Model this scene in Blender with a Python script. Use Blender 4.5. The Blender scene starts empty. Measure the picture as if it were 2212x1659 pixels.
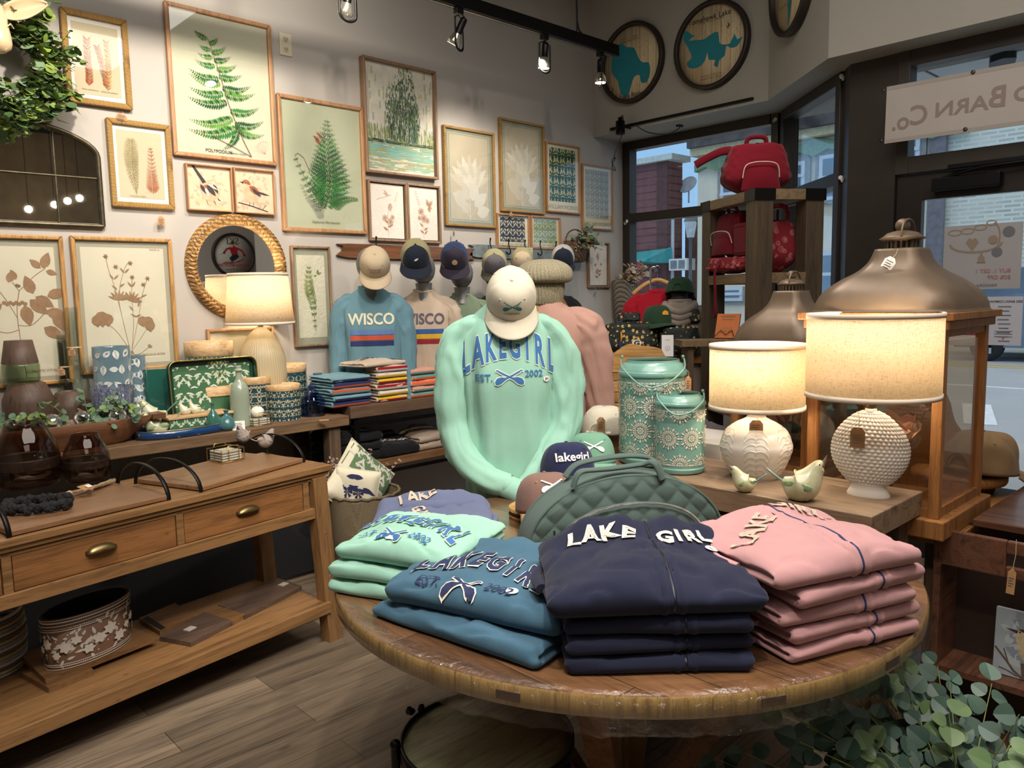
import bpy, bmesh, math, random
from mathutils import Vector, Matrix, noise
from mathutils.bvhtree import BVHTree
random.seed(7)
PI=math.pi
SC=bpy.context.scene
COL=SC.collection
# ---------------------------------------------------------------- camera
F=1690.0; CX=1106.0; CY=829.5
PITCH=math.radians(6.4); ROLL=math.radians(1.1); YAW=math.radians(46.5); EYE=Vector((0,0,1.5))
_f0=Vector((math.cos(YAW),math.sin(YAW),0)); _r0=Vector((math.sin(YAW),-math.cos(YAW),0)); _u0=Vector((0,0,1))
FWD=_f0*math.cos(PITCH)-_u0*math.sin(PITCH); _u1=_f0*math.sin(PITCH)+_u0*math.cos(PITCH)
RGT=_r0*math.cos(ROLL)-_u1*math.sin(ROLL); UPV=_u1*math.cos(ROLL)+_r0*math.sin(ROLL)
cd=bpy.data.cameras.new('camera'); cam=bpy.data.objects.new('camera',cd); COL.objects.link(cam)
cd.sensor_width=36; cd.lens=F*36/2212; cd.clip_start=.05; cd.clip_end=200
m=Matrix.Identity(4)
for i,v in enumerate((RGT,UPV,-FWD)):
    for j in range(3): m[j][i]=v[j]
m.translation=EYE; cam.matrix_world=m; SC.camera=cam
# ---------------------------------------------------------------- sky, exposure
SC.view_settings.view_transform='Standard'; SC.view_settings.look='None'; SC.view_settings.gamma=1; SC.view_settings.use_curve_mapping=False
SC.view_settings.exposure=0.72
w=bpy.data.worlds.new('sky'); SC.world=w; w.use_nodes=True
wt=w.node_tree; bg=wt.nodes['Background']; bg.inputs[1].default_value=1.0
_t=wt.nodes.new('ShaderNodeTexCoord'); _s=wt.nodes.new('ShaderNodeSeparateXYZ'); _r=wt.nodes.new('ShaderNodeValToRGB'); wt.links.new(_t.outputs['Generated'],_s.inputs[0]); wt.links.new(_s.outputs[2],_r.inputs[0]); wt.links.new(_r.outputs[0],bg.inputs[0])
_r.color_ramp.elements[0].position=.30; _r.color_ramp.elements[0].color=(.22,.38,.58,1); _r.color_ramp.elements[1].position=.6; _r.color_ramp.elements[1].color=(.72,.75,.80,1)
# ---------------------------------------------------------------- lights
def light(kind,name,loc,energy,col=(1,.86,.70),target=None,size=.05,spot=60,blend=.5,sx=None,sy=None):
    l=bpy.data.lights.new(name,kind); l.energy=energy; l.color=col
    if kind=='SPOT': l.shadow_soft_size=size; l.spot_size=math.radians(spot); l.spot_blend=blend
    elif kind=='POINT': l.shadow_soft_size=size
    elif kind=='AREA': l.shape='RECTANGLE'; l.size=sx or size; l.size_y=sy or size
    o=bpy.data.objects.new(name,l); COL.objects.link(o); o.location=loc
    if target is not None:
        o.rotation_euler=(Vector(target)-Vector(loc)).to_track_quat('-Z','Y').to_euler()
    return o
WARM=(1,.89,.76)
SPOTS=[ # (location, target, energy, cone)
 ((1.2,2.85,3.2),(1.2,4.25,2.95),80,125),
 ((2.05,2.9,3.2),(1.9,4.25,1.9),44,85),
 ((3.50,3.38,2.90),(3.62,4.25,2.0),72,84), ((4.1,3.38,2.92),(4.2,4.25,1.9),16,80),
 ((1.5,0.2,3.3),(2.02,2.2,1.2),130,44), ((0.3,0.8,3.3),(1.1,1.1,.85),50,70), ((2.2,0.0,3.3),(1.6,.9,.9),54,60), ((0.5,0.3,3.3),(1.0,1.9,0),95,52),
 ((1.1,1.3,3.3),(2.6,3.9,1.35),100,66), ((0.2,1.6,3.3),(1.2,3.7,1.05),75,66), ((3.1,1.3,3.3),(3.9,4.0,1.4),50,64),
 ((3.0,2.2,3.3),(2.7,1.2,.9),45,70)]
for i,(a,b,e,s) in enumerate(SPOTS): light('SPOT','track_spot_light',a,e,WARM,b,.045,s,.75)
light('AREA','ceiling_fill_light',(1.2,.6,4.0),88,(1,.93,.86),(1.2,.6,0),sx=3.5,sy=3.0)  # broad overhead fill added for general brightness, not a real panel
light('AREA','back_fill_light',(0,-2.4,4.0),16,(1,.88,.75),(0,-2.4,0),sx=2,sy=2)  # unseen area fill added to brighten the back of the shop
# ---------------------------------------------------------------- pixel -> place on a real plane
def ray(px,py): return FWD+RGT*((px-CX)/F)-UPV*((py-CY)/F)
def Pz(px,py,z): d=ray(px,py); return EYE+d*((z-EYE.z)/d.z)
def Py(px,py,y): d=ray(px,py); return EYE+d*(y/d.y)
def Px(px,py,x): d=ray(px,py); return EYE+d*(x/d.x)
def depth(p): return (Vector(p)-EYE).dot(FWD)
def hz(px,py,p):
    d=ray(px,py); h=Vector((d.x,d.y)); t=(p[0]*h.x+p[1]*h.y)/h.length_squared; return EYE.z+d.z*t
def fit(l,r,t,b,z,k=.95):
    c=(l+r)/2; P=Pz(c,b,z); h=Vector((P.x,P.y,0)).normalized(); R=(r-l)/2/F*depth(P)
    for _ in range(3):
        Q=P+h*R*k; R=(r-l)/2/F*depth(Q)
    return Q.x,Q.y,R,hz(c,t,Q)-z
def fity(l,r,t,y,z):
    P=Py((l+r)/2,t,y); R=(r-l)/2/F*depth(P); return P.x,P.y,R,P.z-z
def face_cam(x,y,off=0): return math.atan2(-y,-x)+PI/2+math.radians(off)   # local -Y looks at the camera
# ---------------------------------------------------------------- mesh builder
class MB:
    def __init__(s): s.v=[]; s.f=[]; s.m=[]; s.s=[]
    def add(s,vs,fs,mi=0,M=None,smooth=False):
        o=len(s.v)
        if M is not None: s.v+= [tuple(M@Vector(p)) for p in vs]
        else: s.v+=[tuple(p) for p in vs]
        for f in fs: s.f.append([o+i for i in f]); s.m.append(mi); s.s.append(smooth)
        return s
    def box(s,c,d,mi=0,M=None,rz=0):
        x,y,z=[q/2 for q in d]
        vs=[(-x,-y,-z),(x,-y,-z),(x,y,-z),(-x,y,-z),(-x,-y,z),(x,-y,z),(x,y,z),(-x,y,z)]
        T=Matrix.Translation(c)@Matrix.Rotation(rz,4,'Z')
        if M is not None: T=M@T
        return s.add(vs,[(0,3,2,1),(4,5,6,7),(0,1,5,4),(1,2,6,5),(2,3,7,6),(3,0,4,7)],mi,T)
    def lathe(s,prof,seg=32,mi=0,M=None,sx=1,sy=1,fn=None,smooth=True,caps=True):
        vs=[];fs=[]
        for (r,z) in prof:
            for k in range(seg):
                a=2*PI*k/seg; rr=r
                if fn: rr=fn(r,z,a)
                vs.append((rr*math.cos(a)*sx,rr*math.sin(a)*sy,z))
        n=len(prof)
        for i in range(n-1):
            for k in range(seg):
                k2=(k+1)%seg; fs.append((i*seg+k,i*seg+k2,(i+1)*seg+k2,(i+1)*seg+k))
        s.add(vs,fs,mi,M,smooth)
        if caps:
            if prof[0][0]>1e-4: s.add([v for v in vs[:seg]],[tuple(range(seg))[::-1]],mi,M)
            if prof[-1][0]>1e-4: s.add([v for v in vs[-seg:]],[tuple(range(seg))],mi,M)
        return s
    def tube(s,pts,r,seg=8,mi=0,closed=False,M=None,ry=None,up=None,smooth=True,cap=True):
        pts=[Vector(p) for p in pts]; n=len(pts)
        rs=r if isinstance(r,(list,tuple)) else [r]*n
        rys=ry if isinstance(ry,(list,tuple)) else ([ry]*n if ry else rs)
        vs=[];fs=[]; prev=None
        for i,p in enumerate(pts):
            if closed: t=pts[(i+1)%n]-pts[i-1]
            else: t=pts[min(i+1,n-1)]-pts[max(i-1,0)]
            t.normalize()
            if prev is None:
                a=Vector(up) if up else (Vector((0,0,1)) if abs(t.z)<.9 else Vector((1,0,0)))
            else: a=prev
            b=t.cross(a)
            if b.length<1e-6: b=t.cross(Vector((1,.1,0)))
            b.normalize(); a=b.cross(t).normalized(); prev=a
            for k in range(seg):
                g=2*PI*k/seg; vs.append(p+b*math.cos(g)*rs[i]+a*math.sin(g)*rys[i])
        m=n if closed else n-1
        for i in range(m):
            j=(i+1)%n
            for k in range(seg):
                k2=(k+1)%seg; fs.append((i*seg+k,j*seg+k,j*seg+k2,i*seg+k2))
        s.add(vs,fs,mi,M,smooth)
        if cap and not closed:
            s.add(vs[:seg],[tuple(range(seg))],mi,M); s.add(vs[-seg:],[tuple(range(seg))[::-1]],mi,M)
        return s
    def prism(s,poly,z0,z1,mi=0,M=None,smooth=False):
        n=len(poly); vs=[(p[0],p[1],z0) for p in poly]+[(p[0],p[1],z1) for p in poly]
        fs=[tuple(range(n))[::-1],tuple(range(n,2*n))]
        s.add(vs,fs,mi,M)
        return s.add(vs,[(i,(i+1)%n,n+(i+1)%n,n+i) for i in range(n)],mi,M,smooth)
    def grid(s,fn,nu,nv,mi=0,M=None,smooth=True,wrapu=False,wrapv=False):
        vs=[];fs=[]
        for i in range(nu+(0 if wrapu else 1)):
            for j in range(nv+(0 if wrapv else 1)): vs.append(fn(i/nu,j/nv))
        w=nv+(0 if wrapv else 1); W=nu+(0 if wrapu else 1)
        for i in range(nu):
            for j in range(nv):
                i2=(i+1)%W; j2=(j+1)%w
                fs.append((i*w+j,i2*w+j,i2*w+j2,i*w+j2))
        return s.add(vs,fs,mi,M,smooth)
    def ball(s,c,r,mi=0,M=None,seg=16,sz=1,sx=1,sy=1):
        n=seg//2
        T=Matrix.Translation(c)
        if M is not None: T=M@T
        prof=[(max(r*math.sin(PI*i/n),1e-5),-r*math.cos(PI*i/n)*sz) for i in range(n+1)]
        return s.lathe(prof,seg,mi,T,sx,sy,caps=False)
    def build(s,name,mats,parent=None,loc=None,rot=None,bevel=0,M=None,solid=0,sub=0,off=-1):
        me=bpy.data.meshes.new(name); me.from_pydata(s.v,[],s.f)
        if not isinstance(mats,(list,tuple)): mats=[mats]
        for q in mats: me.materials.append(q)
        me.polygons.foreach_set('material_index',s.m); me.polygons.foreach_set('use_smooth',s.s); me.update()
        o=bpy.data.objects.new(name,me); COL.objects.link(o)
        if parent is not None: o.parent=parent
        if M is not None: o.matrix_local=M
        if loc is not None: o.location=loc
        if rot is not None: o.rotation_euler=rot if isinstance(rot,(tuple,list)) else (0,0,rot)
        if solid: md=o.modifiers.new('solid','SOLIDIFY'); md.thickness=solid; md.offset=off
        if bevel: md=o.modifiers.new('bevel','BEVEL'); md.width=bevel; md.segments=2; md.limit_method='ANGLE'
        if sub: md=o.modifiers.new('sub','SUBSURF'); md.levels=sub; md.render_levels=sub
        return o
def thing(name,label,cat,loc=(0,0,0),rz=0,group=None,M=None):
    o=bpy.data.objects.new(name,None); COL.objects.link(o); o.empty_display_size=.05
    if M is not None: o.matrix_world=M
    else: o.location=loc; o.rotation_euler=(0,0,rz)
    o['label']=label; o['category']=cat
    if group: o['group']=group
    return o
def tag(o,label,cat,group=None):
    o['label']=label; o['category']=cat
    if group: o['group']=group
    return o
def struct(o): o['kind']='structure'; return o
def plab(o,l): o['label']=l; return o
def copy_tree(o,parent=None):
    c=o.copy(); COL.objects.link(c); c.parent=parent
    for ch in list(o.children): copy_tree(ch,c)
    return c
def lerp(a,b,t): return a+(b-a)*t
def cat(pts,n):
    """smooth curve through control points, n samples"""
    P=[Vector(p) for p in pts]; out=[]; k=len(P)-1
    for i in range(n+1):
        t=i/n*k; j=min(int(t),k-1); t-=j
        a,b,c,d=P[max(j-1,0)],P[j],P[j+1],P[min(j+2,k)]
        out.append(.5*((2*b)+(c-a)*t+(2*a-5*b+4*c-d)*t*t+(3*b-a-3*c+d)*t**3))
    return out
def rrect(w,h,r,n=5):
    out=[]
    for (cx,cy,a0) in ((w/2-r,h/2-r,0),(-w/2+r,h/2-r,90),(-w/2+r,-h/2+r,180),(w/2-r,-h/2+r,270)):
        for i in range(n+1):
            a=math.radians(a0+90*i/n); out.append((cx+r*math.cos(a),cy+r*math.sin(a)))
    return out
def ns(x,y=0,z=0): return noise.noise(Vector((x,y,z)))
# ---------------------------------------------------------------- materials
_mc={}
def rgb(r,g,b): # sRGB 0-255 -> linear
    f=lambda c:(c/255/12.92) if c/255<=.04045 else ((c/255+.055)/1.055)**2.4
    return (f(r),f(g),f(b),1)
def _new(name):
    m=bpy.data.materials.new(name); m.use_nodes=True; nt=m.node_tree; return m,nt,nt.nodes['Principled BSDF']
def _noise(nt,scale,detail=3,vec=None,rough=.5):
    n=nt.nodes.new('ShaderNodeTexNoise'); n.inputs['Scale'].default_value=scale; n.inputs['Detail'].default_value=detail; n.inputs['Roughness'].default_value=rough
    if vec is not None: nt.links.new(vec,n.inputs['Vector'])
    return n
def _coord(nt,kind='Object',scale=None,rot=None):
    t=nt.nodes.new('ShaderNodeTexCoord')
    if scale is None and rot is None: return t.outputs[kind]
    mp=nt.nodes.new('ShaderNodeMapping'); nt.links.new(t.outputs[kind],mp.inputs[0])
    if scale: mp.inputs['Scale'].default_value=scale
    if rot: mp.inputs['Rotation'].default_value=rot
    return mp.outputs[0]
def _mix(nt,a,b,fac):
    x=nt.nodes.new('ShaderNodeMix'); x.data_type='RGBA'
    for i,v in ((6,a),(7,b)):
        if isinstance(v,(tuple,list)): x.inputs[i].default_value=v
        else: nt.links.new(v,x.inputs[i])
    if isinstance(fac,(int,float)): x.inputs[0].default_value=fac
    else: nt.links.new(fac,x.inputs[0])
    return x.outputs[2]
def _ramp(nt,src,stops):
    r=nt.nodes.new('ShaderNodeValToRGB'); nt.links.new(src,r.inputs[0]); e=r.color_ramp.elements
    while len(e)<len(stops): e.new(.5)
    for el,(p,c) in zip(e,stops): el.position=p; el.color=c
    return r.outputs[0]
def _bump(nt,b,src,st,dist=.01):
    n=nt.nodes.new('ShaderNodeBump'); n.inputs['Strength'].default_value=st; n.inputs['Distance'].default_value=dist
    nt.links.new(src,n.inputs['Height']); nt.links.new(n.outputs[0],b.inputs['Normal'])
def mat(name,col,rough=.6,metal=0,bump=0,bs=60,var=.12,vs=8,coat=0,sheen=0,alpha=1,emit=None,es=0,spec=None):
    if name in _mc: return _mc[name]
    m,nt,b=_new(name); b.inputs['Roughness'].default_value=rough; b.inputs['Metallic'].default_value=metal
    co=_coord(nt)
    if var: 
        n=_noise(nt,vs,3,co); dark=tuple(c*(1-var*1.6) for c in col[:3])+(1,); li=tuple(min(1,c*(1+var)) for c in col[:3])+(1,)
        nt.links.new(_ramp(nt,n.outputs[0],[(.3,dark),(.7,li)]),b.inputs['Base Color'])
    else: b.inputs['Base Color'].default_value=col
    if bump: _bump(nt,b,_noise(nt,bs,3,co).outputs[0],bump)
    if coat: b.inputs['Coat Weight'].default_value=coat; b.inputs['Coat Roughness'].default_value=.08
    if sheen: b.inputs['Sheen Weight'].default_value=sheen
    if alpha<1: b.inputs['Alpha'].default_value=alpha
    if spec is not None: b.inputs['Specular IOR Level'].default_value=spec
    if emit: b.inputs['Emission Color'].default_value=emit; b.inputs['Emission Strength'].default_value=es
    _mc[name]=m; return m
def fabric(name,col,fine=900,bump=.25,sheen=.1,var=.05):
    if name in _mc: return _mc[name]
    m,nt,b=_new(name); co=_coord(nt); b.inputs['Roughness'].default_value=.9; b.inputs['Specular IOR Level'].default_value=.15
    n=_noise(nt,fine,2,co); n2=_noise(nt,6,3,co)
    dark=tuple(c*(1-var*2) for c in col[:3])+(1,); li=tuple(min(1,c*(1+var)) for c in col[:3])+(1,)
    c1=_ramp(nt,n2.outputs[0],[(.3,dark),(.7,li)]); c2=_mix(nt,c1,dark,_ramp(nt,n.outputs[0],[(.4,(.35,.35,.35,1)),(.6,(0,0,0,1))]))
    nt.links.new(c2,b.inputs['Base Color']); b.inputs['Sheen Weight'].default_value=sheen
    n3=_noise(nt,35,4,co); ad=nt.nodes.new('ShaderNodeMath'); ad.operation='MULTIPLY_ADD'; nt.links.new(n3.outputs[0],ad.inputs[0]); ad.inputs[1].default_value=2.0; nt.links.new(n.outputs[0],ad.inputs[2])
    _bump(nt,b,ad.outputs[0],bump,.002)
    _mc[name]=m; return m
def wood(name,c1,c2,axis='X',scale=1.0,rough=.55,knots=True,plank=0,bump=.15,coat=0,c3=None):
    """grain runs along axis"""
    if name in _mc: return _mc[name]
    m,nt,b=_new(name); b.inputs['Roughness'].default_value=rough
    s=[14*scale]*3; s['XYZ'.index(axis)]=.9*scale
    co=_coord(nt,'Object',tuple(s)); n=_noise(nt,1.6,6,co,.62); n.inputs['Distortion'].default_value=.9
    co2=_coord(nt,'Object',tuple(q*5 for q in s)); n2=_noise(nt,2,3,co2)
    c=_ramp(nt,n.outputs[0],[(.28,c2),(.5,c1),(.72,tuple(min(1,q*1.18) for q in c1[:3])+(1,))])
    dk=tuple(q*.55 for q in c2[:3])+(1,)
    c=_mix(nt,c,dk,_ramp(nt,n2.outputs[0],[(.5,(0,0,0,1)),(.75,(.5,.5,.5,1))]))
    if knots:
        v=nt.nodes.new('ShaderNodeTexVoronoi'); v.inputs['Scale'].default_value=4.5*scale
        nt.links.new(_coord(nt,'Object',tuple(1 if q==axis else 2.2 for q in 'XYZ')),v.inputs[0])
        c=_mix(nt,c,dk,_ramp(nt,v.outputs['Distance'],[(.02,(.8,.8,.8,1)),(.09,(0,0,0,1))]))
    if plank:
        # plank joints across the second axis, tone varying plank to plank
        br=nt.nodes.new('ShaderNodeTexBrick'); br.inputs['Scale'].default_value=1
        br.inputs['Brick Width'].default_value=plank*7; br.inputs['Row Height'].default_value=plank; br.inputs['Mortar Size'].default_value=.0015; br.offset=.37
        br.inputs['Color1'].default_value=(.55,.55,.55,1); br.inputs['Color2'].default_value=(1.15,1.15,1.15,1); br.inputs['Mortar'].default_value=(.25,.25,.25,1)
        cc=_coord(nt,'Object',None,None if axis=='X' else (0,0,PI/2)) if axis=='X' else _coord(nt,'Object',(1,1,1),(0,0,PI/2))
        nt.links.new(cc,br.inputs[0])
        x=nt.nodes.new('ShaderNodeMix'); x.data_type='RGBA'; x.blend_type='MULTIPLY'; x.inputs[0].default_value=1
        nt.links.new(c,x.inputs[6]); nt.links.new(br.outputs[0],x.inputs[7]); c=x.outputs[2]
    nt.links.new(c,b.inputs['Base Color']); _bump(nt,b,n.outputs[0],bump,.003)
    if coat: b.inputs['Coat Weight'].default_value=coat; b.inputs['Coat Roughness'].default_value=.12
    _mc[name]=m; return m
def clear(name,col=(1,1,1,1),refl=1.0,rough=.0,ior=1.45):
    """thin clear pane: see-through with fresnel reflection"""
    if name in _mc: return _mc[name]
    m=bpy.data.materials.new(name); m.use_nodes=True; nt=m.node_tree; nt.nodes.clear()
    o=nt.nodes.new('ShaderNodeOutputMaterial'); t=nt.nodes.new('ShaderNodeBsdfTransparent'); g=nt.nodes.new('ShaderNodeBsdfGlossy'); x=nt.nodes.new('ShaderNodeMixShader')
    lw=nt.nodes.new('ShaderNodeLayerWeight'); pw=nt.nodes.new('ShaderNodeMath'); pw.operation='POWER'; pw.inputs[1].default_value=5; nt.links.new(lw.outputs['Facing'],pw.inputs[0])
    fr=nt.nodes.new('ShaderNodeMath'); fr.operation='MULTIPLY_ADD'; fr.inputs[1].default_value=.95; fr.inputs[2].default_value=.04; nt.links.new(pw.outputs[0],fr.inputs[0])
    t.inputs[0].default_value=col; g.inputs[0].default_value=(refl,refl,refl,1); g.inputs['Roughness'].default_value=rough
    nt.links.new(fr.outputs[0],x.inputs[0]); nt.links.new(t.outputs[0],x.inputs[1]); nt.links.new(g.outputs[0],x.inputs[2]); nt.links.new(x.outputs[0],o.inputs[0])
    _mc[name]=m; return m
def glassy(name,col,rough=.02,trans=1.0,ior=1.45,bump=0,bs=20):
    if name in _mc: return _mc[name]
    m,nt,b=_new(name); b.inputs['Base Color'].default_value=col; b.inputs['Roughness'].default_value=rough
    b.inputs['Transmission Weight'].default_value=trans; b.inputs['IOR'].default_value=ior
    if bump: _bump(nt,b,_noise(nt,bs,2,_coord(nt)).outputs[0],bump)
    _mc[name]=m; return m
def emis(name,col,st):
    if name in _mc: return _mc[name]
    m,nt,b=_new(name); b.inputs['Base Color'].default_value=col; b.inputs['Emission Color'].default_value=col; b.inputs['Emission Strength'].default_value=st
    _mc[name]=m; return m
def weave(name,c1,c2,sx=60,sz=60,rough=.75,bump=.6):
    """basket / rattan: crossed bands"""
    if name in _mc: return _mc[name]
    m,nt,b=_new(name); b.inputs['Roughness'].default_value=rough; co=_coord(nt)
    out=[]
    for ax,sc in (('DIAGONAL',sx),('Z',sz)):
        wv=nt.nodes.new('ShaderNodeTexWave'); wv.bands_direction=ax; wv.inputs['Scale'].default_value=sc/6; wv.inputs['Distortion'].default_value=1.2; wv.inputs['Detail'].default_value=2; nt.links.new(co,wv.inputs[0]); out.append(wv.outputs['Fac'])
    ml=nt.nodes.new('ShaderNodeMath'); ml.operation='MULTIPLY'; nt.links.new(out[0],ml.inputs[0]); nt.links.new(out[1],ml.inputs[1])
    nt.links.new(_ramp(nt,ml.outputs[0],[(.02,c2),(.45,c1)]),b.inputs['Base Color']); _bump(nt,b,ml.outputs[0],bump,.004)
    _mc[name]=m; return m
# ---------------------------------------------------------------- 2D art and lettering
class Art:
    """flat shapes in (u,v); each shape sits a hair above the one below"""
    def __init__(s): s.p=[]; s.k=0
    def poly(s,pts,mi,layer=1): s.p.append((list(pts),mi,layer))
    def rect(s,u0,v0,u1,v1,mi,layer=0): s.poly([(u0,v0),(u1,v0),(u1,v1),(u0,v1)],mi,layer)
    def leaf(s,u,v,a,l,w,mi,layer=1,n=4,bend=0,tip=1.0):
        ca,sa=math.cos(a),math.sin(a); L=[];R=[]
        for i in range(n+1):
            t=i/n; wd=w/2*math.sin(PI*min(1,t**.8))**.9 if 0<t<1 else 0; x=t*l; y0=bend*t*t*l
            L.append((x,y0+wd)); R.append((x,y0-wd))
        pts=R+L[::-1][1:-1]
        s.poly([(u+x*ca-y*sa,v+x*sa+y*ca) for x,y in pts],mi,layer)
    def line(s,pts,w,mi,layer=1,w1=None):
        n=len(pts); w1=w if w1 is None else w1; A=[];B=[]
        for i,(x,y) in enumerate(pts):
            x0,y0=pts[max(i-1,0)]; x1,y1=pts[min(i+1,n-1)]; d=math.hypot(x1-x0,y1-y0) or 1; nx,ny=-(y1-y0)/d,(x1-x0)/d; q=lerp(w,w1,i/max(1,n-1))/2
            A.append((x+nx*q,y+ny*q)); B.append((x-nx*q,y-ny*q))
        for i in range(n-1): s.poly([B[i],B[i+1],A[i+1],A[i]],mi,layer)
    def disc(s,u,v,r,mi,layer=1,n=14,ry=None): s.poly([(u+r*math.cos(2*PI*i/n),v+(ry or r)*math.sin(2*PI*i/n)) for i in range(n)],mi,layer)
    def text(s,t,u,v,size,mi,layer=2,rot=0,off=0,sx=1,mirror=False):
        vs,fs=text_mesh(t,off)
        ca,sa=math.cos(rot),math.sin(rot)
        for f in fs:
            P=[]
            for i in f:
                x,y=vs[i]; x*=size*sx*(-1 if mirror else 1); y*=size
                P.append((u+x*ca-y*sa,v+x*sa+y*ca))
            s.poly(P[::-1] if mirror else P,mi,layer)
    def emit(s,mb,fn,step=.0004):
        e=min(4e-6,.006/max(1,len(s.p)))
        for i,(pts,mi,layer) in enumerate(sorted(s.p,key=lambda q:q[2])):
            vs=[fn(u,v,layer*step+i*e) for u,v in pts]
            mb.add(vs,[tuple(range(len(vs)))],mi)
    def front(s,mb,y=0,step=.0004): s.emit(mb,lambda u,v,h:(u,y-h,v),step)
_tc={}
def text_mesh(t,off=0):
    """letters of height about 0.7, centred; list of (x,y), faces"""
    k=(t,off)
    if k in _tc: return _tc[k]
    c=bpy.data.curves.new('t','FONT'); c.body=t; c.align_x='CENTER'; c.resolution_u=3; c.offset=off; c.fill_mode='FRONT'
    o=bpy.data.objects.new('t',c); COL.objects.link(o)
    dg=bpy.context.evaluated_depsgraph_get(); dg.update(); me=o.evaluated_get(dg).to_mesh()
    vs=[(v.co.x,v.co.y-.35) for v in me.vertices]; fs=[tuple(p.vertices) for p in me.polygons]
    fs=[f if sum((vs[f[i]][0]*vs[f[(i+1)%len(f)]][1]-vs[f[(i+1)%len(f)]][0]*vs[f[i]][1]) for i in range(len(f)))>0 else f[::-1] for f in fs]
    o.evaluated_get(dg).to_mesh_clear(); COL.objects.unlink(o); bpy.data.objects.remove(o); bpy.data.curves.remove(c)
    _tc[k]=(vs,fs); return _tc[k]
OAR=[(-.5,.18),(-.46,.21),(-.42,.19),(-.38,.15),(.02,-.05),(.10,-.09),(.18,-.14),(.30,-.25),(.44,-.31),(.53,-.28),(.54,-.17),(.46,-.06),(.3,-.01),(.16,-.03),(.06,0),(-.36,.21),(-.40,.23),(-.44,.26),(-.49,.24)]
def oars(art,u,v,s,mi,layer=2,rot=0,grow=0):
    ca,sa=math.cos(rot),math.sin(rot)
    for mx in (1,-1):
        P=[]
        cxx=sum(p[0] for p in OAR)/len(OAR); 
        for i,(x,y) in enumerate(OAR):
            if grow:
                a=OAR[i-1]; b=OAR[(i+1)%len(OAR)]; dx,dy=b[0]-a[0],b[1]-a[1]; l=math.hypot(dx,dy) or 1; x+=dy/l*grow; y-=dx/l*grow
            P.append((x*mx,y))
        if mx<0: P=P[::-1]
        # cut the concave outline into quads along its length
        n=len(P)
        bmx=bmesh.new(); vv=[bmx.verts.new((p[0],p[1],0)) for p in P]; f=bmx.faces.new(vv); bmesh.ops.triangulate(bmx,faces=[f])
        bmx.verts.index_update()
        for f in bmx.faces:
            q=[(l.vert.co.x*s,l.vert.co.y*s) for l in f.loops]
            if sum(q[i][0]*q[(i+1)%3][1]-q[(i+1)%3][0]*q[i][1] for i in range(3))<0: q=q[::-1]
            art.poly([(u+x*ca-y*sa,v+x*sa+y*ca) for x,y in q],mi,layer+(0.3 if mx<0 else 0))
        bmx.free()
def decal(art,target,T,name,mats,parent,cell=.012,lift=.0016,step=.0007,warp=None,back=.4):
    """lay an Art on the surface of mesh object `target` (local space): T maps (u,v,1)->ray start, -T.z is the ray direction"""
    me=target.data; bv=BVHTree.FromPolygons([v.co for v in me.vertices],[tuple(p.vertices) for p in me.polygons])
    bm=bmesh.new(); lay=[]
    for pts,mi,layer in art.p:
        try: f=bm.faces.new([bm.verts.new((p[0],p[1],layer)) for p in pts])
        except Exception: continue
        f.material_index=mi
    xs=[v.co.x for v in bm.verts]; ys=[v.co.y for v in bm.verts]
    for ax,lo,hi in ((0,min(xs),max(xs)),(1,min(ys),max(ys))):
        q=lo+cell
        while q<hi:
            co=(q,0,0) if ax==0 else (0,q,0); no=(1,0,0) if ax==0 else (0,1,0)
            bmesh.ops.bisect_plane(bm,geom=bm.verts[:]+bm.edges[:]+bm.faces[:],dist=1e-7,plane_co=co,plane_no=no); q+=cell
    d=(T.to_3x3()@Vector((0,0,-1))).normalized()
    bad=[]
    for v in bm.verts:
        u,w2,h=v.co
        if warp: u,w2=warp(u,w2)
        o=T@Vector((u,w2,back)); hit=bv.ray_cast(o,d)
        if hit[0] is None: bad.append(v); continue
        nn=hit[1]
        if nn.dot(d)>0: nn=-nn
        v.co=hit[0]-d*(lift*.5)+nn*(lift*.5+h*step)
    bmesh.ops.delete(bm,geom=bad,context='VERTS')
    m2=bpy.data.meshes.new(name); bm.to_mesh(m2); bm.free()
    if not isinstance(mats,(list,tuple)): mats=[mats]
    for q in mats: m2.materials.append(q)
    o=bpy.data.objects.new(name,m2); COL.objects.link(o); o.parent=parent
    if target is not parent: o.matrix_basis=target.matrix_basis.copy()
    return o
# ================================================================ THE ROOM
M_wall=mat('wall_paint',rgb(176,171,164),.75,bump=.04,bs=30,var=.02,vs=2)
M_wall2=mat('bulkhead_paint',rgb(160,157,148),.8,bump=.04,bs=30,var=.02,vs=2)
M_ceil=mat('dark_ceiling',rgb(24,22,21),.9,var=.1)
M_bronze=mat('bronze_frame',rgb(58,51,45),.45,.3,var=.08)
M_black=mat('black_metal',rgb(18,17,17),.4,.6,var=.05)
M_blackp=mat('black_paint',rgb(16,16,18),.5,var=.1)
M_floor=wood('floor_planks',rgb(138,121,101),rgb(78,69,60),'X',.55,.5,True,.16,.12)
M_pane=clear('window_glass',(.93,.96,.97,1),1,0,1.5)
M_white=mat('white_plain',rgb(235,233,228),.6,var=.02)
def sbox(name,lo,hi,m,**k):
    c=[(a+b)/2 for a,b in zip(lo,hi)]; d=[b-a for a,b in zip(lo,hi)]
    return struct(MB().box((0,0,0),d).build(name,m,loc=c,**k))
sbox('floor',(-3,-5,-.1),(5.6,4.40,0),M_floor)
sbox('ceiling',(-3,-5,4.05),(6.2,4.40,4.15),M_ceil)
sbox('wall_left',(-3,4.25,0),(5.44,4.37,4.05),M_wall)
sbox('wall_far_left',(-3.1,-5,0),(-3,4.37,4.05),M_wall)
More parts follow.
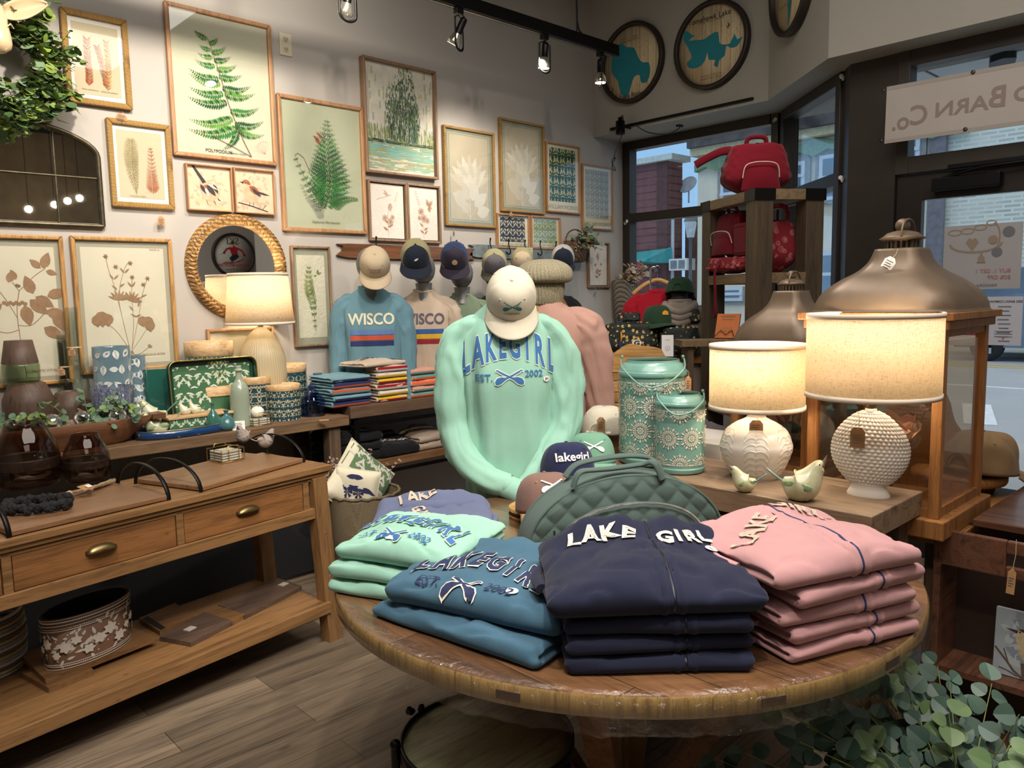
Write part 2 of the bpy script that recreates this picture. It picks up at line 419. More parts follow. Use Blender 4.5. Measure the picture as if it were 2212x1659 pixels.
sbox('wall_back',(-3,-5.1,0),(6.2,-5,4.05),mat('taupe_wall',rgb(130,112,88),.8,var=.15,vs=3))
sbox('wall_right',(4.57,-1.0,0),(4.69,.66,2.764),M_wall)
sbox('wall_jog',(4.57,-1.1,2.764),(5.6,-1.0,4.05),M_wall)
sbox('wall_jog',(4.69,-1.1,0),(5.6,-1.0,2.764),M_wall)
sbox('wall_alcove',(5.6,-2.0,0),(5.72,-1.0,4.05),M_wall)
sbox('wall_partition',(3.3,-2.15,0),(5.72,-2.0,3.0),M_wall)
# bulkhead above the windows
BH=[(4.994,4.25),(4.973,2.709),(4.356,2.019),(4.378,-1.0)]
OUT=[(5.65,4.25),(5.65,2.5),(5.05,1.8),(5.05,-1.0)]
bh=MB(); poly=BH+OUT[::-1]
bh.prism(poly[::-1],2.764,4.05)
struct(bh.build('wall_bulkhead',M_wall2))
# panel under window 1 and 2
W1A=(5.387,4.25);W1B=(5.376,2.837);W2A=(5.344,2.794);W2B=(4.675,2.072);PB=(4.558,1.764)
def panel(a,b,t,z0,z1,name,m,k=0):
    a=Vector(a);b=Vector(b); d=(b-a); L=d.length; ang=math.atan2(d.y,d.x)
    mid=(a+b)/2; n=Vector((-d.y,d.x))/L
    return MB().box((0,0,0),(L,t,z1-z0)).build(name,m,loc=(mid.x+n.x*t/2,mid.y+n.y*t/2,(z0+z1)/2),rot=ang)
struct(panel(W1A,W1B,.08,0,.58,'wall_window_sill',M_wall)); struct(panel(W2A,W2B,.08,0,.58,'wall_window_sill',M_wall))
def window(n,a,b,z0,z1,rail,fw=.06,lw=.06,rw=.06):
    a=Vector(a);b=Vector(b); d=b-a; L=d.length; ang=math.atan2(d.y,d.x)
    w=bpy.data.objects.new('window_%d'%n,None); COL.objects.link(w); w['kind']='structure'; w.location=(a.x,a.y,0); w.rotation_euler=(0,0,ang)
    f=MB(); h=z1-z0
    f.box((lw/2,.03,(z0+z1)/2),(lw,.10,h)); f.box((L-rw/2,.03,(z0+z1)/2),(rw,.10,h))
    f.box((L/2,.03,z1-fw/2),(L-lw-rw,.10,fw)); f.box((L/2,.03,z0+fw/2),(L-lw-rw,.10,fw))
    if rail: f.box((L/2,.03,rail),(L-lw-rw,.09,.075))
    f.build('window_frame',M_bronze,w,bevel=.004)
    MB().box((L/2,.05,(z0+z1)/2),(L-lw-rw,.006,h-2*fw)).build('pane',M_pane,w)
    return w
window(1,W1A,W1B,.58,2.764,2.137,.07,.075,.055)
window(2,W2A,W2B,.58,2.764,2.158,.07,.055,.065)
struct(panel((5.408,2.837),(5.344,2.784),.10,0,2.764,'trim_corner_post',M_bronze))
struct(panel(W2B,(4.569,1.987),.12,0,2.764,'trim_post',M_bronze)); struct(panel((4.569,1.987),(4.558,1.721),.1,0,2.764,'trim_pillar',mat('pillar_brown',rgb(50,43,37),.5,.2,var=.1)))
# door wall at x=4.29 : transom and glazed door
DX=4.558
t=bpy.data.objects.new('window_3',None); COL.objects.link(t); t['kind']='structure'; t.location=(DX,0,0)
f=MB()
for y0,y1,z0,z1 in ((1.657,1.721,2.116,2.764),(.659,.722,2.116,2.764),(.722,1.657,2.68,2.764),(.722,1.657,2.116,2.207)): f.box((.04,(y0+y1)/2,(z0+z1)/2),(.10,y1-y0,z1-z0))
f.build('window_frame',M_bronze,t,bevel=.004); MB().box((.05,1.19,2.44),(.006,.94,.48)).build('pane',M_pane,t)
d=bpy.data.objects.new('door_1',None); COL.objects.link(d); d['kind']='structure'; d.location=(DX+.02,0,0)
f=MB()
for y0,y1,z0,z1 in ((1.583,1.715,0,2.112),(.665,.797,0,2.112),(.797,1.583,1.973,2.112),(.797,1.583,0,.25)): f.box((.02,(y0+y1)/2,(z0+z1)/2),(.05,y1-y0,z1-z0))
f.build('door_leaf_frame',mat('door_bronze',rgb(44,38,34),.4,.3,var=.06),d,bevel=.003)
MB().box((.02,1.19,1.11),(.006,.786,1.73)).build('pane',M_pane,d)
f=MB(); f.box((-.035,1.36,2.04),(.06,.32,.07)); f.build('door_closer',M_black,d,bevel=.006)
MB().box((-.05,1.22,2.125),(.02,.45,.02)).box((-.05,1.06,2.1),(.02,.02,.05)).tube([(-.06,1.0,2.11),(-.09,1.28,2.10),(-.05,1.47,2.07)],.008,6).build('closer_arm',M_black,d)
MB().tube([(-.05,.80,.95),(-.09,.80,.97),(-.09,.80,1.25),(-.05,.80,1.27)],.012,8).build('door_handle',M_black,d)
# white suction hooks on the frames
for (px,py) in ((1675,258),(1818,165),(1816,384),(1354,478)):
    P=Px(px,py,5.34) if px<1700 else None
    if P is None:
        # on the angled frame plane
        a=Vector(W2A);b=Vector(W2B);n=Vector((-(b-a).y,(b-a).x)).normalized(); r_=ray(px,py); k=(Vector((a.x,a.y))-n*.0).dot(n)/(Vector((r_.x,r_.y)).dot(n)); P=EYE+r_*(k*.992)
    h=MB(); h.ball((0,0,0),.014,sx=.4); h.tube([(-.004,0,.0),(-.014,0,-.025),(-.03,0,-.028),(-.035,0,-.01)],.003,6)
    tag(h.build('adhesive_hook',M_white,loc=P,rot=PI/4 if px>1700 else 0),
        {1675:'small clear white hook at the top of the first window post',1818:'white hook stuck high on the angled window frame',1816:'white hook stuck halfway down the angled window frame',1354:'small white hook on the left edge of the first window'}[px],'hook')
# electrical outlet
o=thing('wall_outlet','cream double socket on the wall right of the large fern print','outlet',Py(616,97,4.249))
MB().box((0,-.004,0),(.075,.008,.122)).build('cover_plate',mat('cream_plastic',rgb(205,198,172),.4,var=0),o,bevel=.003)
for s in (.028,-.028):
    f=MB(); f.prism([(x,y) for x,y in rrect(.034,.03,.012)],0,.003,0,Matrix.Rotation(PI/2,4,'X')); q=f.build('socket',mat('cream_plastic2',rgb(190,183,158),.4,var=0),o,loc=(0,-.008,s))
    f=MB(); f.box((-.007,-.0035,.003),(.003,.001,.009)).box((.007,-.0035,.003),(.003,.001,.009)).ball((0,-.0035,-.008),.003,sy=.2); f.build('slot',M_blackp,q)
# ================================================================ OUTSIDE
XB=24.0
M_asph=mat('asphalt',rgb(172,174,176),.9,bump=.1,bs=20,var=.06,vs=.6)
M_walk=mat('pavement',rgb(178,178,172),.85,var=.06,vs=1)
g=MB().box((0,0,0),(36,60,.1)).build('street',M_asph,loc=(21.5+2.5,5,-.2)); struct(g)
for nm,x,wd,c in (('trim_yellow_line',18.3,.14,(206,178,96)),('trim_yellow_line',18.75,.14,(206,178,96)),('trim_white_line',14.6,.12,(225,228,230))):
    struct(MB().box((0,0,0),(wd,50,.012)).build(nm,mat('road_paint%d'%c[0],rgb(*c),.8,var=.08),loc=(x,5,-.146)))
struct(MB().box((0,0,0),(1.9,.35,.012),rz=.3).build('trim_parking_mark',mat('road_paint225',rgb(225,228,230)),loc=(11.4,3.15,-.146)))
struct(MB().box((0,0,0),(3.2,30,.12)).build('near_sidewalk',M_walk,loc=(7.6,3,-.16)))
struct(MB().box((0,0,0),(2.4,50,.12)).build('far_sidewalk',M_walk,loc=(22.4,5,-.12)))
struct(sbox('canopy',(5.06,-1,2.87),(6.7,2.2,2.95),mat('canopy_panel',rgb(216,218,220),.6,var=.04)))
for y in (.2,1.05,1.9): struct(MB().box((0,0,0),(1.6,.012,.004)).build('trim_canopy_joint',M_black,loc=(5.86,y,2.867)))
o=thing('wall_speaker','dark grey angular speaker under the canopy outside the door','speaker',Pz(2172,112,2.79),.3); o.scale=(.62,.62,.62)
MB().prism([(-.16,-.08),(.16,-.08),(.2,.02),(.1,.12),(-.1,.12),(-.2,.02)],-.1,.07).build('speaker_box',mat('speaker_grey',rgb(70,74,80),.5),o,bevel=.02)
MB().box((0,0,.09),(.1,.08,.06)).build('bracket',M_black,o)
def brickmat(name,c1,c2,mo,wd,h,ms=.02):
    m_,nt,b=_new(name); br=nt.nodes.new('ShaderNodeTexBrick'); br.inputs['Color1'].default_value=c1; br.inputs['Color2'].default_value=c2; br.inputs['Mortar'].default_value=mo
    br.inputs['Scale'].default_value=1; br.inputs['Brick Width'].default_value=wd; br.inputs['Row Height'].default_value=h; br.inputs['Mortar Size'].default_value=ms
    cc=_coord(nt,'Object',(1,1,1),None); sp=nt.nodes.new('ShaderNodeSeparateXYZ'); cb=nt.nodes.new('ShaderNodeCombineXYZ'); nt.links.new(cc,sp.inputs[0]); nt.links.new(sp.outputs[1],cb.inputs[0]); nt.links.new(sp.outputs[2],cb.inputs[1]); nt.links.new(cb.outputs[0],br.inputs[0])
    n=_noise(nt,1.2,5,cc); c=_mix(nt,br.outputs[0],c1,_ramp(nt,n.outputs[0],[(.4,(0,0,0,1)),(.7,(.7,.7,.7,1))]))
    nt.links.new(c,b.inputs['Base Color']); b.inputs['Roughness'].default_value=.9; _bump(nt,b,br.outputs['Fac'],-.4,.02); return m_
M_siding=brickmat('maroon_siding',rgb(128,84,84),rgb(120,78,80),rgb(70,44,48),50,.26,.02)
M_brown=mat('brown_boards',rgb(104,76,64),.8,var=.2,vs=1.5)
M_stucco=mat('beige_stucco',rgb(228,220,200),.9,bump=.2,bs=5,var=.06,vs=1.2)
M_pbrick=brickmat('pale_brick',rgb(220,220,204),rgb(176,180,166),rgb(232,232,220),.42,.115,.028)
M_slate=mat('slate_roof',rgb(108,112,120),.9,var=.15,vs=4)
M_winblue=mat('street_window_frame',rgb(206,216,224),.6,var=0)
M_winglass=mat('street_window_dark',rgb(104,122,140),.15,var=.2,vs=.8)
M_fascia=mat('weathered_fascia',rgb(84,78,78),.9,var=.35,vs=1.8)
def fr(px0,py0,px1,py1,x=XB):
    a=Px(px0,py0,x); b=Px(px1,py1,x); return a.y,a.z,b.y,b.z    # left y, top z, right y, bottom z
def fbox(mb,y0,z1,y1,z0,x0,x1,mi=0): mb.box(((x0+x1)/2,(y0+y1)/2,(z0+z1)/2),(abs(x1-x0),abs(y0-y1),abs(z1-z0)),mi)
# maroon building
yl,zt,yr,_=fr(1330,366,1443,352); ctr=(yl+yr)/2
b=thing('maroon_building','maroon clapboard building with teal awning across the street','building',(XB,0,0))
fb=MB(); fbox(fb,yl+3,zt,yr,-.1,-.0,.9); fb.build('wall',M_siding,b)
fb=MB(); fbox(fb,yl+3,zt+.2,yr-.35,zt,-.25,.9); fb.build('cornice',mat('pale_trim',rgb(206,212,206),.7),b)
fb=MB(); fbox(fb,yr+.45,zt,yr-.02,-.1,-.06,0); fb.build('corner_board',mat('maroon_trim',rgb(92,58,60),.8),b)
q=fr(1378,545,1437,590)
fb=MB(); y0,z1,y1,z0=q; fb.add([(-.02,y0,z1),(-.02,y1-.3,z1+.1),(-1.0,y1+.3,z0+.4),(-1.0,y0,z0+.4),(-.02,y0,z0+.35),(-.02,y1-.3,z0+.35)],[(0,1,2,3),(0,3,4),(1,5,2),(3,2,5,4)])
fb.build('awning',mat('teal_awning',rgb(56,158,160),.8),b)
fb=MB(); fbox(fb,y0,z0+.4,y1+.3,z0+.05,-1.02,-1.0); fb.build('awning_valance',mat('rose_valance',rgb(176,70,96),.8),b)
# brown row with grey roof
y0,z1,y1,_=fr(1446,472,1506,472)
b=thing('brown_shop','low brown boarded shop with slate roof and white air conditioner','building',(XB,0,0))
fb=MB(); fbox(fb,y0+.0,z1,y1+.05,-.1,1.0,4.5); fb.build('wall',M_brown,b)
rt=Px(1446,396,XB).z
fb=MB(); fb.add([(1.0,y0-.02,z1),(1.0,y1+.05,z1),(3.8,y1+.05,rt+.6),(3.8,y0-.02,rt+.6)],[(0,1,2,3)]); fb.build('roof',M_slate,b,solid=.1)
c=fr(1474,420,1502,455); fb=MB(); fbox(fb,c[0],c[1]+.1,c[2]+.1,c[3]-.3,1.6,2.4); fb.build('chimney',brickmat('chimney_brick',rgb(150,92,72),rgb(128,78,62),rgb(170,150,140),.3,.1),b)
c=fr(1446,470,1450,640); fb=MB(); fb.tube([(.2,c[0],c[1]),(.2,c[0],-.1)],.07,8); fb.build('downpipe',M_winblue,b)
c=fr(1452,560,1490,583); fb=MB(); fbox(fb,c[0],c[1],c[2],c[3],-.2,.35,0); fbox(fb,c[0]-.08,c[1]-.06,(c[0]+c[2])/2+.04,c[3]+.06,-.22,-.2,1); fbox(fb,(c[0]+c[2])/2-.04,c[1]-.06,c[2]+.08,c[3]+.06,-.22,-.2,1)
fb.build('air_conditioner',[M_white,mat('vent_grey',rgb(130,138,142),.7)],b)
c=Px(1488,402,XB+1); fb=MB(); fb.lathe([(.001,0),(.2,.03),(.36,.1)],20,0,Matrix.Translation((1,c.y,c.z))@Matrix.Rotation(-1.0,4,'Y')); fb.tube([(1,c.y,c.z-.6),(1,c.y,c.z)],.03,6); fb.build('satellite_dish',mat('dish_grey',rgb(190,194,198),.6),b,solid=.02)
# beige building
y0,_,y1,_=fr(1508,330,1998,330); y1=Px(2036,300,XB).y+1.22; zt=Px(1508,290,XB).z; zf=Px(1508,326,XB).z; zc=Px(1515,358,XB).z
b=thing('beige_building','beige stuccoed building with green scalloped cornice and weathered wooden fascia','building',(XB,0,0))
fb=MB(); fbox(fb,y0,zf,y1-1.2,-.1,0,6); fb.build('wall',M_stucco,b)
fb=MB(); fbox(fb,y0,zt+2.6,y1-1.2,zf,-.7,6); fb.build('fascia',M_fascia,b)
fb=MB(); fbox(fb,y0,zf,y1-1.2,zf-.25,-.5,0); fb.build('cornice',mat('cream_cornice',rgb(214,200,160),.8),b)
fb=MB(); n=int((y0-y1)/1.7)+1
for i in range(n+1):
    yc=y0-.86-i*1.7; fb.prism([(yc+.0,zf-.25),(yc+.85,zf-.5),(yc+.85,zf-.75),(yc+.45,zf-.62),(yc,zf-.8),(yc-.45,zf-.62),(yc-.85,zf-.75),(yc-.85,zf-.5)],-.25,0,0,Matrix(((0,0,1,0),(1,0,0,0),(0,1,0,0),(0,0,0,1))))
fb.build('scalloped_trim',mat('green_trim',rgb(122,150,120),.8),b)
def swin(px0,py0,px1,py1,arch=.25):
    y0,z1,y1,z0=fr(px0,py0,px1,py1); w_=y0-y1
    fb=MB(); pts=[(y0+.15,z0-.1),(y1-.15,z0-.1),(y1-.15,z1)]+[((y0+y1)/2-(w_/2+.15)*math.cos(PI*k/8),z1+arch*math.sin(PI*k/8)) for k in range(9)]+[(y0+.15,z1)]
    T_=Matrix(((0,0,1,0),(1,0,0,0),(0,1,0,0),(0,0,0,1)))
    fb.prism(pts,-.1,0,0,T_); fbox(fb,y0,z1,y1,z0,-.16,-.1,1); fbox(fb,y0-.12,z1-.12,y1+.12,z0+.12,-.18,-.16,2); fbox(fb,y0,(z0+z1)/2+.05,y1,(z0+z1)/2-.05,-.2,-.16,1)
    fb.build('window',[mat('window_surround',rgb(150,150,148),.8),M_winblue,M_winglass],b)
swin(1562,368,1608,470); swin(1716,352,1742,410); swin(1775,338,1822,430); swin(1560,620,1608,650,.0); swin(1768,545,1822,640,0); swin(1930,300,1990,352,.1)
fb=MB(); c=fr(2012,300,2034,640); fbox(fb,c[0],Px(2012,160,XB).z,c[2],0,-.15,0); fb.build('corner_strip',mat('grey_strip',rgb(124,120,126),.8),b)
# pale brick building further along
y0=Px(2036,300,XB).y; z1=Px(2160,150,XB).z
b=thing('pale_brick_building','tall pale brick building across the street beyond the glass door','building',(XB,0,0))
fb=MB(); fbox(fb,y0,z1+1.2,y0-16,-.1,.1,6); fb.build('wall',M_pbrick,b)
fb=MB(); fbox(fb,y0-1,2.0,y0-2.6,.3,-.02,.1); fb.build('shop_window',M_winglass,b)
# street lamp
c=Px(1492,470,19.0); b=thing('street_lamp','grey street lamp post with glass lantern outside the first window','street lamp',(19,c.y,-.15))
zl=c.z+.15
MB().lathe([(.09,0),(.09,.3),(.05,.35),(.045,zl-.6),(.09,zl-.55)],12).build('post',mat('lamp_grey',rgb(92,98,104),.6),b)
MB().lathe([(.1,zl-.55),(.17,zl-.15),(.16,zl-.1)],8,smooth=False).build('lantern_glass',mat('frosted',rgb(196,206,206),.3),b)
MB().lathe([(.2,zl-.1),(.1,zl+.1),(.03,zl+.2),(.001,zl+.26)],8).build('cap',mat('lamp_grey',rgb(92,98,104)),b)
# parked car, only its wheel and flank show past the door
c=Pz(2115,768,-.15); k=19.8/c.x; y_=(c.y)*k*1.0
b=thing('parked_car','dark car parked across the street, seen through the door glass','car',(20.6,y_-1.6,-.15))
fb=MB(); prof=[(-2.1,.35),(-2.15,.8),(-1.9,.95),(-1.1,1.02),(-.5,1.45),(.9,1.5),(1.5,1.05),(2.15,.95),(2.2,.5),(2.1,.3)]
fb.prism([(p[0],p[1]) for p in prof][::-1],-.85,.85,0,Matrix(((0,0,1,0),(1,0,0,0),(0,1,0,0),(0,0,0,1)))); fb.build('car_body',mat('car_silver',rgb(120,136,152),.25,.5,var=.05),b,bevel=.06)
for s in (-1.35,1.45):
    q=MB().lathe([(.0001,-.1),(.2,-.1),(.22,-.11),(.33,-.1),(.34,0),(.33,.1),(.001,.1)],28,0,Matrix.Rotation(PI/2,4,'Y')).build('wheel',mat('tyre',rgb(28,30,34),.8),b,loc=(-.78,s,.34))
    fb=MB()
    for k2 in range(5): fb.box((-.115,math.cos(k2*1.2566)*.11,math.sin(k2*1.2566)*.11),(.02,.05,.2),0,Matrix.Rotation(0,4,'X'))
    fb.build('hub_cap',mat('alloy',rgb(196,200,204),.3,.8),q)
# ---- notices on the glass (read from outside, so mirrored here)
def notice(name,label,cat,pts,x,art_fn,mats):
    a=Px(*pts[0],x); c=Px(*pts[1],x); c.z=Px(pts[0][0],pts[1][1],x).z; w_=a.y-c.y; h=a.z-c.z
    o=thing(name,label,cat,(x,(a.y+c.y)/2,(a.z+c.z)/2),-PI/2)
    MB().box((0,.002,0),(w_,.003,h)).build('sheet',mats[0],o)
    A=Art(); art_fn(A,w_,h); fb=MB(); A.front(fb); fb.build('printing',mats,o); return o
M_banner=mat('banner_vinyl',rgb(176,168,162),.7,var=.03,vs=4)
M_banner2=mat('banner_letters',rgb(140,124,116),.7,var=0)
def ban(A,w_,h):
    x=-w_/2
    U=lambda px:x+(a0-Px(px,200,4.43).y)
    a0=Px(1915,200,4.43).y
    A.text('C',U(1987),-.022,.135,1,mirror=True,off=.02,sx=.95); A.text('o.',U(1948),-.040,.125,1,mirror=True,off=.02,sx=.95); A.text('ARN',U(2077),-.014,.10,1,mirror=True,off=.02,sx=1.2); A.text('B',U(2157),.005,.14,1,mirror=True,off=.02); A.text('D',U(2212),.0,.10,1,mirror=True,off=.02,sx=1.2); A.text('RE',U(2290),.0,.10,1,mirror=True,off=.02,sx=1.2)
    A.rect(x,-h/2,x+w_,-h/2+.02,2,1); A.rect(x,h/2-.02,x+w_,h/2,2,1)
bo=notice('hanging_banner','pale vinyl banner with mirrored shop lettering hung across the door transom','banner',((1915,190),(2330,312)),4.43,ban,[M_banner,M_banner2,mat('banner_hem',rgb(160,152,146),.7,var=0)])
bo.rotation_euler=(0,0.012,-PI/2)
for u,v in ((-.45,.13),(-.45,-.13),(-.02,.14),(-.04,-.13)):
    MB().lathe([(.004,-.002),(.010,-.002),(.010,.002),(.004,.002)],12,0,Matrix.Rotation(PI/2,4,'X'),caps=False).build('grommet',mat('brass_ring',rgb(90,84,76),.3,.9),bo,loc=(u,-.003,v))
M_paper=mat('poster_paper',rgb(168,166,168),.6,var=.02); M_rose=mat('poster_pink',rgb(176,120,122),.7,var=0); M_gold=mat('poster_gold',rgb(150,132,112),.6,var=0); M_gr=mat('poster_grey',rgb(110,112,118),.6,var=0)
def pos(A,w_,h):
    A.text('BUY 1, GET 1',.055,-h*.22,.027,1,mirror=True,off=.015,sx=1.05); A.text('50% OFF',.085,-h*.32,.027,1,mirror=True,off=.015,sx=1.05); A.text('PANDORA',.03,-h*.44,.020,3,mirror=True)
    A.disc(w_*.33,h*.36,.028,3,1,20)
    def ring(u,v,rx,ry,t,a0=0,a1=2*PI,mi=2):
        A.line([(u+rx*math.cos(a0+(a1-a0)*k/20),v+ry*math.sin(a0+(a1-a0)*k/20)) for k in range(21)],t,mi,1)
    for u,v,rx,ry in ((-.13,.13,.03,.014),(-.07,.135,.03,.014),(-.01,.15,.028,.013),(.04,.17,.022,.012)): ring(u,v,rx,ry,.006)
    ring(.045,.10,.035,.07,.008,-1.2,1.4); ring(-.03,.07,.12,.045,.010,PI,2*PI)
    A.poly([(-.045,.03),(-.015,.075),(-.03,.10),(-.045,.09),(-.06,.10),(-.075,.075)],2,1); A.disc(.05,.085,.022,2,2); A.disc(.07,.02,.025,3,1); A.disc(.0,-.01,.016,2,2); A.poly([(-.02,-.03),(.02,-.03),(0,.03)],2,2)
notice('sale_poster','pale sale poster with mirrored lettering and a charm bracelet on the door glass','poster',((2041,490),(2203,626)),4.594,pos,[M_paper,M_rose,M_gold,M_gr])
def hrs(A,w_,h):
    A.text('RED BARN COMPANY',0,h*.40,.016,3,mirror=True,off=.01)
    for i in range(9): A.rect(-.03+(i%3)*.004,h*.28-i*.022,.03-(i%2)*.008,h*.28-i*.022+.006,1,1)
    for i in range(3): A.rect(-.04,-h*.22-i*.014,.04,-h*.22-i*.014+.004,1,1)
    A.disc(0,-h*.36,.006,2,1)
notice('hours_notice','white shop hours sheet under the sale poster on the door glass','notice',((2133,641),(2205,745)),4.594,hrs,[mat('sheet_white',rgb(196,198,210),.6,var=0),M_gr,M_rose,mat('ink_dark',rgb(70,60,66),.7,var=0)])
def red(A,w_,h): A.rect(-w_/2,-h*.1,w_/2,h/2,1,1); A.rect(-w_*.4,.02,w_*.4,.025,0,2)
notice('sign_sheet','small red and white notice low on the door glass behind the big lantern','notice',((2040,690),(2125,745)),4.60,red,[mat('sheet_white',rgb(196,198,210)),mat('notice_red',rgb(150,62,66),.6,var=0)])
# ---- lake maps on the bulkhead
M_ring=mat('dark_ring',rgb(50,42,36),.5,.2,var=.15,vs=20); M_map=wood('map_wood',rgb(214,196,158),rgb(188,166,128),'Z',.7,.7,False,bump=.05)
M_lake=mat('lake_teal',rgb(30,128,142),.6,var=.06); M_line=mat('map_brown',rgb(150,118,86),.7,var=0); M_dk=mat('map_dark',rgb(56,44,36),.7,var=0)
def sm(pts,k=3):
    P=pts+pts[:1]; n=len(pts); out=[]
    for i in range(n):
        a,b,c,d=[Vector((*pts[(i+j)%n],0)) for j in (-1,0,1,2)]
        for q in range(k):
            t=q/k; v=.5*((2*b)+(c-a)*t+(2*a-5*b+4*c-d)*t*t+(3*b-a-3*c+d)*t**3); out.append((v.x,v.y))
    return out
def tripoly(A,pts,mi,layer):
    bmx=bmesh.new(); f=bmx.faces.new([bmx.verts.new((p[0],p[1],0)) for p in pts]); bmesh.ops.triangulate(bmx,faces=[f])
    for f in bmx.faces:
        q=[(l.vert.co.x,l.vert.co.y) for l in f.loops]
        if sum(q[i][0]*q[(i+1)%3][1]-q[(i+1)%3][0]*q[i][1] for i in range(3))<0: q=q[::-1]
        A.poly(q,mi,layer)
    bmx.free()
def lakemap(label,loc,rz,R,lake,texts,seed,comp):
    o=thing('lake_map_sign',label,'wall sign',loc,rz,'round lake map signs')
    T_=Matrix.Rotation(PI/2,4,'X')
    MB().lathe([(R-.03,0),(R-.03,.045),(R-.024,.05),(R-.004,.05),(R,.044),(R,0)],64,0,T_,caps=False).build('rim',M_ring,o)
    MB().lathe([(.0001,0),(R-.025,0),(R-.025,.018),(.0001,.018)],64,0,T_,caps=False).build('map_board',M_map,o)
    A=Art(); rnd=random.Random(seed)
    for k in range(-3,4): 
        x=k*.075; hh=math.sqrt(max(0,(R-.03)**2-x*x)); 
        A.rect(x-.0012,-hh,x+.0012,hh,3 if k%2 else 2,1)
    for k in range(46):
        a=rnd.random()*2*PI; q=rnd.random()**.5*(R-.06); x,y=q*math.cos(a),q*math.sin(a); an=rnd.choice((0,PI/2,.4,1.2)); l=rnd.uniform(.02,.07)
        p2=[(x,y),(x+l*.5*math.cos(an),y+l*.5*math.sin(an)),(x+l*math.cos(an+.4),y+l*math.sin(an+.4))]
        if max(math.hypot(*p_) for p_ in p2)<R-.035: A.line(p2,.0014,2,1)
    tripoly(A,sm([(q[0]*1.06,q[1]*1.06) for q in lake],2),1,2)
    for t_,x,y,s in texts: A.text(t_,x,y,s,3 if s>.03 else 2,3,off=.004)
    cx_,cy_=comp; A.disc(cx_,cy_,.013,3,2,16); A.disc(cx_,cy_,.007,0,3,12); A.rect(cx_-.001,cy_+.016,cx_+.001,cy_+.03,3,2); A.rect(cx_-.012,cy_-.022,cx_+.012,cy_-.019,3,2)
    fb=MB(); A.front(fb,-.0185,.0005); fb.build('map_print',[M_map,M_lake,M_line,M_dk],o)
    return o
L1=[(-.19,.03),(-.17,.12),(-.1,.16),(-.05,.12),(.02,.10),(.06,.02),(.10,-.02),(.15,-.03),(.16,-.1),(.13,-.16),(.08,-.15),(.07,-.10),(.02,-.10),(-.01,-.16),(-.04,-.22),(-.10,-.2),(-.13,-.1),(-.18,-.04)]
L2=[(-.2,.14),(-.15,.1),(-.13,.09),(-.18,.07),(-.12,.06),(-.06,.05),(0,.07),(.05,.07),(.06,0),(.10,-.02),(.14,-.02),(.17,.03),(.19,-.01),(.23,0),(.19,-.05),(.14,-.05),(.11,-.03),(.10,-.09),(.06,-.11),(.05,-.15),(.02,-.13),(.03,-.1),(-.02,-.09),(-.03,-.04),(-.05,-.09),(-.10,-.12),(-.17,-.11),(-.19,-.07),(-.15,-.05),(-.17,0),(-.19,.04),(-.22,.09)]
L3=[(-.02,.2),(.02,.3),(.06,.2),(.05,.05),(.03,-.05),(.0,-.12),(-.03,-.22),(-.045,-.23),(-.05,-.15),(-.06,-.05),(-.04,.05),(-.03,.12)]
lakemap('round wooden lake map nearest the corner, wide teal lake behind the track light',(4.992,3.841,3.253),-PI/2,.2975,L1,[('Lake Ripley',0,-.235,.05),('Jefferson County, Wisconsin',0,-.255,.016),('Lake Area - 418 acres',-.02,.19,.018),('Deepest Point - 44 feet',-.02,.17,.018)],1,(-.2,-.16))
lakemap('round wooden lake map with a ragged teal lake, middle one of three',(4.978,3.137,3.216),-PI/2,.2975,L2,[('Tomahawk Lake',-.02,.19,.052),('Oneida County, Wisconsin',0,.165,.018),('Lake Area - 3,392 acres',0,-.2,.018),('Deepest Point - 84 feet',0,-.22,.018)],2,(.13,.1))
a=Vector(BH[1]);b=Vector(BH[2]);dd=(b-a).normalized(); P=a+dd*.446-Vector((-dd.y,dd.x))*-.0
lakemap('round wooden lake map with a long narrow lake, cut off by the top edge',(P.x-.006*1,P.y+.006,3.349),math.atan2(dd.y,dd.x),.308,L3,[('Geneva Lake',-.1,-.1,.03)],3,(-.14,-.02))
# small track on the bulkhead with plug-in spot
a=Px(1320,278,4.983);b=Px(1628,215,4.973)
o=thing('wall_track','black light track screwed to the bulkhead below the lake maps','light track',a)
MB().box(((b-a)/2)[:],((b-a).length,.034,.018),0,None,math.atan2(b.y-a.y,b.x-a.x)).build('rail',M_black,o,bevel=.002)
P=Px(1340,275,4.89); o=thing('clip_spotlight','black cylindrical spotlight with a coiled cord at the end of the wall track','spotlight',P)
MB().lathe([(.012,.075),(.018,.07),(.018,.05),(.035,.045),(.035,-.045),(.038,-.05),(.034,-.052)],20).build('lamp_housing',M_black,o)
MB().lathe([(.0001,-.046),(.033,-.046)],20,caps=False).build('lens',emis('spot_lens',(1,.85,.6,1),6),o)
MB().tube([(0,0,.05),(.05,-.02,.0),(.09,-.03,.0)],.006,6).build('bracket',M_black,o)
co=cat([(0,0,.07),(.03,-.0,.09),(.04,.0,.02),(.03,.0,-.04),(.0,.03,-.14),(-.02,.05,-.22)],20)
cz=[(-.02+.016*math.cos(t*.9)+.0,.05+.012*math.sin(t*.9)+.0,-.27+.05*math.cos(t*.45)) for t in range(30)]
MB().tube(co+cz,.0035,6).build('cord',M_blackp,o)
pts=cat([Px(1375,272,4.95),Px(1400,286,5.0),Px(1440,290,5.05),Px(1466,278,5.12),Px(1468,270,5.15)],16)
tag(MB().tube(pts,.004,6).box(tuple(pts[-1]),(.05,.03,.03)).build('power_cord',M_blackp),'thin black cord sagging to a socket in the soffit','cord')
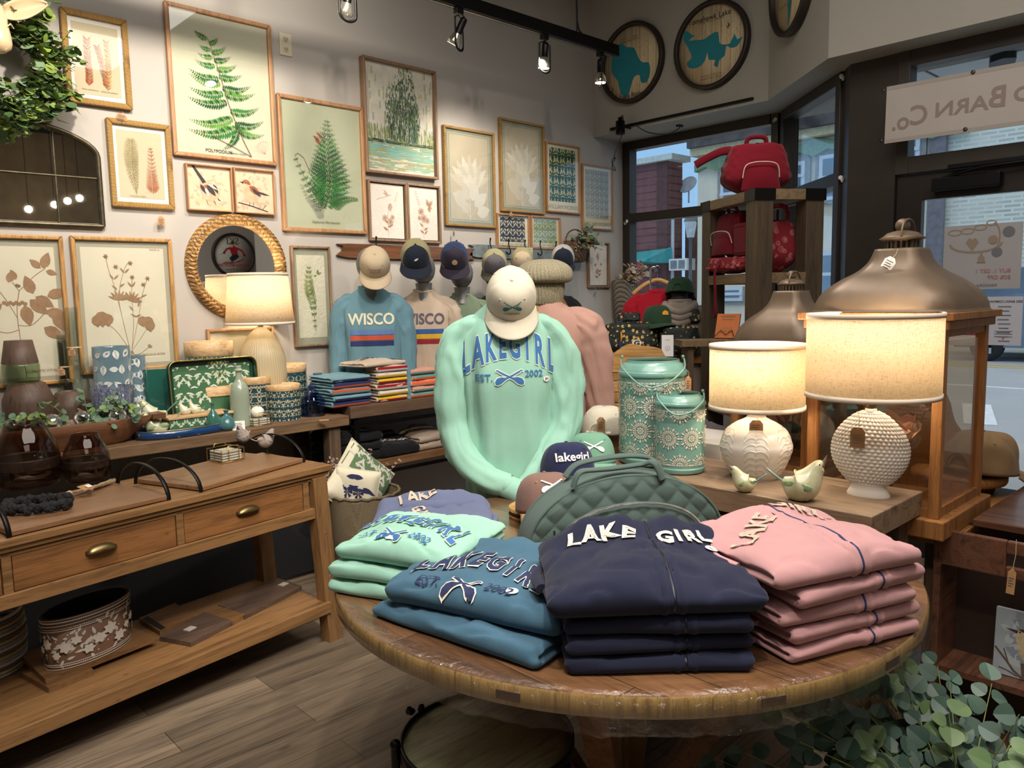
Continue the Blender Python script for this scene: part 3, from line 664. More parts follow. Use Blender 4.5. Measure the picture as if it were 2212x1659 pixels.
# ---- hanging track with three heads
A_=Pz(900,-20,3.0); z=3.0; x0,x1=1.0,4.237
o=thing('hanging_light_track','long black track hanging from the ceiling in front of the left wall','light track',(0,3.4,3.094))
MB().box(((x0+x1)/2,0,0),(x1-x0,.05,.07)).build('rail',M_black,o,bevel=.003)
MB().box(((x0+x1)/2,0,-.037),(x1-x0,.012,.004)).build('rail_slot',mat('steel',rgb(150,150,150),.3,.9),o)
MB().tube([(3.846,0,.03),(3.846,0,.95)],.006,8).tube([(1.5,0,.03),(1.5,0,.95)],.006,8).tube(cat([(3.846,0,.12),(3.866,0,.06),(3.906,0,.035)],8),.005,6).build('suspension_rod',M_black,o)
def head(px,tilt,az,label):
    k=Pz(px,0,3.0); 
    # x on the rail from the pixel column
    bx=min((abs((lambda v:CX+F*v.dot(RGT)/v.dot(FWD))(Vector((q/100,3.4,2.98))-EYE)-px),q/100) for q in range(100,430))[1]
    o=thing('track_head',label,'track light',(bx,3.4,3.059),0,'track light heads')
    MB().box((0,0,-.012),(.05,.03,.035)).build('adapter',M_black,o,bevel=.003)
    T_=Matrix.Translation((0,0,-.115))@Matrix.Rotation(az,4,'Z')
    MB().tube([(-.045,0,.06),(-.045,0,-.075)],.0035,6,0,M=T_,ry=.008).tube([(.045,0,.06),(.045,0,-.075)],.0035,6,0,M=T_,ry=.008).tube([(-.045,0,.06),(0,0,.078),(.045,0,.06)],.0035,6,0,M=T_).tube([(.045*math.cos(t*PI/8),0,-.075-.03*math.sin(t*PI/8)) for t in range(9)],.0035,6,0,M=T_,ry=.008).build('yoke',M_black,o)
    L_=T_@Matrix.Rotation(tilt,4,'X')
    MB().lathe([(.004,.07),(.017,.068),(.020,.05),(.020,-.012),(.022,-.014)],20,0,L_).build('lamp_socket',M_black,o)
    MB().lathe([(.018,-.012),(.026,-.03),(.036,-.055),(.038,-.068),(.034,-.078)],24,0,L_,caps=False).build('reflector_bulb',mat('silver_glass',rgb(200,196,180),.15,.85,var=0),o)
    MB().lathe([(.0001,-.076),(.034,-.076)],20,0,L_,caps=False).build('bulb_face',emis('bulb_face',(1,.88,.68,1),12),o)
    MB().tube(cat([L_@Vector((0,0,.07)),(0.012,0,-.02),(0,0,-.03)],8),.003,6).build('cord',M_black,o)
    return o
head(990,.55,.4,'track head tilted left, first from the left on the hanging track')
head(1175,.12,0,'track head pointing straight down, middle of the hanging track')
head(1296,-.0,.9,'track head at the end of the hanging track, in front of the lake map').children[2].rotation_euler=(0,0,0)
head(750,.4,0,'track head whose rim only just shows at the top edge of the photo')
# sign on the wall opposite, seen in the round mirror
o=thing('ski_sign','round white wooden ski sign with a skier, seen only in the round mirror','wall sign',(4.72,-1.99,2.13),PI)
T_=Matrix.Rotation(PI/2,4,'X')
MB().lathe([(.27,0),(.27,.045),(.30,.045),(.30,0)],56,0,T_,caps=False).build('rim',M_ring,o)
MB().lathe([(.0001,0),(.275,0),(.275,.018),(.0001,.018)],56,0,T_,caps=False).build('board',mat('white_boards',rgb(206,202,194),.7,var=.06),o)
A=Art(); A.text('SKI',0,.19,.13,0,off=.02); A.text('CASCADE MOUNTAIN',0,-.135,.052,1,off=.02,sx=.85); A.text('Portage, Wisconsin',0,-.19,.03,0)
A.poly([(-.06,.02),(.02,0),(.05,.08),(-.02,.13),(-.07,.09)],1,1); A.line([(-.05,.1),(-.13,.06),(-.16,-.0)],.028,1,1); A.line([(.02,.1),(.09,.08),(.13,.03)],.028,1,1)
A.poly([(-.06,.02),(.02,0),(.06,-.04),(.03,-.09),(-.03,-.06),(-.08,-.02)],2,2); A.disc(-.0,.145,.025,3,2); A.poly([(-.025,.15),(.025,.15),(.015,.185),(-.015,.185)],2,3)
A.line([(-.15,-.05),(-.02,-.10),(.13,-.095)],.012,1,2); A.line([(-.1,-.085),(.05,-.115),(.16,-.11)],.01,0,1); A.line([(-.16,0),(-.12,-.1)],.005,0,1); A.line([(.13,.03),(.2,.0)],.005,0,1); A.disc(-.16,0,.015,2,3); A.disc(.13,.03,.015,2,3)
fb=MB(); A.front(fb,-.0185); fb.build('sign_print',[mat('ink_olive',rgb(110,100,70),.7,var=0),mat('sign_red',rgb(176,30,36),.7,var=0),mat('sign_navy',rgb(30,32,52),.7,var=0),mat('skin_tone',rgb(206,160,130),.7,var=0)],o)

for px,py in ((172,428),(146,434),(118,442),(62,452)):
    P=Py(px,py,4.24); d_=ray(px,py); t_=(P.y+3.9)/d_.y; q=Vector((P.x+d_.x*t_,-3.9,P.z+d_.z*t_))
    o=thing('pendant_lamp','small bare pendant lamp at the back of the shop, seen in the arched mirror','lamp',q,0,'back pendant lamps'); MB().ball((0,0,0),.04).build('bulb',emis('pendant_bulb',(1,.86,.6,1),25),o); MB().tube([(0,0,.03),(0,0,4.05-q.z)],.004,5).build('cord',M_black,o)
# ================================================================ PICTURES ON THE LEFT WALL
YW=4.248
M_oak=wood('frame_oak',rgb(176,132,92),rgb(134,94,62),'Z',2,.5,False)
M_walnutf=wood('frame_brown',rgb(140,112,86),rgb(98,76,58),'Z',2,.55,False)
M_bamboo=wood('frame_bamboo',rgb(184,140,82),rgb(120,82,44),'Z',3,.45,True)
def rattanmat():
    m_,nt,b=_new('rattan_wrap'); co=_coord(nt); b.inputs['Roughness'].default_value=.5
    outs=[]
    for ax in ('Z','X'):
        wv=nt.nodes.new('ShaderNodeTexWave'); wv.bands_direction=ax; wv.inputs['Scale'].default_value=58; wv.inputs['Distortion'].default_value=.3; nt.links.new(co,wv.inputs[0]); outs.append(wv.outputs['Fac'])
    at=nt.nodes.new('ShaderNodeVertexColor') if False else None
    n=_noise(nt,9,3,co)
    ge=nt.nodes.new('ShaderNodeUVMap'); sp=nt.nodes.new('ShaderNodeSeparateXYZ'); nt.links.new(ge.outputs[0],sp.inputs[0])
    x=nt.nodes.new('ShaderNodeMix'); x.data_type='FLOAT'; nt.links.new(sp.outputs[0],x.inputs[0]); nt.links.new(outs[0],x.inputs[2]); nt.links.new(outs[1],x.inputs[3])
    c=_ramp(nt,x.outputs[0],[(.05,rgb(110,70,26)),(.45,rgb(206,164,96))]); c=_mix(nt,c,rgb(84,50,22),_ramp(nt,n.outputs[0],[(.58,(0,0,0,1)),(.75,(.75,.75,.75,1))]))
    nt.links.new(c,b.inputs['Base Color']); _bump(nt,b,x.outputs[0],.8,.004); return m_
M_rattan=rattanmat()
M_pglass=clear('picture_glass',(.97,.98,.97,1),1,.02)
M_mat=mat('white_mount',rgb(232,228,222),.8,var=0); M_ivory=mat('ivory_paper',rgb(206,202,182),.85,var=.015,vs=3); M_cream=mat('cream_paper',rgb(205,190,164),.85,var=.03,vs=6)
M_tan=mat('sepia_ink',rgb(158,124,96),.8,var=.1,vs=40); M_brn=mat('brown_ink',rgb(132,104,84),.8,var=0)
M_f1=mat('fern_green',rgb(50,122,52),.75,var=.2,vs=30); M_f2=mat('fern_light',rgb(106,160,64),.75,var=.15,vs=30); M_f3=mat('fern_dark',rgb(30,84,44),.75,var=.1,vs=30)
M_rust=mat('rust_fern',rgb(176,92,56),.8,var=.15,vs=30); M_ochre=mat('ochre_fern',rgb(196,146,84),.8,var=.15,vs=30); M_olive=mat('olive_fern',rgb(154,142,96),.8,var=.15,vs=30); M_ink=mat('ink',rgb(90,84,76),.8,var=0)
def picture(label,TL,BR,fw,fm,art,mats,group=None,dep=.03,glass=True,back=0,paper=0,inset=None,name='framed_print',catg='picture',lean=0,y=YW,TR=None,BL=None):
    """rectangle from its pixel corners on the wall plane; art(A,w,h) draws the sheet"""
    yf=y-dep
    a=Py(*TL,yf); c=Py(*BR,yf); b=Py(*TR,yf) if TR else None; d=Py(*BL,yf) if BL else None
    x0=(a.x+d.x)/2 if d else a.x; x1=(c.x+b.x)/2 if b else c.x; z1=(a.z+b.z)/2 if b else a.z; z0=(c.z+d.z)/2 if d else c.z
    W=x1-x0; H=z1-z0
    o=thing(name,label,catg,((x0+x1)/2,y,(z0+z1)/2),0,group)
    f=MB(); T=dep
    for sx,sy in ((1,0),(-1,0),(0,1),(0,-1)):
        if sx: P=[(sx*W/2,-H/2),(sx*W/2,H/2),(sx*(W/2-fw),H/2-fw),(sx*(W/2-fw),-H/2+fw)]
        else: P=[(-W/2,sy*H/2),(W/2,sy*H/2),(W/2-fw,sy*(H/2-fw)),(-W/2+fw,sy*(H/2-fw))]
        vs=[(p[0],-T,p[1]) for p in P]+[(p[0],0,p[1]) for p in P]
        f.add(vs,[(0,1,2,3),(7,6,5,4),(0,4,5,1),(1,5,6,2),(2,6,7,3),(3,7,4,0)])
    fo=f.build('frame',fm,o,bevel=min(.006,fw*.25) )
    uv=fo.data.uv_layers.new(name='UVMap')
    for p in fo.data.polygons:
        for li in p.loop_indices: uv.data[li].uv=(1 if p.index//6>=2 else 0,0)
    bm_=bmesh.new(); bm_.from_mesh(fo.data); bmesh.ops.recalc_face_normals(bm_,faces=bm_.faces); bm_.to_mesh(fo.data); bm_.free()
    w_,h_=W-2*fw,H-2*fw
    yb=-(T*.35)
    MB().box((0,yb/2,0),(w_+.004,-yb,h_+.004)).build('backing',mats[back],o)
    A=Art(); art(A,w_,h_); fb=MB(); A.front(fb,yb-.0005); fb.build('print',mats,o)
    if glass: MB().box((0,-T*.8,0),(w_+.002,.0015,h_+.002)).build('glass',M_pglass,o)
    return o
def fern(A,stem,n,env,ang,mi,mi2=None,pn=12,pw=.5,side=(1,-1),droop=0,wst=.0015,mis=None,seed=0,curl=.25,lw=1.0):
    """two-level frond; stem tip first; env(t)=pinna length at t from tip, ang(t)=angle to the stem direction"""
    S=cat([(x,y,0) for x,y in stem],n); rnd=random.Random(seed)
    A.line([(p.x,p.y) for p in S],wst,mis if mis is not None else mi,3,wst*2)
    for i in range(1,n):
        t=i/n; d=(S[i-1]-S[i+1]).normalized(); base=math.atan2(d.y,d.x); L=env(t)
        for sd in side:
            a=base+sd*ang(t); mm=mi if (mi2 is None or rnd.random()<.55) else mi2
            off=.5/n*(1 if sd>0 else 0); p=S[i]
            if L<.012: A.leaf(p.x,p.y,a,max(L,.006),max(L,.006)*.45*lw,mm,1); continue
            k=max(4,int(pn*(L/env(.6)) if env(.6)>0 else pn)); 
            qx=lambda s_: (p.x+L*s_*math.cos(a+sd*-curl*s_),p.y+L*s_*math.sin(a+sd*-curl*s_)-droop*L*s_*s_)
            A.line([qx(s_/5) for s_ in range(6)],wst*.7,mm,2,wst*.3)
            for j in range(1,k+1):
                s_=j/(k+.6); x,y=qx(s_); l=L*pw*.45*(1-s_**1.6)+.0018
                for s2 in (1,-1): A.leaf(x,y,a-sd*curl*s_+s2*1.15,l,min(l*.5,L/k*.74)*lw,mm,1+.2*(j%2),3)
def sprig(A,stem,n,L,mi,lw=.4,ang=.9,wst=.0015,env=None,layer=1):
    S=cat([(x,y,0) for x,y in stem],n); sp=(S[1]-S[0]).length*math.sin(ang)*.85; A.line([(p.x,p.y) for p in S],wst,mi,layer+1,wst*1.4)
    for i in range(1,n):
        d=(S[i-1]-S[i+1]).normalized(); b_=math.atan2(d.y,d.x); l=L*(env(i/n) if env else 1)
        for s_ in (1,-1): A.leaf(S[i].x,S[i].y,b_+s_*ang,l,min(l*lw,sp),mi,layer+.2*(i%2),4)
# -- orange fern triple
MF=[M_mat,M_cream,M_rust,M_ochre,M_ink,M_brn]
def a1(A,w,h):
    A.rect(-w*.43,-h*.44,w*.43,h*.44,1,1)
    q=lambda x,y:(x*w,y*h)
    sprig(A,[q(-.16,.25),q(-.17,0),q(-.16,-.2),q(-.18,-.33)],26,.028,2,.36,.75,layer=2)
    sprig(A,[q(.02,.18),q(.08,.0),q(.14,-.2),q(.14,-.33)],24,.024,2,.36,.8,layer=2); sprig(A,[q(.2,.26),q(.21,.0),q(.2,-.15),q(.17,-.36)],28,.022,3,.36,.8,layer=2)
    A.line([q(.04,-.1),q(.12,-.3)],.0015,4,2); A.text('Filices americanae',-.16*w,-.38*h,.010,5,2); A.text('Adiantum pedatum',.2*w,-.38*h,.010,5,2)
picture('rattan-framed print of three orange ferns, beside the wreath at top left',(128,13),(290,235),.028,M_rattan,a1,MF,'rattan framed fern prints',TR=(273,41),BL=(147,222))
def a2(A,w,h):
    A.rect(-w*.43,-h*.44,w*.43,h*.44,1,1); q=lambda x,y:(x*w,y*h)
    fern(A,[q(-.16,.33),q(-.17,0),q(-.12,-.38)],22,lambda t:.008+.045*math.sin(PI*min(1,t*1.05))**.7,lambda t:1.0,2,pn=6,pw=.5,lw=.8)
    fern(A,[q(.2,.25),q(.2,-.1),q(.2,-.36)],15,lambda t:.006+.04*t**.6,lambda t:1.15,3,pn=6,pw=.5,lw=.8)
    A.text('Polypodium vulgare',-.1*w,-.41*h,.010,4,2)
picture('rattan-framed print of one olive and one rust fern, lower of the two small fern prints',(228,252),(382,455),.026,M_rattan,a2,[M_mat,M_cream,M_olive,M_rust,M_brn],'rattan framed fern prints',TR=(366,270),BL=(245,443))
# -- large polypodium
def a3(A,w,h):
    q=lambda x,y:((x-.5)*w,(.5-y)*h)
    A.rect(-w/2,-h/2,w/2,h/2,0,0)
    stem=[q(.245,.135),q(.36,.16),q(.42,.28),q(.48,.43),q(.55,.62),q(.66,.83),q(.76,.98)]
    S=cat([(x,y,0) for x,y in stem],60)
    A.line([(p.x,p.y) for p in S],.0022,4,4,.004)
    A.line([q(.76,.98),q(.60,.93),q(.36,.86)],.003,4,3)
    PN=[((.36,.17),(.24,.12)),((.38,.2),(.48,.14)),((.395,.24),(.28,.22)),((.4,.26),(.56,.19)),((.41,.29),(.26,.28)),((.42,.31),(.60,.26)),((.43,.35),(.23,.33)),((.44,.37),(.66,.31)),((.46,.44),(.16,.40)),((.46,.42),(.71,.38)),((.475,.47),(.16,.435)),((.49,.5),(.8,.45)),
        ((.5,.54),(.15,.53)),((.51,.54),(.84,.50)),((.53,.6),(.13,.60)),((.56,.66),(.88,.60)),((.58,.71),(.13,.76)),((.6,.75),(.92,.70)),((.62,.78),(.12,.83)),((.64,.80),(.92,.80)),((.63,.80),(.46,.95)),((.62,.74),(.72,.84))]
    for i,(b,t) in enumerate(PN):
        bx,by=q(*b);tx,ty=q(*t); L=math.hypot(tx-bx,ty-by); a=math.atan2(ty-by,tx-bx); cv=.12*(1 if tx<bx else -1)
        f=lambda s:(lerp(bx,tx,s)-math.sin(a)*cv*L*math.sin(PI*s),lerp(by,ty,s)+math.cos(a)*cv*L*math.sin(PI*s))
        A.line([f(s/8) for s in range(9)],.0015,1,3,.0006)
        k=int(6+L*58); 
        for j in range(k):
            s=(j+.3)/k; x,y=f(s); l=(.014+.115*L)*(1-s)**.65*(.55+.45*min(1,s*6)); x2,y2=f(min(1,s+.05)); da=math.atan2(y2-y,x2-x)
            for s2 in (1,-1): A.leaf(x,y,da+s2*1.2,l,min(l*.45,L/k*.98),(1,2,3)[(i+j*(s2+2))%3] if i>3 else (1,2)[(i+j)%2],1+.25*((j+i)%3),4,bend=s2*-.15)
    for x in (.185,.27): A.disc(*q(x,.845),.006,5,1,12); A.line([q(x,.85),q(x,.88)],.001,5,1)
    lf=[q(.78,.86),q(.86,.84),q(.92,.89),q(.93,.93),q(.87,.90)]; 
    for k in range(8):
        a_=.3+k*.22; A.line([q(.92,.95),(q(.92,.95)[0]-.07*math.cos(a_),q(.92,.95)[1]+.07*math.sin(a_))],.0008,5,1)
        A.disc(q(.92,.95)[0]-.05*math.cos(a_),q(.92,.95)[1]+.05*math.sin(a_)+.02,.0018,4,1,8)
    A.text('POLYPODIUM',q(.42,.965)[0],q(.42,.965)[1],.024,6,2,off=.01); A.text('alpestre, Hoppe',q(.62,.967)[0],q(.62,.967)[1],.014,6,2)
picture('largest framed print, a big branching green fern frond in a pale oak frame',(352,0),(603,359),.022,M_oak,a3,[M_ivory,M_f1,M_f2,M_f3,mat('stem_red',rgb(120,70,60),.8,var=0),mat('pink_ink',rgb(196,140,128),.8,var=0),M_ink],'oak framed green fern prints',TR=(583,52),BL=(379,334))
# -- second fern
def a4(A,w,h):
    q=lambda x,y:((x-.5)*w,(.5-y)*h)
    A.rect(-w/2,-h/2,w/2,h/2,0,0)
    fern(A,[q(.57,.11),q(.56,.35),q(.57,.6),q(.50,.84)],19,lambda t:.012+.17*min(1,t*1.25)**.95*(1-.25*max(0,t-.75)*4),lambda t:.95-.25*t,1,2,pn=13,pw=.62,curl=-.35,lw=.95,mis=5,seed=4)
    fern(A,[q(.14,.43),q(.25,.6),q(.38,.75),q(.48,.86)],11,lambda t:.015+.05*t,lambda t:1.0,1,2,pn=6,pw=.7,curl=-.2,mis=5)
    fern(A,[q(.2,.65),q(.28,.76),q(.38,.84),q(.46,.92)],15,lambda t:.008+.03*t,lambda t:1.1,3,pn=5,pw=.7)
    fern(A,[q(.94,.74),q(.78,.75),q(.6,.82)],12,lambda t:.01+.04*t,lambda t:1.1,1,pn=6,pw=.7)
    A.line([q(.14,.43),q(.18,.41),q(.25,.44),q(.32,.55)],.003,5,3)
    for t_,x,y in ((.6,.5,.26),(.6,.46,.29),(.6,.48,.32)): A.leaf(*q(x,y),2.6,.05,.012,6,4)
    A.text('Asplenium filix-foemina',q(.5,.945)[0],q(.5,.945)[1],.020,4,2)
picture('oak-framed print of a dense triangular green fern on a sage ground',(596,200),(797,506),.022,M_oak,a4,[mat('sage_paper',rgb(186,188,164),.85,var=.015),M_f1,M_f3,mat('grey_fern',rgb(158,158,144),.8,var=0),M_ink,mat('stem_red',rgb(120,70,60)),M_rust],'oak framed green fern prints',TR=(783,231),BL=(617,498))
# -- tree painting, brush strokes
def a5(A,w,h):
    rnd=random.Random(11); q=lambda x,y:((x-.5)*w,(.5-y)*h)
    A.rect(-w/2,-h/2,w/2,h/2,0,0)
    def stroke(x,y,l,wd,mi,ly,vert=True):
        x,y=q(x,y); x=max(-w/2+wd,min(w/2-wd,x)); y=max(-h/2+l/2,min(h/2-l/2,y))
        if vert: A.poly([(x-wd/2,y-l/2),(x+wd/2,y-l/2*rnd.uniform(.6,1)),(x+wd/2,y+l/2),(x-wd/2,y+l/2*rnd.uniform(.6,1))],mi,ly)
        else:
            l=min(l,w*.2); x=max(-w/2+l/2,min(w/2-l/2,x)); A.poly([(x-l/2,y-wd/2),(x+l/2,y-wd/2*rnd.uniform(.2,1)),(x+l/2,y+wd/2),(x-l/2,y+wd/2)],mi,ly)
    for k in range(160): stroke(rnd.random(),rnd.random()*.7,.05,.012,rnd.choice((1,1,2)),1)
    for k in range(420): y=.72+rnd.random()*.28; m_=rnd.choice((5,6,6,7)) if y<.86 else rnd.choice((1,2,7,6)); stroke(rnd.random(),y,rnd.uniform(.03,.09),rnd.uniform(.004,.012),m_,2,False)
    for k in range(260): stroke(rnd.random(),.58+rnd.random()*.14,rnd.uniform(.02,.05),.006,rnd.choice((2,8,8,7)),2.5)
    cl=[(.38,.44,.10,.27),(.50,.34,.10,.32),(.62,.32,.12,.36),(.70,.5,.10,.22),(.47,.6,.16,.14),(.64,.62,.14,.12),(.56,.48,.2,.2)]
    for k in range(1500):
        cx_,cy_,rx,ry=rnd.choice(cl); a=rnd.random()*2*PI; r=rnd.random()**.55; x=cx_+rx*r*math.cos(a); y=cy_+ry*r*math.sin(a)
        if y>.72: continue
        m_=rnd.choice((3,3,4,4,8,9) if r<.8 else (3,8,2)); stroke(x,y,rnd.uniform(.008,.028),rnd.uniform(.003,.007),m_,3+rnd.random())
    for x in (.48,.55,.62,.36,.70): stroke(x,.62,.10,.005,9,4.5)
    for k in range(36): stroke(rnd.choice((.45,.55,.62))+rnd.uniform(-.04,.04),rnd.uniform(.5,.68),rnd.uniform(.01,.03),.004,0,5)
    for k in range(90): stroke(rnd.random(),.71+rnd.uniform(-.01,.015),.03,.004,rnd.choice((9,8,4)),4,False)
pm=[mat('canvas_pale',rgb(196,194,184),.7,var=.08,vs=20),mat('cv_cream',rgb(204,196,172),.7,var=.05),mat('cv_sage',rgb(158,166,140),.7,var=.05),mat('cv_green',rgb(84,112,84),.7,var=.1),mat('cv_blue_green',rgb(58,92,84),.7,var=.1),mat('cv_teal',rgb(108,164,160),.7,var=.05),mat('cv_sea',rgb(128,170,150),.7,var=.05),mat('cv_olive',rgb(156,158,112),.7,var=.05),mat('cv_moss',rgb(116,132,76),.7,var=.05),mat('cv_dark',rgb(48,60,52),.7,var=.1)]
picture('framed canvas of tall misty green trees over turquoise water',(782,116),(950,389),.016,M_walnutf,a5,pm,dep=.05,glass=False,name='framed_painting',catg='painting',TR=(942,155),BL=(796,370))
# -- botanical sketches
M_rag=mat('rag_paper',rgb(212,204,194),.9,bump=.5,bs=70,var=.03,vs=20)
def flower(A,x,y,r,mi,n=7,ly=2):
    for k in range(n): A.leaf(x,y,2*PI*k/n,r,r*.45,mi,ly+.1*(k%2),4)
def fly_art(A,w,h):
    A.rect(-w*.47,-h*.48,w*.47,h*.48,1,1); q=lambda x,y:((x-.5)*w,(.5-y)*h)
    A.line([q(.5,.95),q(.5,.6),q(.55,.35)],.002,2,2); A.line([q(.2,.30),q(.62,.2)],.003,2,2)
    A.leaf(*q(.55,.22),2.4,.05,.014,3,2); A.leaf(*q(.55,.22),2.8,.05,.012,3,2); A.leaf(*q(.5,.22),2.1,.045,.010,3,2)
    for k in range(26): a=k*2.4; r=.0032*k**.5; A.disc(q(.58,.42)[0]+r*math.cos(a)*1.0,q(.58,.42)[1]+r*math.sin(a)*1.5,.0036,2 if k%2 else 3,2+.01*k,7)
    for k in range(9): A.disc(q(.72+.01*k,.32-.022*k)[0],q(.72,.32-.022*k)[1],.003,3,2,7)
    for x,y,r in ((.42,.62,.026),(.58,.68,.03),(.64,.60,.02)): flower(A,*q(x,y),r,3,8); A.disc(*q(x,y),r*.25,2,3,8)
    for x,y,a in ((.5,.78,.4),(.5,.84,2.6),(.5,.72,2.2)): A.leaf(*q(x,y),a,.045,.016,2,2)
def but_art(A,w,h):
    A.rect(-w*.47,-h*.48,w*.47,h*.48,1,1); q=lambda x,y:((x-.5)*w,(.5-y)*h)
    A.line([q(.5,.95),q(.46,.6),q(.3,.2)],.002,2,2)
    for k in range(12): A.leaf(*q(.24+.012*k,.1+.022*k),.4+(k%2)*2.2,.016,.006,3,2)
    bx,by=q(.68,.36)
    for a,l,wd in ((1.9,.055,.03),(.9,.055,.03),(-1.3,.04,.03),(-.4,.03,.025)): A.leaf(bx,by,a,l,wd,3,2); A.leaf(bx,by,a,l*.7,wd*.5,2,3)
    A.leaf(bx-.002,by-.02,1.5,.045,.006,2,4)
    for x,y,r in ((.42,.46,.03),(.5,.58,.034),(.36,.58,.02),(.62,.62,.024)): flower(A,*q(x,y),r,3,9); A.disc(*q(x,y),r*.3,2,3,8)
    for x,y,a in ((.5,.8,.5),(.5,.86,2.5),(.48,.74,2.4),(.52,.88,.9)): A.leaf(*q(x,y),a,.04,.014,2,2)
MS=[mat('dark_gap',rgb(60,44,36),.8,var=0),M_rag,M_tan,mat('pale_sepia',rgb(178,152,134),.8,var=.1,vs=30)]
picture('small framed sepia sketch of a dragonfly over a flower, left one under the tree canvas',(795,387),(884,524),.014,M_walnutf,fly_art,MS,'framed sepia flower sketches',glass=False,TR=(879,394),BL=(801,519))
picture('small framed sepia sketch of a butterfly and flowers, right one under the tree canvas',(880,393),(955,527),.014,M_walnutf,but_art,MS,'framed sepia flower sketches',glass=False,TR=(952,404),BL=(884,523))
def rose_art(A,w,h):
    A.rect(-w*.47,-h*.48,w*.47,h*.48,1,1); q=lambda x,y:((x-.5)*w,(.5-y)*h)
    A.line([q(.52,.92),q(.5,.25)],.002,2,2); 
    for k in range(20): a=k*2.4; r=.004*k**.5; A.disc(q(.48,.3)[0]+r*math.cos(a)*.9,q(.48,.3)[1]+r*math.sin(a)*1.5,.005,2 if k%2 else 3,2+.02*k,7)
    A.leaf(*q(.3,.12),.2,.025,.012,2,2); A.leaf(*q(.3,.12),-.8,.02,.01,2,2)
    for x,y,r in ((.36,.5,.02),(.66,.48,.018),(.46,.62,.02)): flower(A,*q(x,y),r,3,7); A.disc(*q(x,y),r*.4,2,3,8)
    for x,y,a in ((.5,.72,2.4),(.5,.76,.6),(.5,.8,2.8),(.5,.66,.3)): A.leaf(*q(x,y),a,.045,.02,2,2)
o=picture('small framed sepia rose sketch beside the tall magnolia basket',(1270,523),(1320,621),.014,M_walnutf,rose_art,MS,'framed sepia flower sketches',glass=False,TR=(1316,523),BL=(1275,622))
# -- proteas
M_taupe=mat('taupe_ground',rgb(186,174,154),.85,var=.05,vs=8); M_pale=mat('pale_petal',rgb(206,200,188),.85,var=.03,vs=12); M_pale2=mat('pale_petal2',rgb(196,188,174),.85,var=.03,vs=12); M_sage=mat('sage_mount',rgb(140,142,124),.85,var=.04,vs=12)
def protea(up):
    def f(A,w,h):
        A.rect(-w/2,-h/2,w/2,h/2,3,0); A.rect(-w*.44,-h*.465,w*.44,h*.465,1,.5); A.rect(-w*.43,-h*.46,w*.43,h*.46,3,.6); A.rect(-w*.41,-h*.45,w*.41,h*.45,4,.8)
        cx_,cy_=0,up*h
        rows=[(.36,9,1.15,.10),(.30,8,.9,.10),(.24,7,.65,.09)]
        for ri,(L,n,sp,wd) in enumerate(rows):
            for k in range(n):
                a=PI/2+sp*(k/(n-1)*2-1); m_=1 if (k+ri)%2 else 2; A.leaf(cx_+.03*(k/(n-1)*2-1)*-1*0,cy_-.12*h-ri*.02,a,L*h*(1-.12*abs(k/(n-1)*2-1)),wd*w*1.5,m_,1.5+ri*.4+.05*(k%2),6)
        for k,(x,y,a,l) in enumerate(((0,-.30,1.9,.2),(0,-.30,1.2,.2),(-.0,-.36,2.5,.22),(0,-.36,.7,.24),(0,-.44,2.0,.14),(.03,-.44,.3,.2),(-.02,-.28,2.9,.16))):
            A.leaf(x*w+.12*w*math.cos(a),y*h+.06*h,a,l*h,.2*w,1 if k%2 else 2,3+.1*k,6)
        A.line([(0,-.45*h),(.0,-.2*h),(0,0)],.005,1,3.9)
        for s_ in (1,-1): A.line([(0,-.42*h),(s_*.12*w,-.33*h),(s_*.25*w,-.28*h)],.003,1,3.9)
    return f
MP=[M_sage,M_pale,M_pale2,M_sage,M_taupe]
picture('tall rattan-framed pale protea print, left and lower of the pair',(957,269),(1075,493),.017,M_rattan,protea(.02),MP,'rattan framed protea prints',TR=(1067,286),BL=(967,487))
picture('tall rattan-framed pale protea print, right and upper of the pair',(1079,252),(1180,461),.016,M_rattan,protea(.06),MP,'rattan framed protea prints',TR=(1176,270),BL=(1086,458))
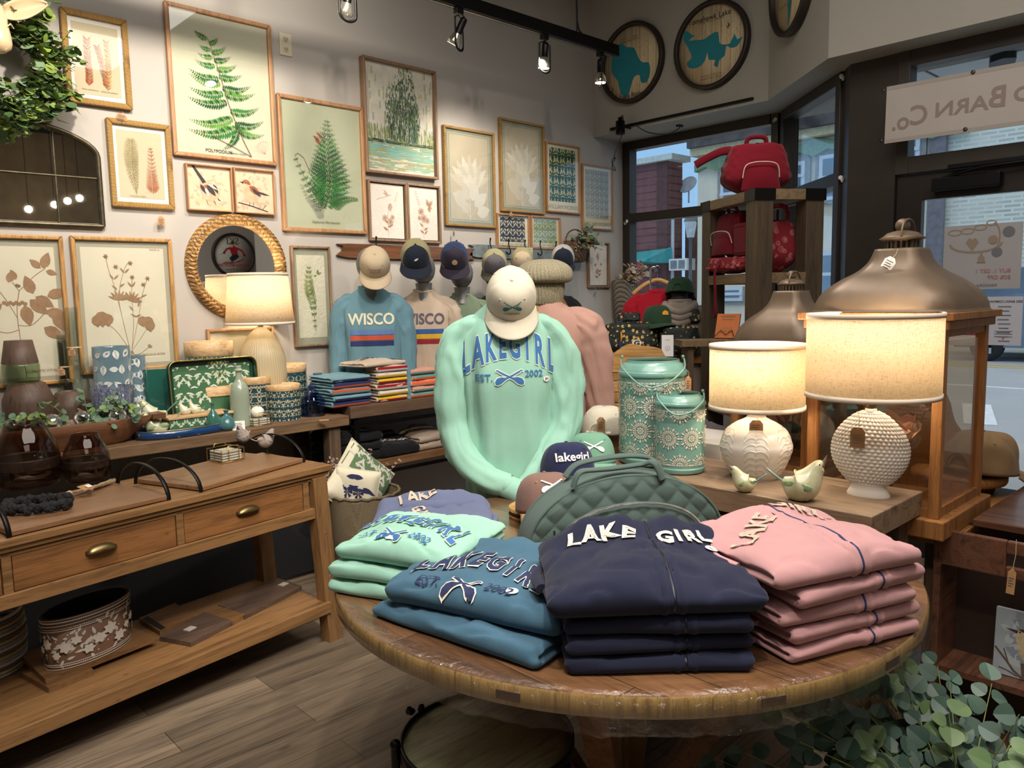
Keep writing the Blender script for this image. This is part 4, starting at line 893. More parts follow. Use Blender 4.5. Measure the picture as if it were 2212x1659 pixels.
# -- foliage pattern posters (generic stand-in pattern)
def pattern(A,x0,y0,x1,y1,cell,c,seed=1,ly=2,dens=1):
    """mirrored leaf-and-flower repeat; c=(ground, leaf, light, accent) indices"""
    g,l1,l2,ac=c
    if g is not None: A.rect(x0,y0,x1,y1,g,ly-1)
    rnd=random.Random(seed); base=[]
    for k in range(int(9*dens)): base.append((rnd.uniform(.04,.5),rnd.uniform(.02,.98),rnd.uniform(0,2*PI),rnd.uniform(.20,.36),rnd.uniform(.08,.14),rnd.choice((l1,l2,l2))))
    fl=[(rnd.uniform(.1,.4),rnd.uniform(.2,.8),rnd.uniform(.08,.13),ac)]; 
    nx=max(1,round((x1-x0)/cell)); cw=(x1-x0)/nx; ny=max(1,round((y1-y0)/cell)); ch=(y1-y0)/ny
    for i in range(nx):
        for j in range(ny):
            ox,oy=x0+i*cw,y0+j*ch
            def P(u,v): return (min(x1,max(x0,ox+u*cw)),min(y1,max(y0,oy+v*ch)))
            for mx in (0,1):
                fx=lambda u:(1-u) if mx else u
                for (u,v,a,l,wd,m_) in base:
                    aa=PI-a if mx else a; n=4; L=[];R=[]
                    for q_ in range(n+1):
                        t=q_/n; wv=wd/2*math.sin(PI*t)**.8 if 0<t<1 else 0; xx=t*l; yy=.5*t*t*l*(1 if not mx else -1)
                        L.append((xx,yy+wv)); R.append((xx,yy-wv))
                    pts=R+L[::-1][1:-1]
                    A.poly([P(fx(u)+x_*math.cos(aa)-y_*math.sin(aa),v+x_*math.sin(aa)+y_*math.cos(aa)) for x_,y_ in pts],m_,ly)
                for (u,v,r,m_) in fl:
                    for k in range(6):
                        a=k*PI/3; A.poly([P(fx(u)+r*(.1 if q_==0 else 1)*math.cos(a+(q_-1.5)*.3)*(1 if q_ else 0),v+r*(0 if q_==0 else 1)*math.sin(a+(q_-1.5)*.3)) for q_ in range(4)],m_,ly+.5)
def morris(c,cell,seed,txt=True,foot=.15,mg=.09):
    def f(A,w,h):
        A.rect(-w/2,-h/2,w/2,h/2,0,0)
        pattern(A,-w*(.5-mg),-h*(.5-foot),w*(.5-mg),h*(.5-mg*.55),cell,c,seed)
        A.text('WILLIAM MORRIS',0,-h/2+foot*h*.45,w*.125,5,2,off=.0)
    return f
M_buff=mat('buff_paper',rgb(222,212,186),.85,var=0); M_lgr=mat('poster_letters',rgb(150,142,124),.8,var=0)
def PM(n,g,a,b,c): return [M_buff]+[mat('%s_%d'%(n,i),rgb(*q),.8,var=0) for i,q in enumerate((g,a,b,c))]+[M_lgr]
picture('oak-framed dark green foliage pattern poster with lettering below, right of the protea prints',(1180,305),(1256,462),.012,M_oak,morris((1,2,3,4),.075,3),PM('mor_g',(38,74,58),(108,140,84),(206,198,156),(222,206,160)),'framed pattern posters',TR=(1253,316),BL=(1184,458))
picture('oak-framed grey-green scrolling pattern poster beside the window corner',(1258,354),(1327,498),.012,M_oak,morris((1,2,3,4),.06,5),PM('mor_t',(196,184,158),(96,116,100),(122,134,114),(186,128,106)),'framed pattern posters',TR=(1324,361),BL=(1262,494))
picture('small oak-framed navy and white pattern print, left one under the protea',(1075,461),(1146,538),.011,M_oak,morris((1,2,3,4),.06,8,foot=.17),PM('mor_b',(52,62,84),(214,206,186),(222,214,194),(206,198,176)),'framed pattern posters',TR=(1145,464),BL=(1076,536))
picture('small oak-framed pale green pattern print beside the hanging greenery basket',(1148,466),(1213,540),.011,M_oak,morris((1,2,3,4),.06,8,foot=.17),PM('mor_p',(132,158,130),(214,208,186),(222,214,194),(208,200,176)),'framed pattern posters',TR=(1212,469),BL=(1150,537))
# -- tall narrow fern
def a6(A,w,h):
    A.rect(-w/2,-h/2,w/2,h/2,0,0); A.rect(-w*.4,-h*.43,w*.4,h*.43,1,1)
    q=lambda x,y:((x-.5)*w,(.5-y)*h)
    fern(A,[q(.45,.18),q(.43,.4),q(.52,.6),q(.56,.86)],14,lambda t:.01+.04*math.sin(PI*min(.95,t*1.1)),lambda t:1.0,2,3,pn=5,pw=.75,lw=1.6,seed=2)
    A.leaf(*q(.68,.27),1.4,.03,.016,2,2); A.leaf(*q(.68,.27),.4,.03,.014,3,2); A.leaf(*q(.66,.28),3.4,.022,.012,3,2)
picture('tall narrow framed watercolour of a fern sprig and small butterfly',(628,531),(725,744),.012,M_walnutf,a6,[mat('grey_linen',rgb(156,156,140),.85,var=.04,vs=20),mat('handmade_paper',rgb(214,208,190),.9,bump=.5,bs=60,var=.03),mat('wc_olive',rgb(112,128,72),.8,var=.15,vs=40),mat('wc_green',rgb(140,150,96),.8,var=.15,vs=40)],TR=(711,532),BL=(642,751))
# -- two big botanical prints in bamboo frames
MB_=[M_mat,mat('print_paper',rgb(216,208,190),.85,var=.02),M_tan,M_brn,mat('grey_mount',rgb(170,164,148),.85,var=0)]
def bot(kind):
    def f(A,w,h):
        A.rect(-w/2,-h/2,w/2,h/2,4,0); A.rect(-w*.45,-h*.47,w*.45,h*.45,1,1); q=lambda x,y:((x-.5)*w,(.5-y)*h)
        if kind==0:
            L=[[(.5,.86),(.44,.6),(.38,.35),(.33,.22),(.31,.12)],[(.5,.86),(.44,.6),(.42,.42),(.5,.22),(.56,.16)],[(.52,.86),(.56,.65),(.56,.45),(.58,.27)],[(.52,.86),(.62,.6),(.68,.42),(.75,.29)],[(.5,.86),(.36,.7),(.22,.62)],[(.53,.86),(.68,.72),(.74,.66)],[(.55,.9),(.62,.89),(.72,.84)]]
            for l in L: A.line([(p.x,p.y) for p in cat([(*q(*p),0) for p in l],10)],.0022,2,2,.003)
            for x,y in ((.31,.12),(.57,.17),(.41,.2),(.58,.28),(.75,.29),(.70,.34)): flower(A,*q(x,y),.014,2,6); A.disc(*q(x,y),.005,3,3,8)
            for x,y,r in ((.22,.60,.034),(.28,.61,.028),(.17,.615,.026),(.72,.64,.028),(.74,.67,.026),(.66,.63,.024)): A.disc(*q(x,y),r,2,2.2,9); A.leaf(*q(x,y),-1.5,r*1.3,r,2,2.3)
            for x,y,b in ((.42,.46,1.5),(.55,.47,1.2)):
                for k in range(7): A.leaf(*q(x,y),b+(k-3)*.42,.055,.012,2,2.1)
            for x,y,a in ((.38,.3,2.2),(.38,.3,.8),(.41,.38,2.4),(.43,.36,.6),(.5,.25,.8),(.5,.25,2.2),(.57,.36,1),(.57,.36,2.2),(.66,.44,.4),(.62,.52,1.2),(.66,.47,2.8),(.6,.6,2.6),(.58,.6,.4),(.57,.55,2.2)): A.leaf(*q(x,y),a,.035,.010,2,2)
            for k in range(9): A.line([q(.52,.86),(q(.52,.86)[0]+(k-4)*.006,q(.52,.86)[1]-.05)],.0012,2,2)
            for k in range(5): A.leaf(*q(.71,.85),.2+k*.35,.02,.008,2,2)
            A.text('RANUNCULUS ACRIS',q(.72,.90)[0],q(.8,.905)[1],.016,3,2,off=.005); A.text('PLATE 14',q(.85,.06)[0],q(.85,.06)[1],.012,3,2)
        else:
            L=[[(.56,.97),(.53,.7),(.52,.5),(.56,.36)],[(.52,.55),(.42,.42),(.30,.3)],[(.56,.36),(.72,.26),(.85,.2)],[(.52,.6),(.66,.6),(.8,.52)],[(.53,.63),(.4,.65),(.25,.62)],[(.56,.36),(.5,.3)]]
            for l in L: A.line([(p.x,p.y) for p in cat([(*q(*p),0) for p in l],10)],.003,2,2,.004)
            for x,y,a,l in ((.3,.3,2.2,.07),(.3,.34,3.4,.08),(.38,.45,3.6,.08),(.46,.3,1.2,.06),(.54,.28,2,.05),(.7,.38,1.9,.09),(.66,.42,-.8,.1),(.6,.46,-1.4,.1),(.72,.4,-.6,.09),(.82,.2,1.2,.08),(.80,.2,2.4,.06),(.85,.22,-.3,.05),(.82,.5,-.4,.10),(.78,.62,-.6,.10),(.9,.52,-1.1,.10),(.84,.40,.3,.09),(.2,.62,2.8,.08)): A.leaf(*q(x,y),a,l,l*.55,2,2.2,5)
            for x,y in ((.54,.32),(.56,.325)): A.disc(*q(x,y),.007,3,3,8)
            for k in range(8): A.disc(*q(.4+.03*k,.44+.01*(k%2)),.009,2,2.5,7)
            A.text('CLEMATIS VITALBA',q(.75,.93)[0],q(.75,.93)[1],.018,3,2,off=.005)
    return f
picture('large bamboo-framed sepia wildflower print left of the round mirror',(145,510),(390,791),.02,M_bamboo,bot(0),MB_,'bamboo framed botanical prints',TR=(370,514),BL=(183,814))
a=Py(-120,500,4.22)
picture('large bamboo-framed sepia clematis print cut off by the left edge',(-100,502),(163,822),.02,M_bamboo,bot(1),MB_,'bamboo framed botanical prints',TR=(134,509),BL=(-80,850))
def plain(A,w,h): A.rect(-w*.42,-h*.42,w*.42,h*.42,1,1)
picture('plain oak-framed cream print mostly hidden behind the beige table lamp',(448,713),(600,850),.014,M_oak,plain,[M_ivory,M_cream],TR=(591,704))
# -- bird canvases
def bird1(A,w,h):
    q=lambda x,y:((x-.5)*w,(.5-y)*h); rnd=random.Random(3)
    A.rect(-w/2,-h/2,w/2,h/2,0,0)
    for k in range(40): A.leaf(*q(rnd.uniform(.1,.85),rnd.uniform(.1,.9)),rnd.random()*6,.03,.014,1,.5)
    A.line([q(.2,.75),q(.5,.85),q(.9,.97)],.009,2,1,.012); A.line([q(.12,.7),q(.35,.86)],.005,2,1)
    tripoly(A,sm([q(.3,.62),q(.28,.45),q(.4,.38),q(.6,.38),q(.75,.5),q(.72,.68),q(.55,.8),q(.4,.76)],2),3,2)
    A.poly([q(.12,.0),q(.18,.0),q(.44,.36),q(.36,.4)],4,3)
    A.leaf(*q(.3,.42),-1.0,.06,.022,4,3); A.leaf(*q(.45,.42),-.9,.075,.03,4,3.2); A.leaf(*q(.6,.4),-1.1,.055,.022,4,3.1); A.leaf(*q(.48,.4),-.5,.06,.012,5,3.4); A.leaf(*q(.4,.5),-1.1,.05,.012,5,3.5)
    A.leaf(*q(.38,.45),-.2,.045,.02,6,3.05); A.poly([q(.68,.7),q(.76,.78),q(.7,.76)],4,4)
    for x in (.42,.6): A.line([q(x,.78),q(x+.04,.88)],.003,4,2)
def bird2(A,w,h):
    q=lambda x,y:((x-.5)*w,(.5-y)*h); rnd=random.Random(5)
    A.rect(-w/2,-h/2,w/2,h/2,0,0)
    for k in range(40): A.leaf(*q(rnd.uniform(.1,.85),rnd.uniform(.1,.9)),rnd.random()*6,.03,.014,1,.5)
    A.line([q(.08,.78),q(.4,.84),q(.85,.96)],.006,4,1); A.line([q(.7,.92),q(.8,.8)],.003,4,1)
    tripoly(A,sm([q(.22,.4),q(.25,.28),q(.34,.25),q(.44,.34),q(.6,.45),q(.64,.62),q(.5,.78),q(.32,.76),q(.22,.6)],2),3,2)
    tripoly(A,sm([q(.2,.3),q(.28,.23),q(.38,.26),q(.42,.36),q(.3,.33)],2),6,3); A.poly([q(.14,.29),q(.24,.29),q(.23,.34)],4,3)
    A.leaf(*q(.38,.38),-.6,.085,.04,6,3); A.leaf(*q(.45,.42),-.75,.07,.02,4,3.3); A.leaf(*q(.55,.5),-.2,.085,.012,4,3.2); A.disc(*q(.29,.31),.0028,4,4,8)
    for x in (.38,.48): A.line([q(x,.76),q(x-.02,.86)],.003,4,2)
MBD=[mat('bird_ground',rgb(206,186,160),.8,var=.08,vs=10),mat('bird_wash',rgb(192,166,140),.8,var=.1,vs=12),mat('branch_cream',rgb(214,186,138),.8,var=.1),mat('bird_breast',rgb(208,174,142),.8,var=.15,vs=30),mat('bird_black',rgb(58,50,52),.8,var=0),mat('bird_white',rgb(226,216,200),.8,var=0),mat('bird_brown',rgb(150,92,58),.8,var=.2,vs=40)]
picture('small square bird canvas, black and white bird with its long tail up',(399,353),(508,457),.006,M_oak,bird1,MBD,'small square bird canvases',dep=.035,glass=False,name='bird_canvas',catg='painting',TR=(499,359),BL=(411,454))
picture('small square bird canvas, brown wren on a twig, right one of the pair',(503,360),(597,463),.006,M_oak,bird2,MBD,'small square bird canvases',dep=.035,glass=False,name='bird_canvas',catg='painting',TR=(593,369),BL=(513,460))
# -- price tags hanging on the wall
M_kraft=mat('kraft_card',rgb(176,134,92),.85,var=.06,vs=20); M_string=mat('string',rgb(196,174,136),.9,var=.1)
def price_tag(label,P,w_=.035,h=.05,rz=0,tilt=0,parent=None,drop=.03,card=None):
    if parent is None: o=thing('price_tag',label,'price tag',P,rz,None)
    else:
        o=parent
    T_=Matrix.Identity(4) if parent is None else Matrix.Translation(P)@Matrix.Rotation(rz,4,'Z')
    T_=T_@Matrix.Rotation(tilt,4,'Y')
    pts=[(-w_/2,-h),(w_/2,-h),(w_/2,-.012),(w_/2-.01,0),(-w_/2+.01,0),(-w_/2,-.012)]
    f=MB(); f.prism([(x,y) for x,y in pts],-.0006,.0006,0,T_@Matrix.Translation((0,-.004,-drop))@Matrix.Rotation(PI/2,4,'X')); q=f.build('tag_card',card or M_kraft,o)
    f=MB(); f.tube([T_@Vector((0,0,0)),T_@Vector((.004,-.004,-drop*.5)),T_@Vector((0,-.005,-drop-.008))],.0009,5); f.build('tag_string',M_string,o)
    A=Art()
    for k in range(4): A.rect(-w_*.34,-drop-h*.4-k*.008,w_*.3-.004*(k%2),-drop-h*.4-k*.008+.003,0,1)
    fb=MB(); A.emit(fb,lambda u,v,hh:tuple(T_@Vector((u,-.0052,v)))); fb.build('tag_writing',M_ink,o)
    return o
price_tag('brown price tag hanging under the upper rattan fern frame',Py(264,240,4.22),.05,.03,0,.2,drop=.015)
price_tag('brown price tag hanging under the lower rattan fern frame',Py(346,455,4.22),.034,.045)
price_tag('small brown tag hanging below the navy pattern print',Py(1103,455,4.22),.03,.03,drop=.01)
price_tag('small grey tag hanging below the left protea print',Py(979,492,4.22),.014,.035,drop=.02,card=mat('grey_tag',rgb(120,112,104),.7))
price_tag('small brown tag below the framed rose sketch',Py(1285,620,4.22),.024,.03,drop=.03)
# ================================================================ MIRRORS
M_mirror=mat('mirror',(.86,.87,.86,1),.015,1.0,var=0)
M_rat2=weave('woven_rattan',rgb(186,146,88),rgb(118,84,42),90,90,.5,.8)
c=Py(517,580,4.22); R=abs(Py(625,580,4.22).x-Py(408,580,4.22).x)/2
o=thing('round_mirror','round mirror in a wide honey rattan frame behind the beige lamp','mirror',(c.x,YW,c.z+.01))
T_=Matrix.Rotation(PI/2,4,'X')
MB().lathe([(.0001,.004),(R*.80,.004)],64,0,T_,caps=False).build('mirror_glass',M_mirror,o)
f=MB()
n=96
def rf(r,z,a): return r*(1+.004*math.sin(a*n))
f.lathe([(R*.79,0),(R*.78,.012),(R*.82,.028),(R*.88,.036),(R*.95,.032),(R*.995,.018),(R,.0)],192,0,T_,caps=False,fn=rf)
for k in range(72):   # herringbone cane strips
    for s_,r0,r1 in ((1,.80,.90),(-1,.90,.985)):
        a0=2*PI*k/72; a1=a0+s_*.075
        f.tube([T_@Vector((R*r0*math.cos(a0),R*r0*math.sin(a0),.030 if s_>0 else .036)),T_@Vector((R*(r0+r1)/2*math.cos((a0+a1)/2),R*(r0+r1)/2*math.sin((a0+a1)/2),.0385)),T_@Vector((R*r1*math.cos(a1),R*r1*math.sin(a1),.036 if s_>0 else .024))],.0042,5,0,cap=False,ry=.0022)
f.build('rattan_frame',M_rat2,o)
# arched window mirror
xr=Py(225,489,4.22).x; zb=Py(225,489,4.22).z; zs=Py(214,340,4.22).z; x_l=.19; cxm=(xr+x_l)/2
p1=Py(101,275,4.22); p0=Py(0,247,4.22)
ax=(xr-x_l)/2; za=p0.z+.008; bz=za-zs
arch=[(cxm+ax*math.cos(PI*k/24)-cxm,zs+bz*math.sin(PI*k/24)**1.0) for k in range(25)]
o=thing('arched_mirror','dark window-pane mirror with an arched top, cut off by the left edge','mirror',(cxm,YW,0))
out=[(ax,zb)]+arch+[(-ax,zb)]
f=MB(); T2=Matrix(((1,0,0,0),(0,0,-1,0),(0,1,0,0),(0,0,0,1)))
f.prism(out,.002,.006,0,T2); f.build('mirror_glass',M_mirror,o)
M_gun=mat('aged_metal',rgb(96,88,70),.4,.8,var=.2,vs=30)
f=MB(); loop=[(x,-.014,z) for x,z in out]; f.tube(loop+[loop[0]],.012,8,0,ry=.012); f.build('frame',M_gun,o)
for x in (p1.x-cxm+.025,p1.x-cxm-.27,p1.x-cxm-.55):
    zt=zs+bz*math.sqrt(max(0,1-(x/ax)**2)); MB().tube([(x,-.008,zb),(x,-.008,zt)],.006,6).build('glazing_bar',M_gun,o)
zm=Py(160,381,4.22).z; MB().tube([(-ax,-.009,zm),(ax,-.009,zm)],.006,6).build('glazing_bar',M_gun,o)
# ================================================================ LEFT SIDE FURNITURE
M_pine=wood('pine',rgb(136,100,62),rgb(88,62,36),'X',1.2,.5,True); M_pinez=wood('pine_upright',rgb(132,98,62),rgb(86,61,36),'Z',1.2,.5,True)
M_drawer=wood('pine_drawer',rgb(136,92,52),rgb(86,57,32),'X',1.3,.5,True)
M_bench=wood('bench_wood',rgb(116,90,64),rgb(72,54,38),'X',1.0,.6,True,bump=.3); M_benchz=wood('bench_leg',rgb(92,72,54),rgb(56,44,34),'Z',1.2,.7)
M_dkwood=wood('dark_walnut',rgb(98,66,44),rgb(54,36,26),'X',1.4,.5,False)
M_acacia=wood('acacia',rgb(136,100,70),rgb(92,64,44),'X',1.6,.4,False,coat=.2); M_acz=wood('turned_brown',rgb(86,66,54),rgb(52,40,34),'Z',2.2,.55,False)
M_brass=mat('aged_brass',rgb(130,112,74),.35,.9,var=.15,vs=30); M_gold=mat('gold_wire',rgb(190,160,96),.3,.9,var=0)
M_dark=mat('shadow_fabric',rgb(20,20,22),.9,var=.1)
# console table, turned a little from the wall
P0=Vector((1.727,2.962,0)); CR=math.radians(9.5)
CT=Matrix.Translation(P0)@Matrix.Rotation(CR,4,'Z')     # local: x runs left (negative) along the front, y back
CTi=CT.inverted()
L=1.98; D=.50; ZT=.79
con=thing('console_table','pine console table with three drawers and a low shelf, nearest on the left','table',M=CT)
f=MB(); f.box((-L/2,D/2,ZT-.0125),(L,D,.025)); f.box((-L/2,D/2,ZT-.034),(L-.03,D-.02,.018)); f.build('table_top',M_pine,con,bevel=.003)
f=MB()
for x in (-.13,-.70,-1.27,-1.84): f.box((x,.035,.675),(.028,.03,.13))
f.box((-L/2,.035,.737),(L-.13,.03,.012)); f.box((-L/2,.035,.592),(L-.10,.045,.045)); f.box((-L/2,D-.04,.66),(L-.14,.02,.18)); f.box((-.10,D/2,.665),(.02,D-.08,.19)); f.box((-L+.1,D/2,.665),(.02,D-.08,.19))
f.build('drawer_frame',M_pine,con,bevel=.002)
def cup(parent,x,z,y=0):
    f=MB()
    def g(u,v):
        a=PI*u; b=PI/2*v; w_=.048; 
        return (x-w_*math.cos(a)*(1-.0*v),y-.022*math.sin(b)*math.sin(a)**.5 if 0<u<1 else y,z+.024*math.sin(a)*math.cos(b*.98)-.002)
    f.grid(g,20,8); f.box((x,y-.001,z+.002),(.104,.002,.012)); return f.build('cup_handle',M_brass,parent,solid=.0025)
for i,(xa,xb) in enumerate(((-.144,-.686),(-.714,-1.256),(-1.284,-1.826))):
    q=MB().box(((xa+xb)/2,.032,.673),(abs(xb-xa)-.006,.018,.114)).build('drawer',M_drawer,con,bevel=.002)
    cup(q,(xa+xb)/2+.0,.676,.022)
f=MB(); f.box((-L/2,D/2,.165),(L-.10,D+.02,.05)); f.build('shelf',M_pine,con,bevel=.003)
def leg(x,y,sx):
    f=MB(); a=.036; dx=.055*sx
    for (z0,z1) in ((0,.775),):
        vs=[(x+dx+sx_*a,y+sy_*a*.8,z0) for sx_,sy_ in ((-1,-1),(1,-1),(1,1),(-1,1))]+[(x+sx_*a,y+sy_*a*.8,z1-.03) for sx_,sy_ in ((-1,-1),(1,-1),(1,1),(-1,1))]
        f.add(vs,[(0,3,2,1),(4,5,6,7),(0,1,5,4),(1,2,6,5),(2,3,7,6),(3,0,4,7)])
    for z in (.14,.30,.5): f.ball((x+dx*(1-z/.775),y-.029,z),.005,0,sy=.3)
    return f.build('leg',M_pinez,con,bevel=.003)
leg(-.07,.03,.9); leg(-.07,D-.03,.9); leg(-L+.07,.03,-.9); leg(-L+.07,D-.03,-.9)
struct(MB().box((0,0,0),(4,.03,.55)).build('trim_shade_board',M_dark,loc=(.2,3.80,.3)))  # near-black sheet standing in for the shade under the bench
# back bench with the display pieces
ZB=.86; BY=3.74
b=thing('plank_bench','long thick plank bench against the wall holding the ceramics and tins','bench',(0,0,0))
MB().box((.70,(BY+4.23)/2,ZB-.0275),(3.2,4.23-BY,.055)).build('bench_top',M_bench,b,bevel=.004)
for x in (2.22,-.8):
    for y in (BY+.06,4.15): MB().box((x,y,(ZB-.06)/2),(.07,.07,ZB-.06)).build('leg',M_benchz,b,bevel=.003)
# shirt bench
ZS=.90; SY=3.78
M_bw2=wood('dark_bench_wood',rgb(92,70,54),rgb(54,40,31),'X',1.0,.6,True)
b2=thing('shirt_bench','dark plank bench with black metal rails and a lower shelf for the folded shirts','bench',(0,0,0))
MB().box((3.30,(SY+4.23)/2,ZS-.035),(1.93,4.23-SY,.07)).build('bench_top',M_bw2,b2,bevel=.004)
MB().box((3.30,(SY+4.23)/2,.54),(1.90,4.19-SY,.045)).build('shelf',wood('shelf_wood2',rgb(112,80,52),rgb(72,50,32),'X',1.0,.5,True),b2,bevel=.003)
MB().box((3.30,SY+.03,ZS-.12),(1.9,.018,.02)).build('rail',M_black,b2); MB().box((3.30,SY+.03,.485),(1.9,.018,.018)).build('rail',M_black,b2)
for x in (2.38,4.20):
    for y in (SY+.03,4.18): MB().box((x,y,(ZS-.07)/2),(.03,.03,ZS-.07)).build('leg',M_black,b2)
# ---------------------------------------------------------------- helpers for standing pieces
def standing(name,label,cat,l,r,t,b,z,off=0,group=None,k=.95):
    x,y,R,h=fit(l,r,t,b,z,k); return thing(name,label,cat,(x,y,z),face_cam(x,y,off),group),R,h
def sty(name,label,cat,l,r,t,y,z,off=0,group=None):
    x,y,R,h=fity(l,r,t,y,z); return thing(name,label,cat,(x,y,z),face_cam(x,y,off),group),R,h
def lp(R,H,pts): return [(r*R,z*H) for r,z in pts]
def slp(R,H,pts,n=40): 
    return [(max(p.x,1e-5)*R,p.y*H) for p in cat([(a,b_,0) for a,b_ in pts],n)]
# ---- items, left to right. glass + timber hurricane at the back left
def canister(label,l,r,t,b):
    o,R,h=sty('timber_vase',label,'vase',l,r,t,b,ZB,0,'dark turned timber vases')
    MB().lathe([(R*.9,0),(R,.01),(R,h*.68),(R*.97,h*.74),(R*.7,h*.97),(R*.5,h),(R*.42,h*.98),(R*.42,h*.8)],40,caps=False).lathe([(.0001,h*.8),(R*.42,h*.8)],40).build('turned_body',M_acz,o); return o
canister('large dark turned timber vase with angled shoulders behind the dough bowl',8,108,824,4.10); canister('smaller dark turned timber vase with a small bird behind it',110,192,844,4.11)
o,R,h=sty('hurricane_vase','green glass vase under a tapering dark timber cover, stacked on the large timber vase','vase',2,76,735,4.10,Py(58,826,4.10).z)
f=MB(); f.lathe(slp(R,h,[(.9,0),(.98,.08),(1,.3),(1,.42),(.9,.48)],16),32,caps=False); f.build('glass_body',clear('green_glass',(.80,.86,.76,1),1,.02),o,solid=.004)
MB().lathe([(R*.95,h*.46),(R*.95,h*.47),(R*.72,h),(R*.6,h)],32).build('timber_cover',M_acz,o)
def ribbed(R,H,pts,amp,nr,n=50):
    P=slp(R,H,pts,n); return P
M_bott=clear('smoke_green_glass',(.92,.94,.91,1),.9,.1)
for lab,l,r,t,bb in (('tall pale ribbed glass bottle vase with a brown tag',124,182,664,4.19),('shorter pale ribbed glass bottle vase in front of the tall one',110,153,724,4.19)):
    o,R,h=sty('glass_bottle_vase',lab,'vase',l,r,t,bb,ZB,0,'ribbed glass bottle vases')
    f=MB(); f.lathe([(r_*(1+.012*math.sin(z_*900)),z_) for r_,z_ in slp(R,h,[(.8,0),(1,.06),(.98,.3),(.7,.5),(.45,.64),(.42,.8),(.46,1)],90)],32,caps=False); f.lathe([(.0001,.003),(R*.8,.003)],32,caps=False); f.build('bottle_glass',M_bott,o,solid=.002)
    f=MB(); f.lathe([(R*.50,h*.69),(R*.52,h*.695),(R*.50,h*.70)],16,caps=False); f.build('neck_string',M_string,o); price_tag('',(-.01,-R*.6,h*.7),.03,.035,parent=o,drop=.005)
# ---- birds ---------------------------------------------------------------------------------
def bird(name,label,loc,rz,L,cols,group=None,up=0,legs=0,tail=1.0,scale=1,glossy=.6,beak=None,beak_up=.3,fat=1.0,tilt=0,catg='bird figurine'):
    """bird facing local -X... head at -X, tail at +X, length L incl. tail; cols=(body,wing,tail)"""
    o=thing(name,label,catg,loc,rz,group)
    s=L
    mb_=MB()
    P=[(-.30,.60,.004),(-.285,.61,.05),(-.25,.60,.085),(-.19,.53,.108),(-.12,.41,.155),(-.03,.29,.215),(.07,.235,.225),(.17,.235,.175),(.26,.28,.10),(.33,.32,.05)]
    pts=cat([(x*s,0,(z+legs/s*0)*s+legs) for x,z,r in P],24); rr=[q.x for q in cat([(r*s*fat,0,0) for x,z,r in P],24)]
    mb_.tube(pts,[max(.0008,r) for r in rr],20,0,up=(0,0,1))
    if up:
        pass
    bo=mb_.build('body',cols[0],o)
    if legs==0:
        # flat foot so that it sits
        for v in bo.data.vertices: v.co.z=max(v.co.z,.0)
    f=MB(); f.tube(cat([(.26*s,0,.26*s+legs),(.42*s,0,.36*s*tail+legs),(.60*s,0,.50*s*tail+legs)],8),[.035*s,.034*s,.034*s,.035*s,.036*s,.038*s,.038*s,.034*s,.02*s],10,0,ry=[.02*s]*8+[.006*s]); f.build('tail',cols[2],o)
    for sd in (1,-1):
        f=MB()
        def g(u,v):
            a=2*PI*v; x=lerp(-.16,.34,u); th=math.sin(PI*min(1,u*.97+.02))**.7
            xx=x*s; zz=(lerp(.26,.31,u)+ .085*th*math.cos(a)*(1-.4*u))*s+legs
            yy=sd*((.212*fat)*(1-.75*max(0,u-.2)**1.2)+.022*th*abs(math.sin(a)) + .004*math.sin(u*22)*math.sin(a*2))*s
            return (xx,yy,zz)
        f.grid(g,18,14,wrapv=True); f.build('wing',cols[1],o)
        f=MB(); f.ball((-.245*s,sd*.074*s*fat,.63*s+legs),.012*s); f.build('eye',M_blackp,o)
    f=MB(); f.tube([(-.27*s,0,.60*s+legs),(-.315*s,0,.62*s+legs+beak_up*.012*s),(-.35*s,0,.625*s+legs+beak_up*.032*s)],[.05*s,.03*s,.003*s],10,0); f.build('beak',beak or cols[0],o)
    if legs:
        for sd in (1,-1):
            f=MB(); f.tube([(.0,sd*.05*s,.06*s+legs),(0,sd*.055*s,legs*.5),(0,sd*.06*s,.002)],.0016,6)
            for a in (-.6,0,.6,PI): f.tube([(0,sd*.06*s,.002),(-.09*s*math.cos(a),sd*.06*s+.09*s*math.sin(a),.0015)],.0013,5)
            f.build('leg',mat('wire_leg',rgb(60,48,42),.5,.5),o)
    return o
def ceram(name,c1,c2,sp=None):
    if name in _mc: return _mc[name]
    m_,nt,b=_new(name); co=_coord(nt); n=_noise(nt,14,3,co); c=_ramp(nt,n.outputs[0],[(.35,c1),(.65,c2)])
    v=nt.nodes.new('ShaderNodeTexVoronoi'); v.feature='DISTANCE_TO_EDGE'; v.inputs['Scale'].default_value=160; nt.links.new(co,v.inputs[0])
    c=_mix(nt,c,tuple(q*.6 for q in c2[:3])+(1,),_ramp(nt,v.outputs[0],[(.0,(.35,.35,.35,1)),(.04,(0,0,0,1))]))
    nt.links.new(c,b.inputs['Base Color']); b.inputs['Roughness'].default_value=.12; b.inputs['Coat Weight'].default_value=.6; _mc[name]=m_; return m_
def scaly(name,c1,c2,c3):
    if name in _mc: return _mc[name]
    m_,nt,b=_new(name); co=_coord(nt); v=nt.nodes.new('ShaderNodeTexVoronoi'); v.inputs['Scale'].default_value=75; nt.links.new(co,v.inputs[0]); n=_noise(nt,22,2,co)
    c=_ramp(nt,n.outputs[0],[(.4,c1),(.52,c2),(.6,c3)]); c=_mix(nt,c,tuple(min(1,q*1.5) for q in c1[:3])+(1,),_ramp(nt,v.outputs['Distance'],[(0,(.6,.6,.6,1)),(.5,(0,0,0,1))]))
    nt.links.new(c,b.inputs['Base Color']); b.inputs['Roughness'].default_value=.1; b.inputs['Coat Weight'].default_value=.7; _bump(nt,b,v.outputs['Distance'],-.7,.004); _mc[name]=m_; return m_
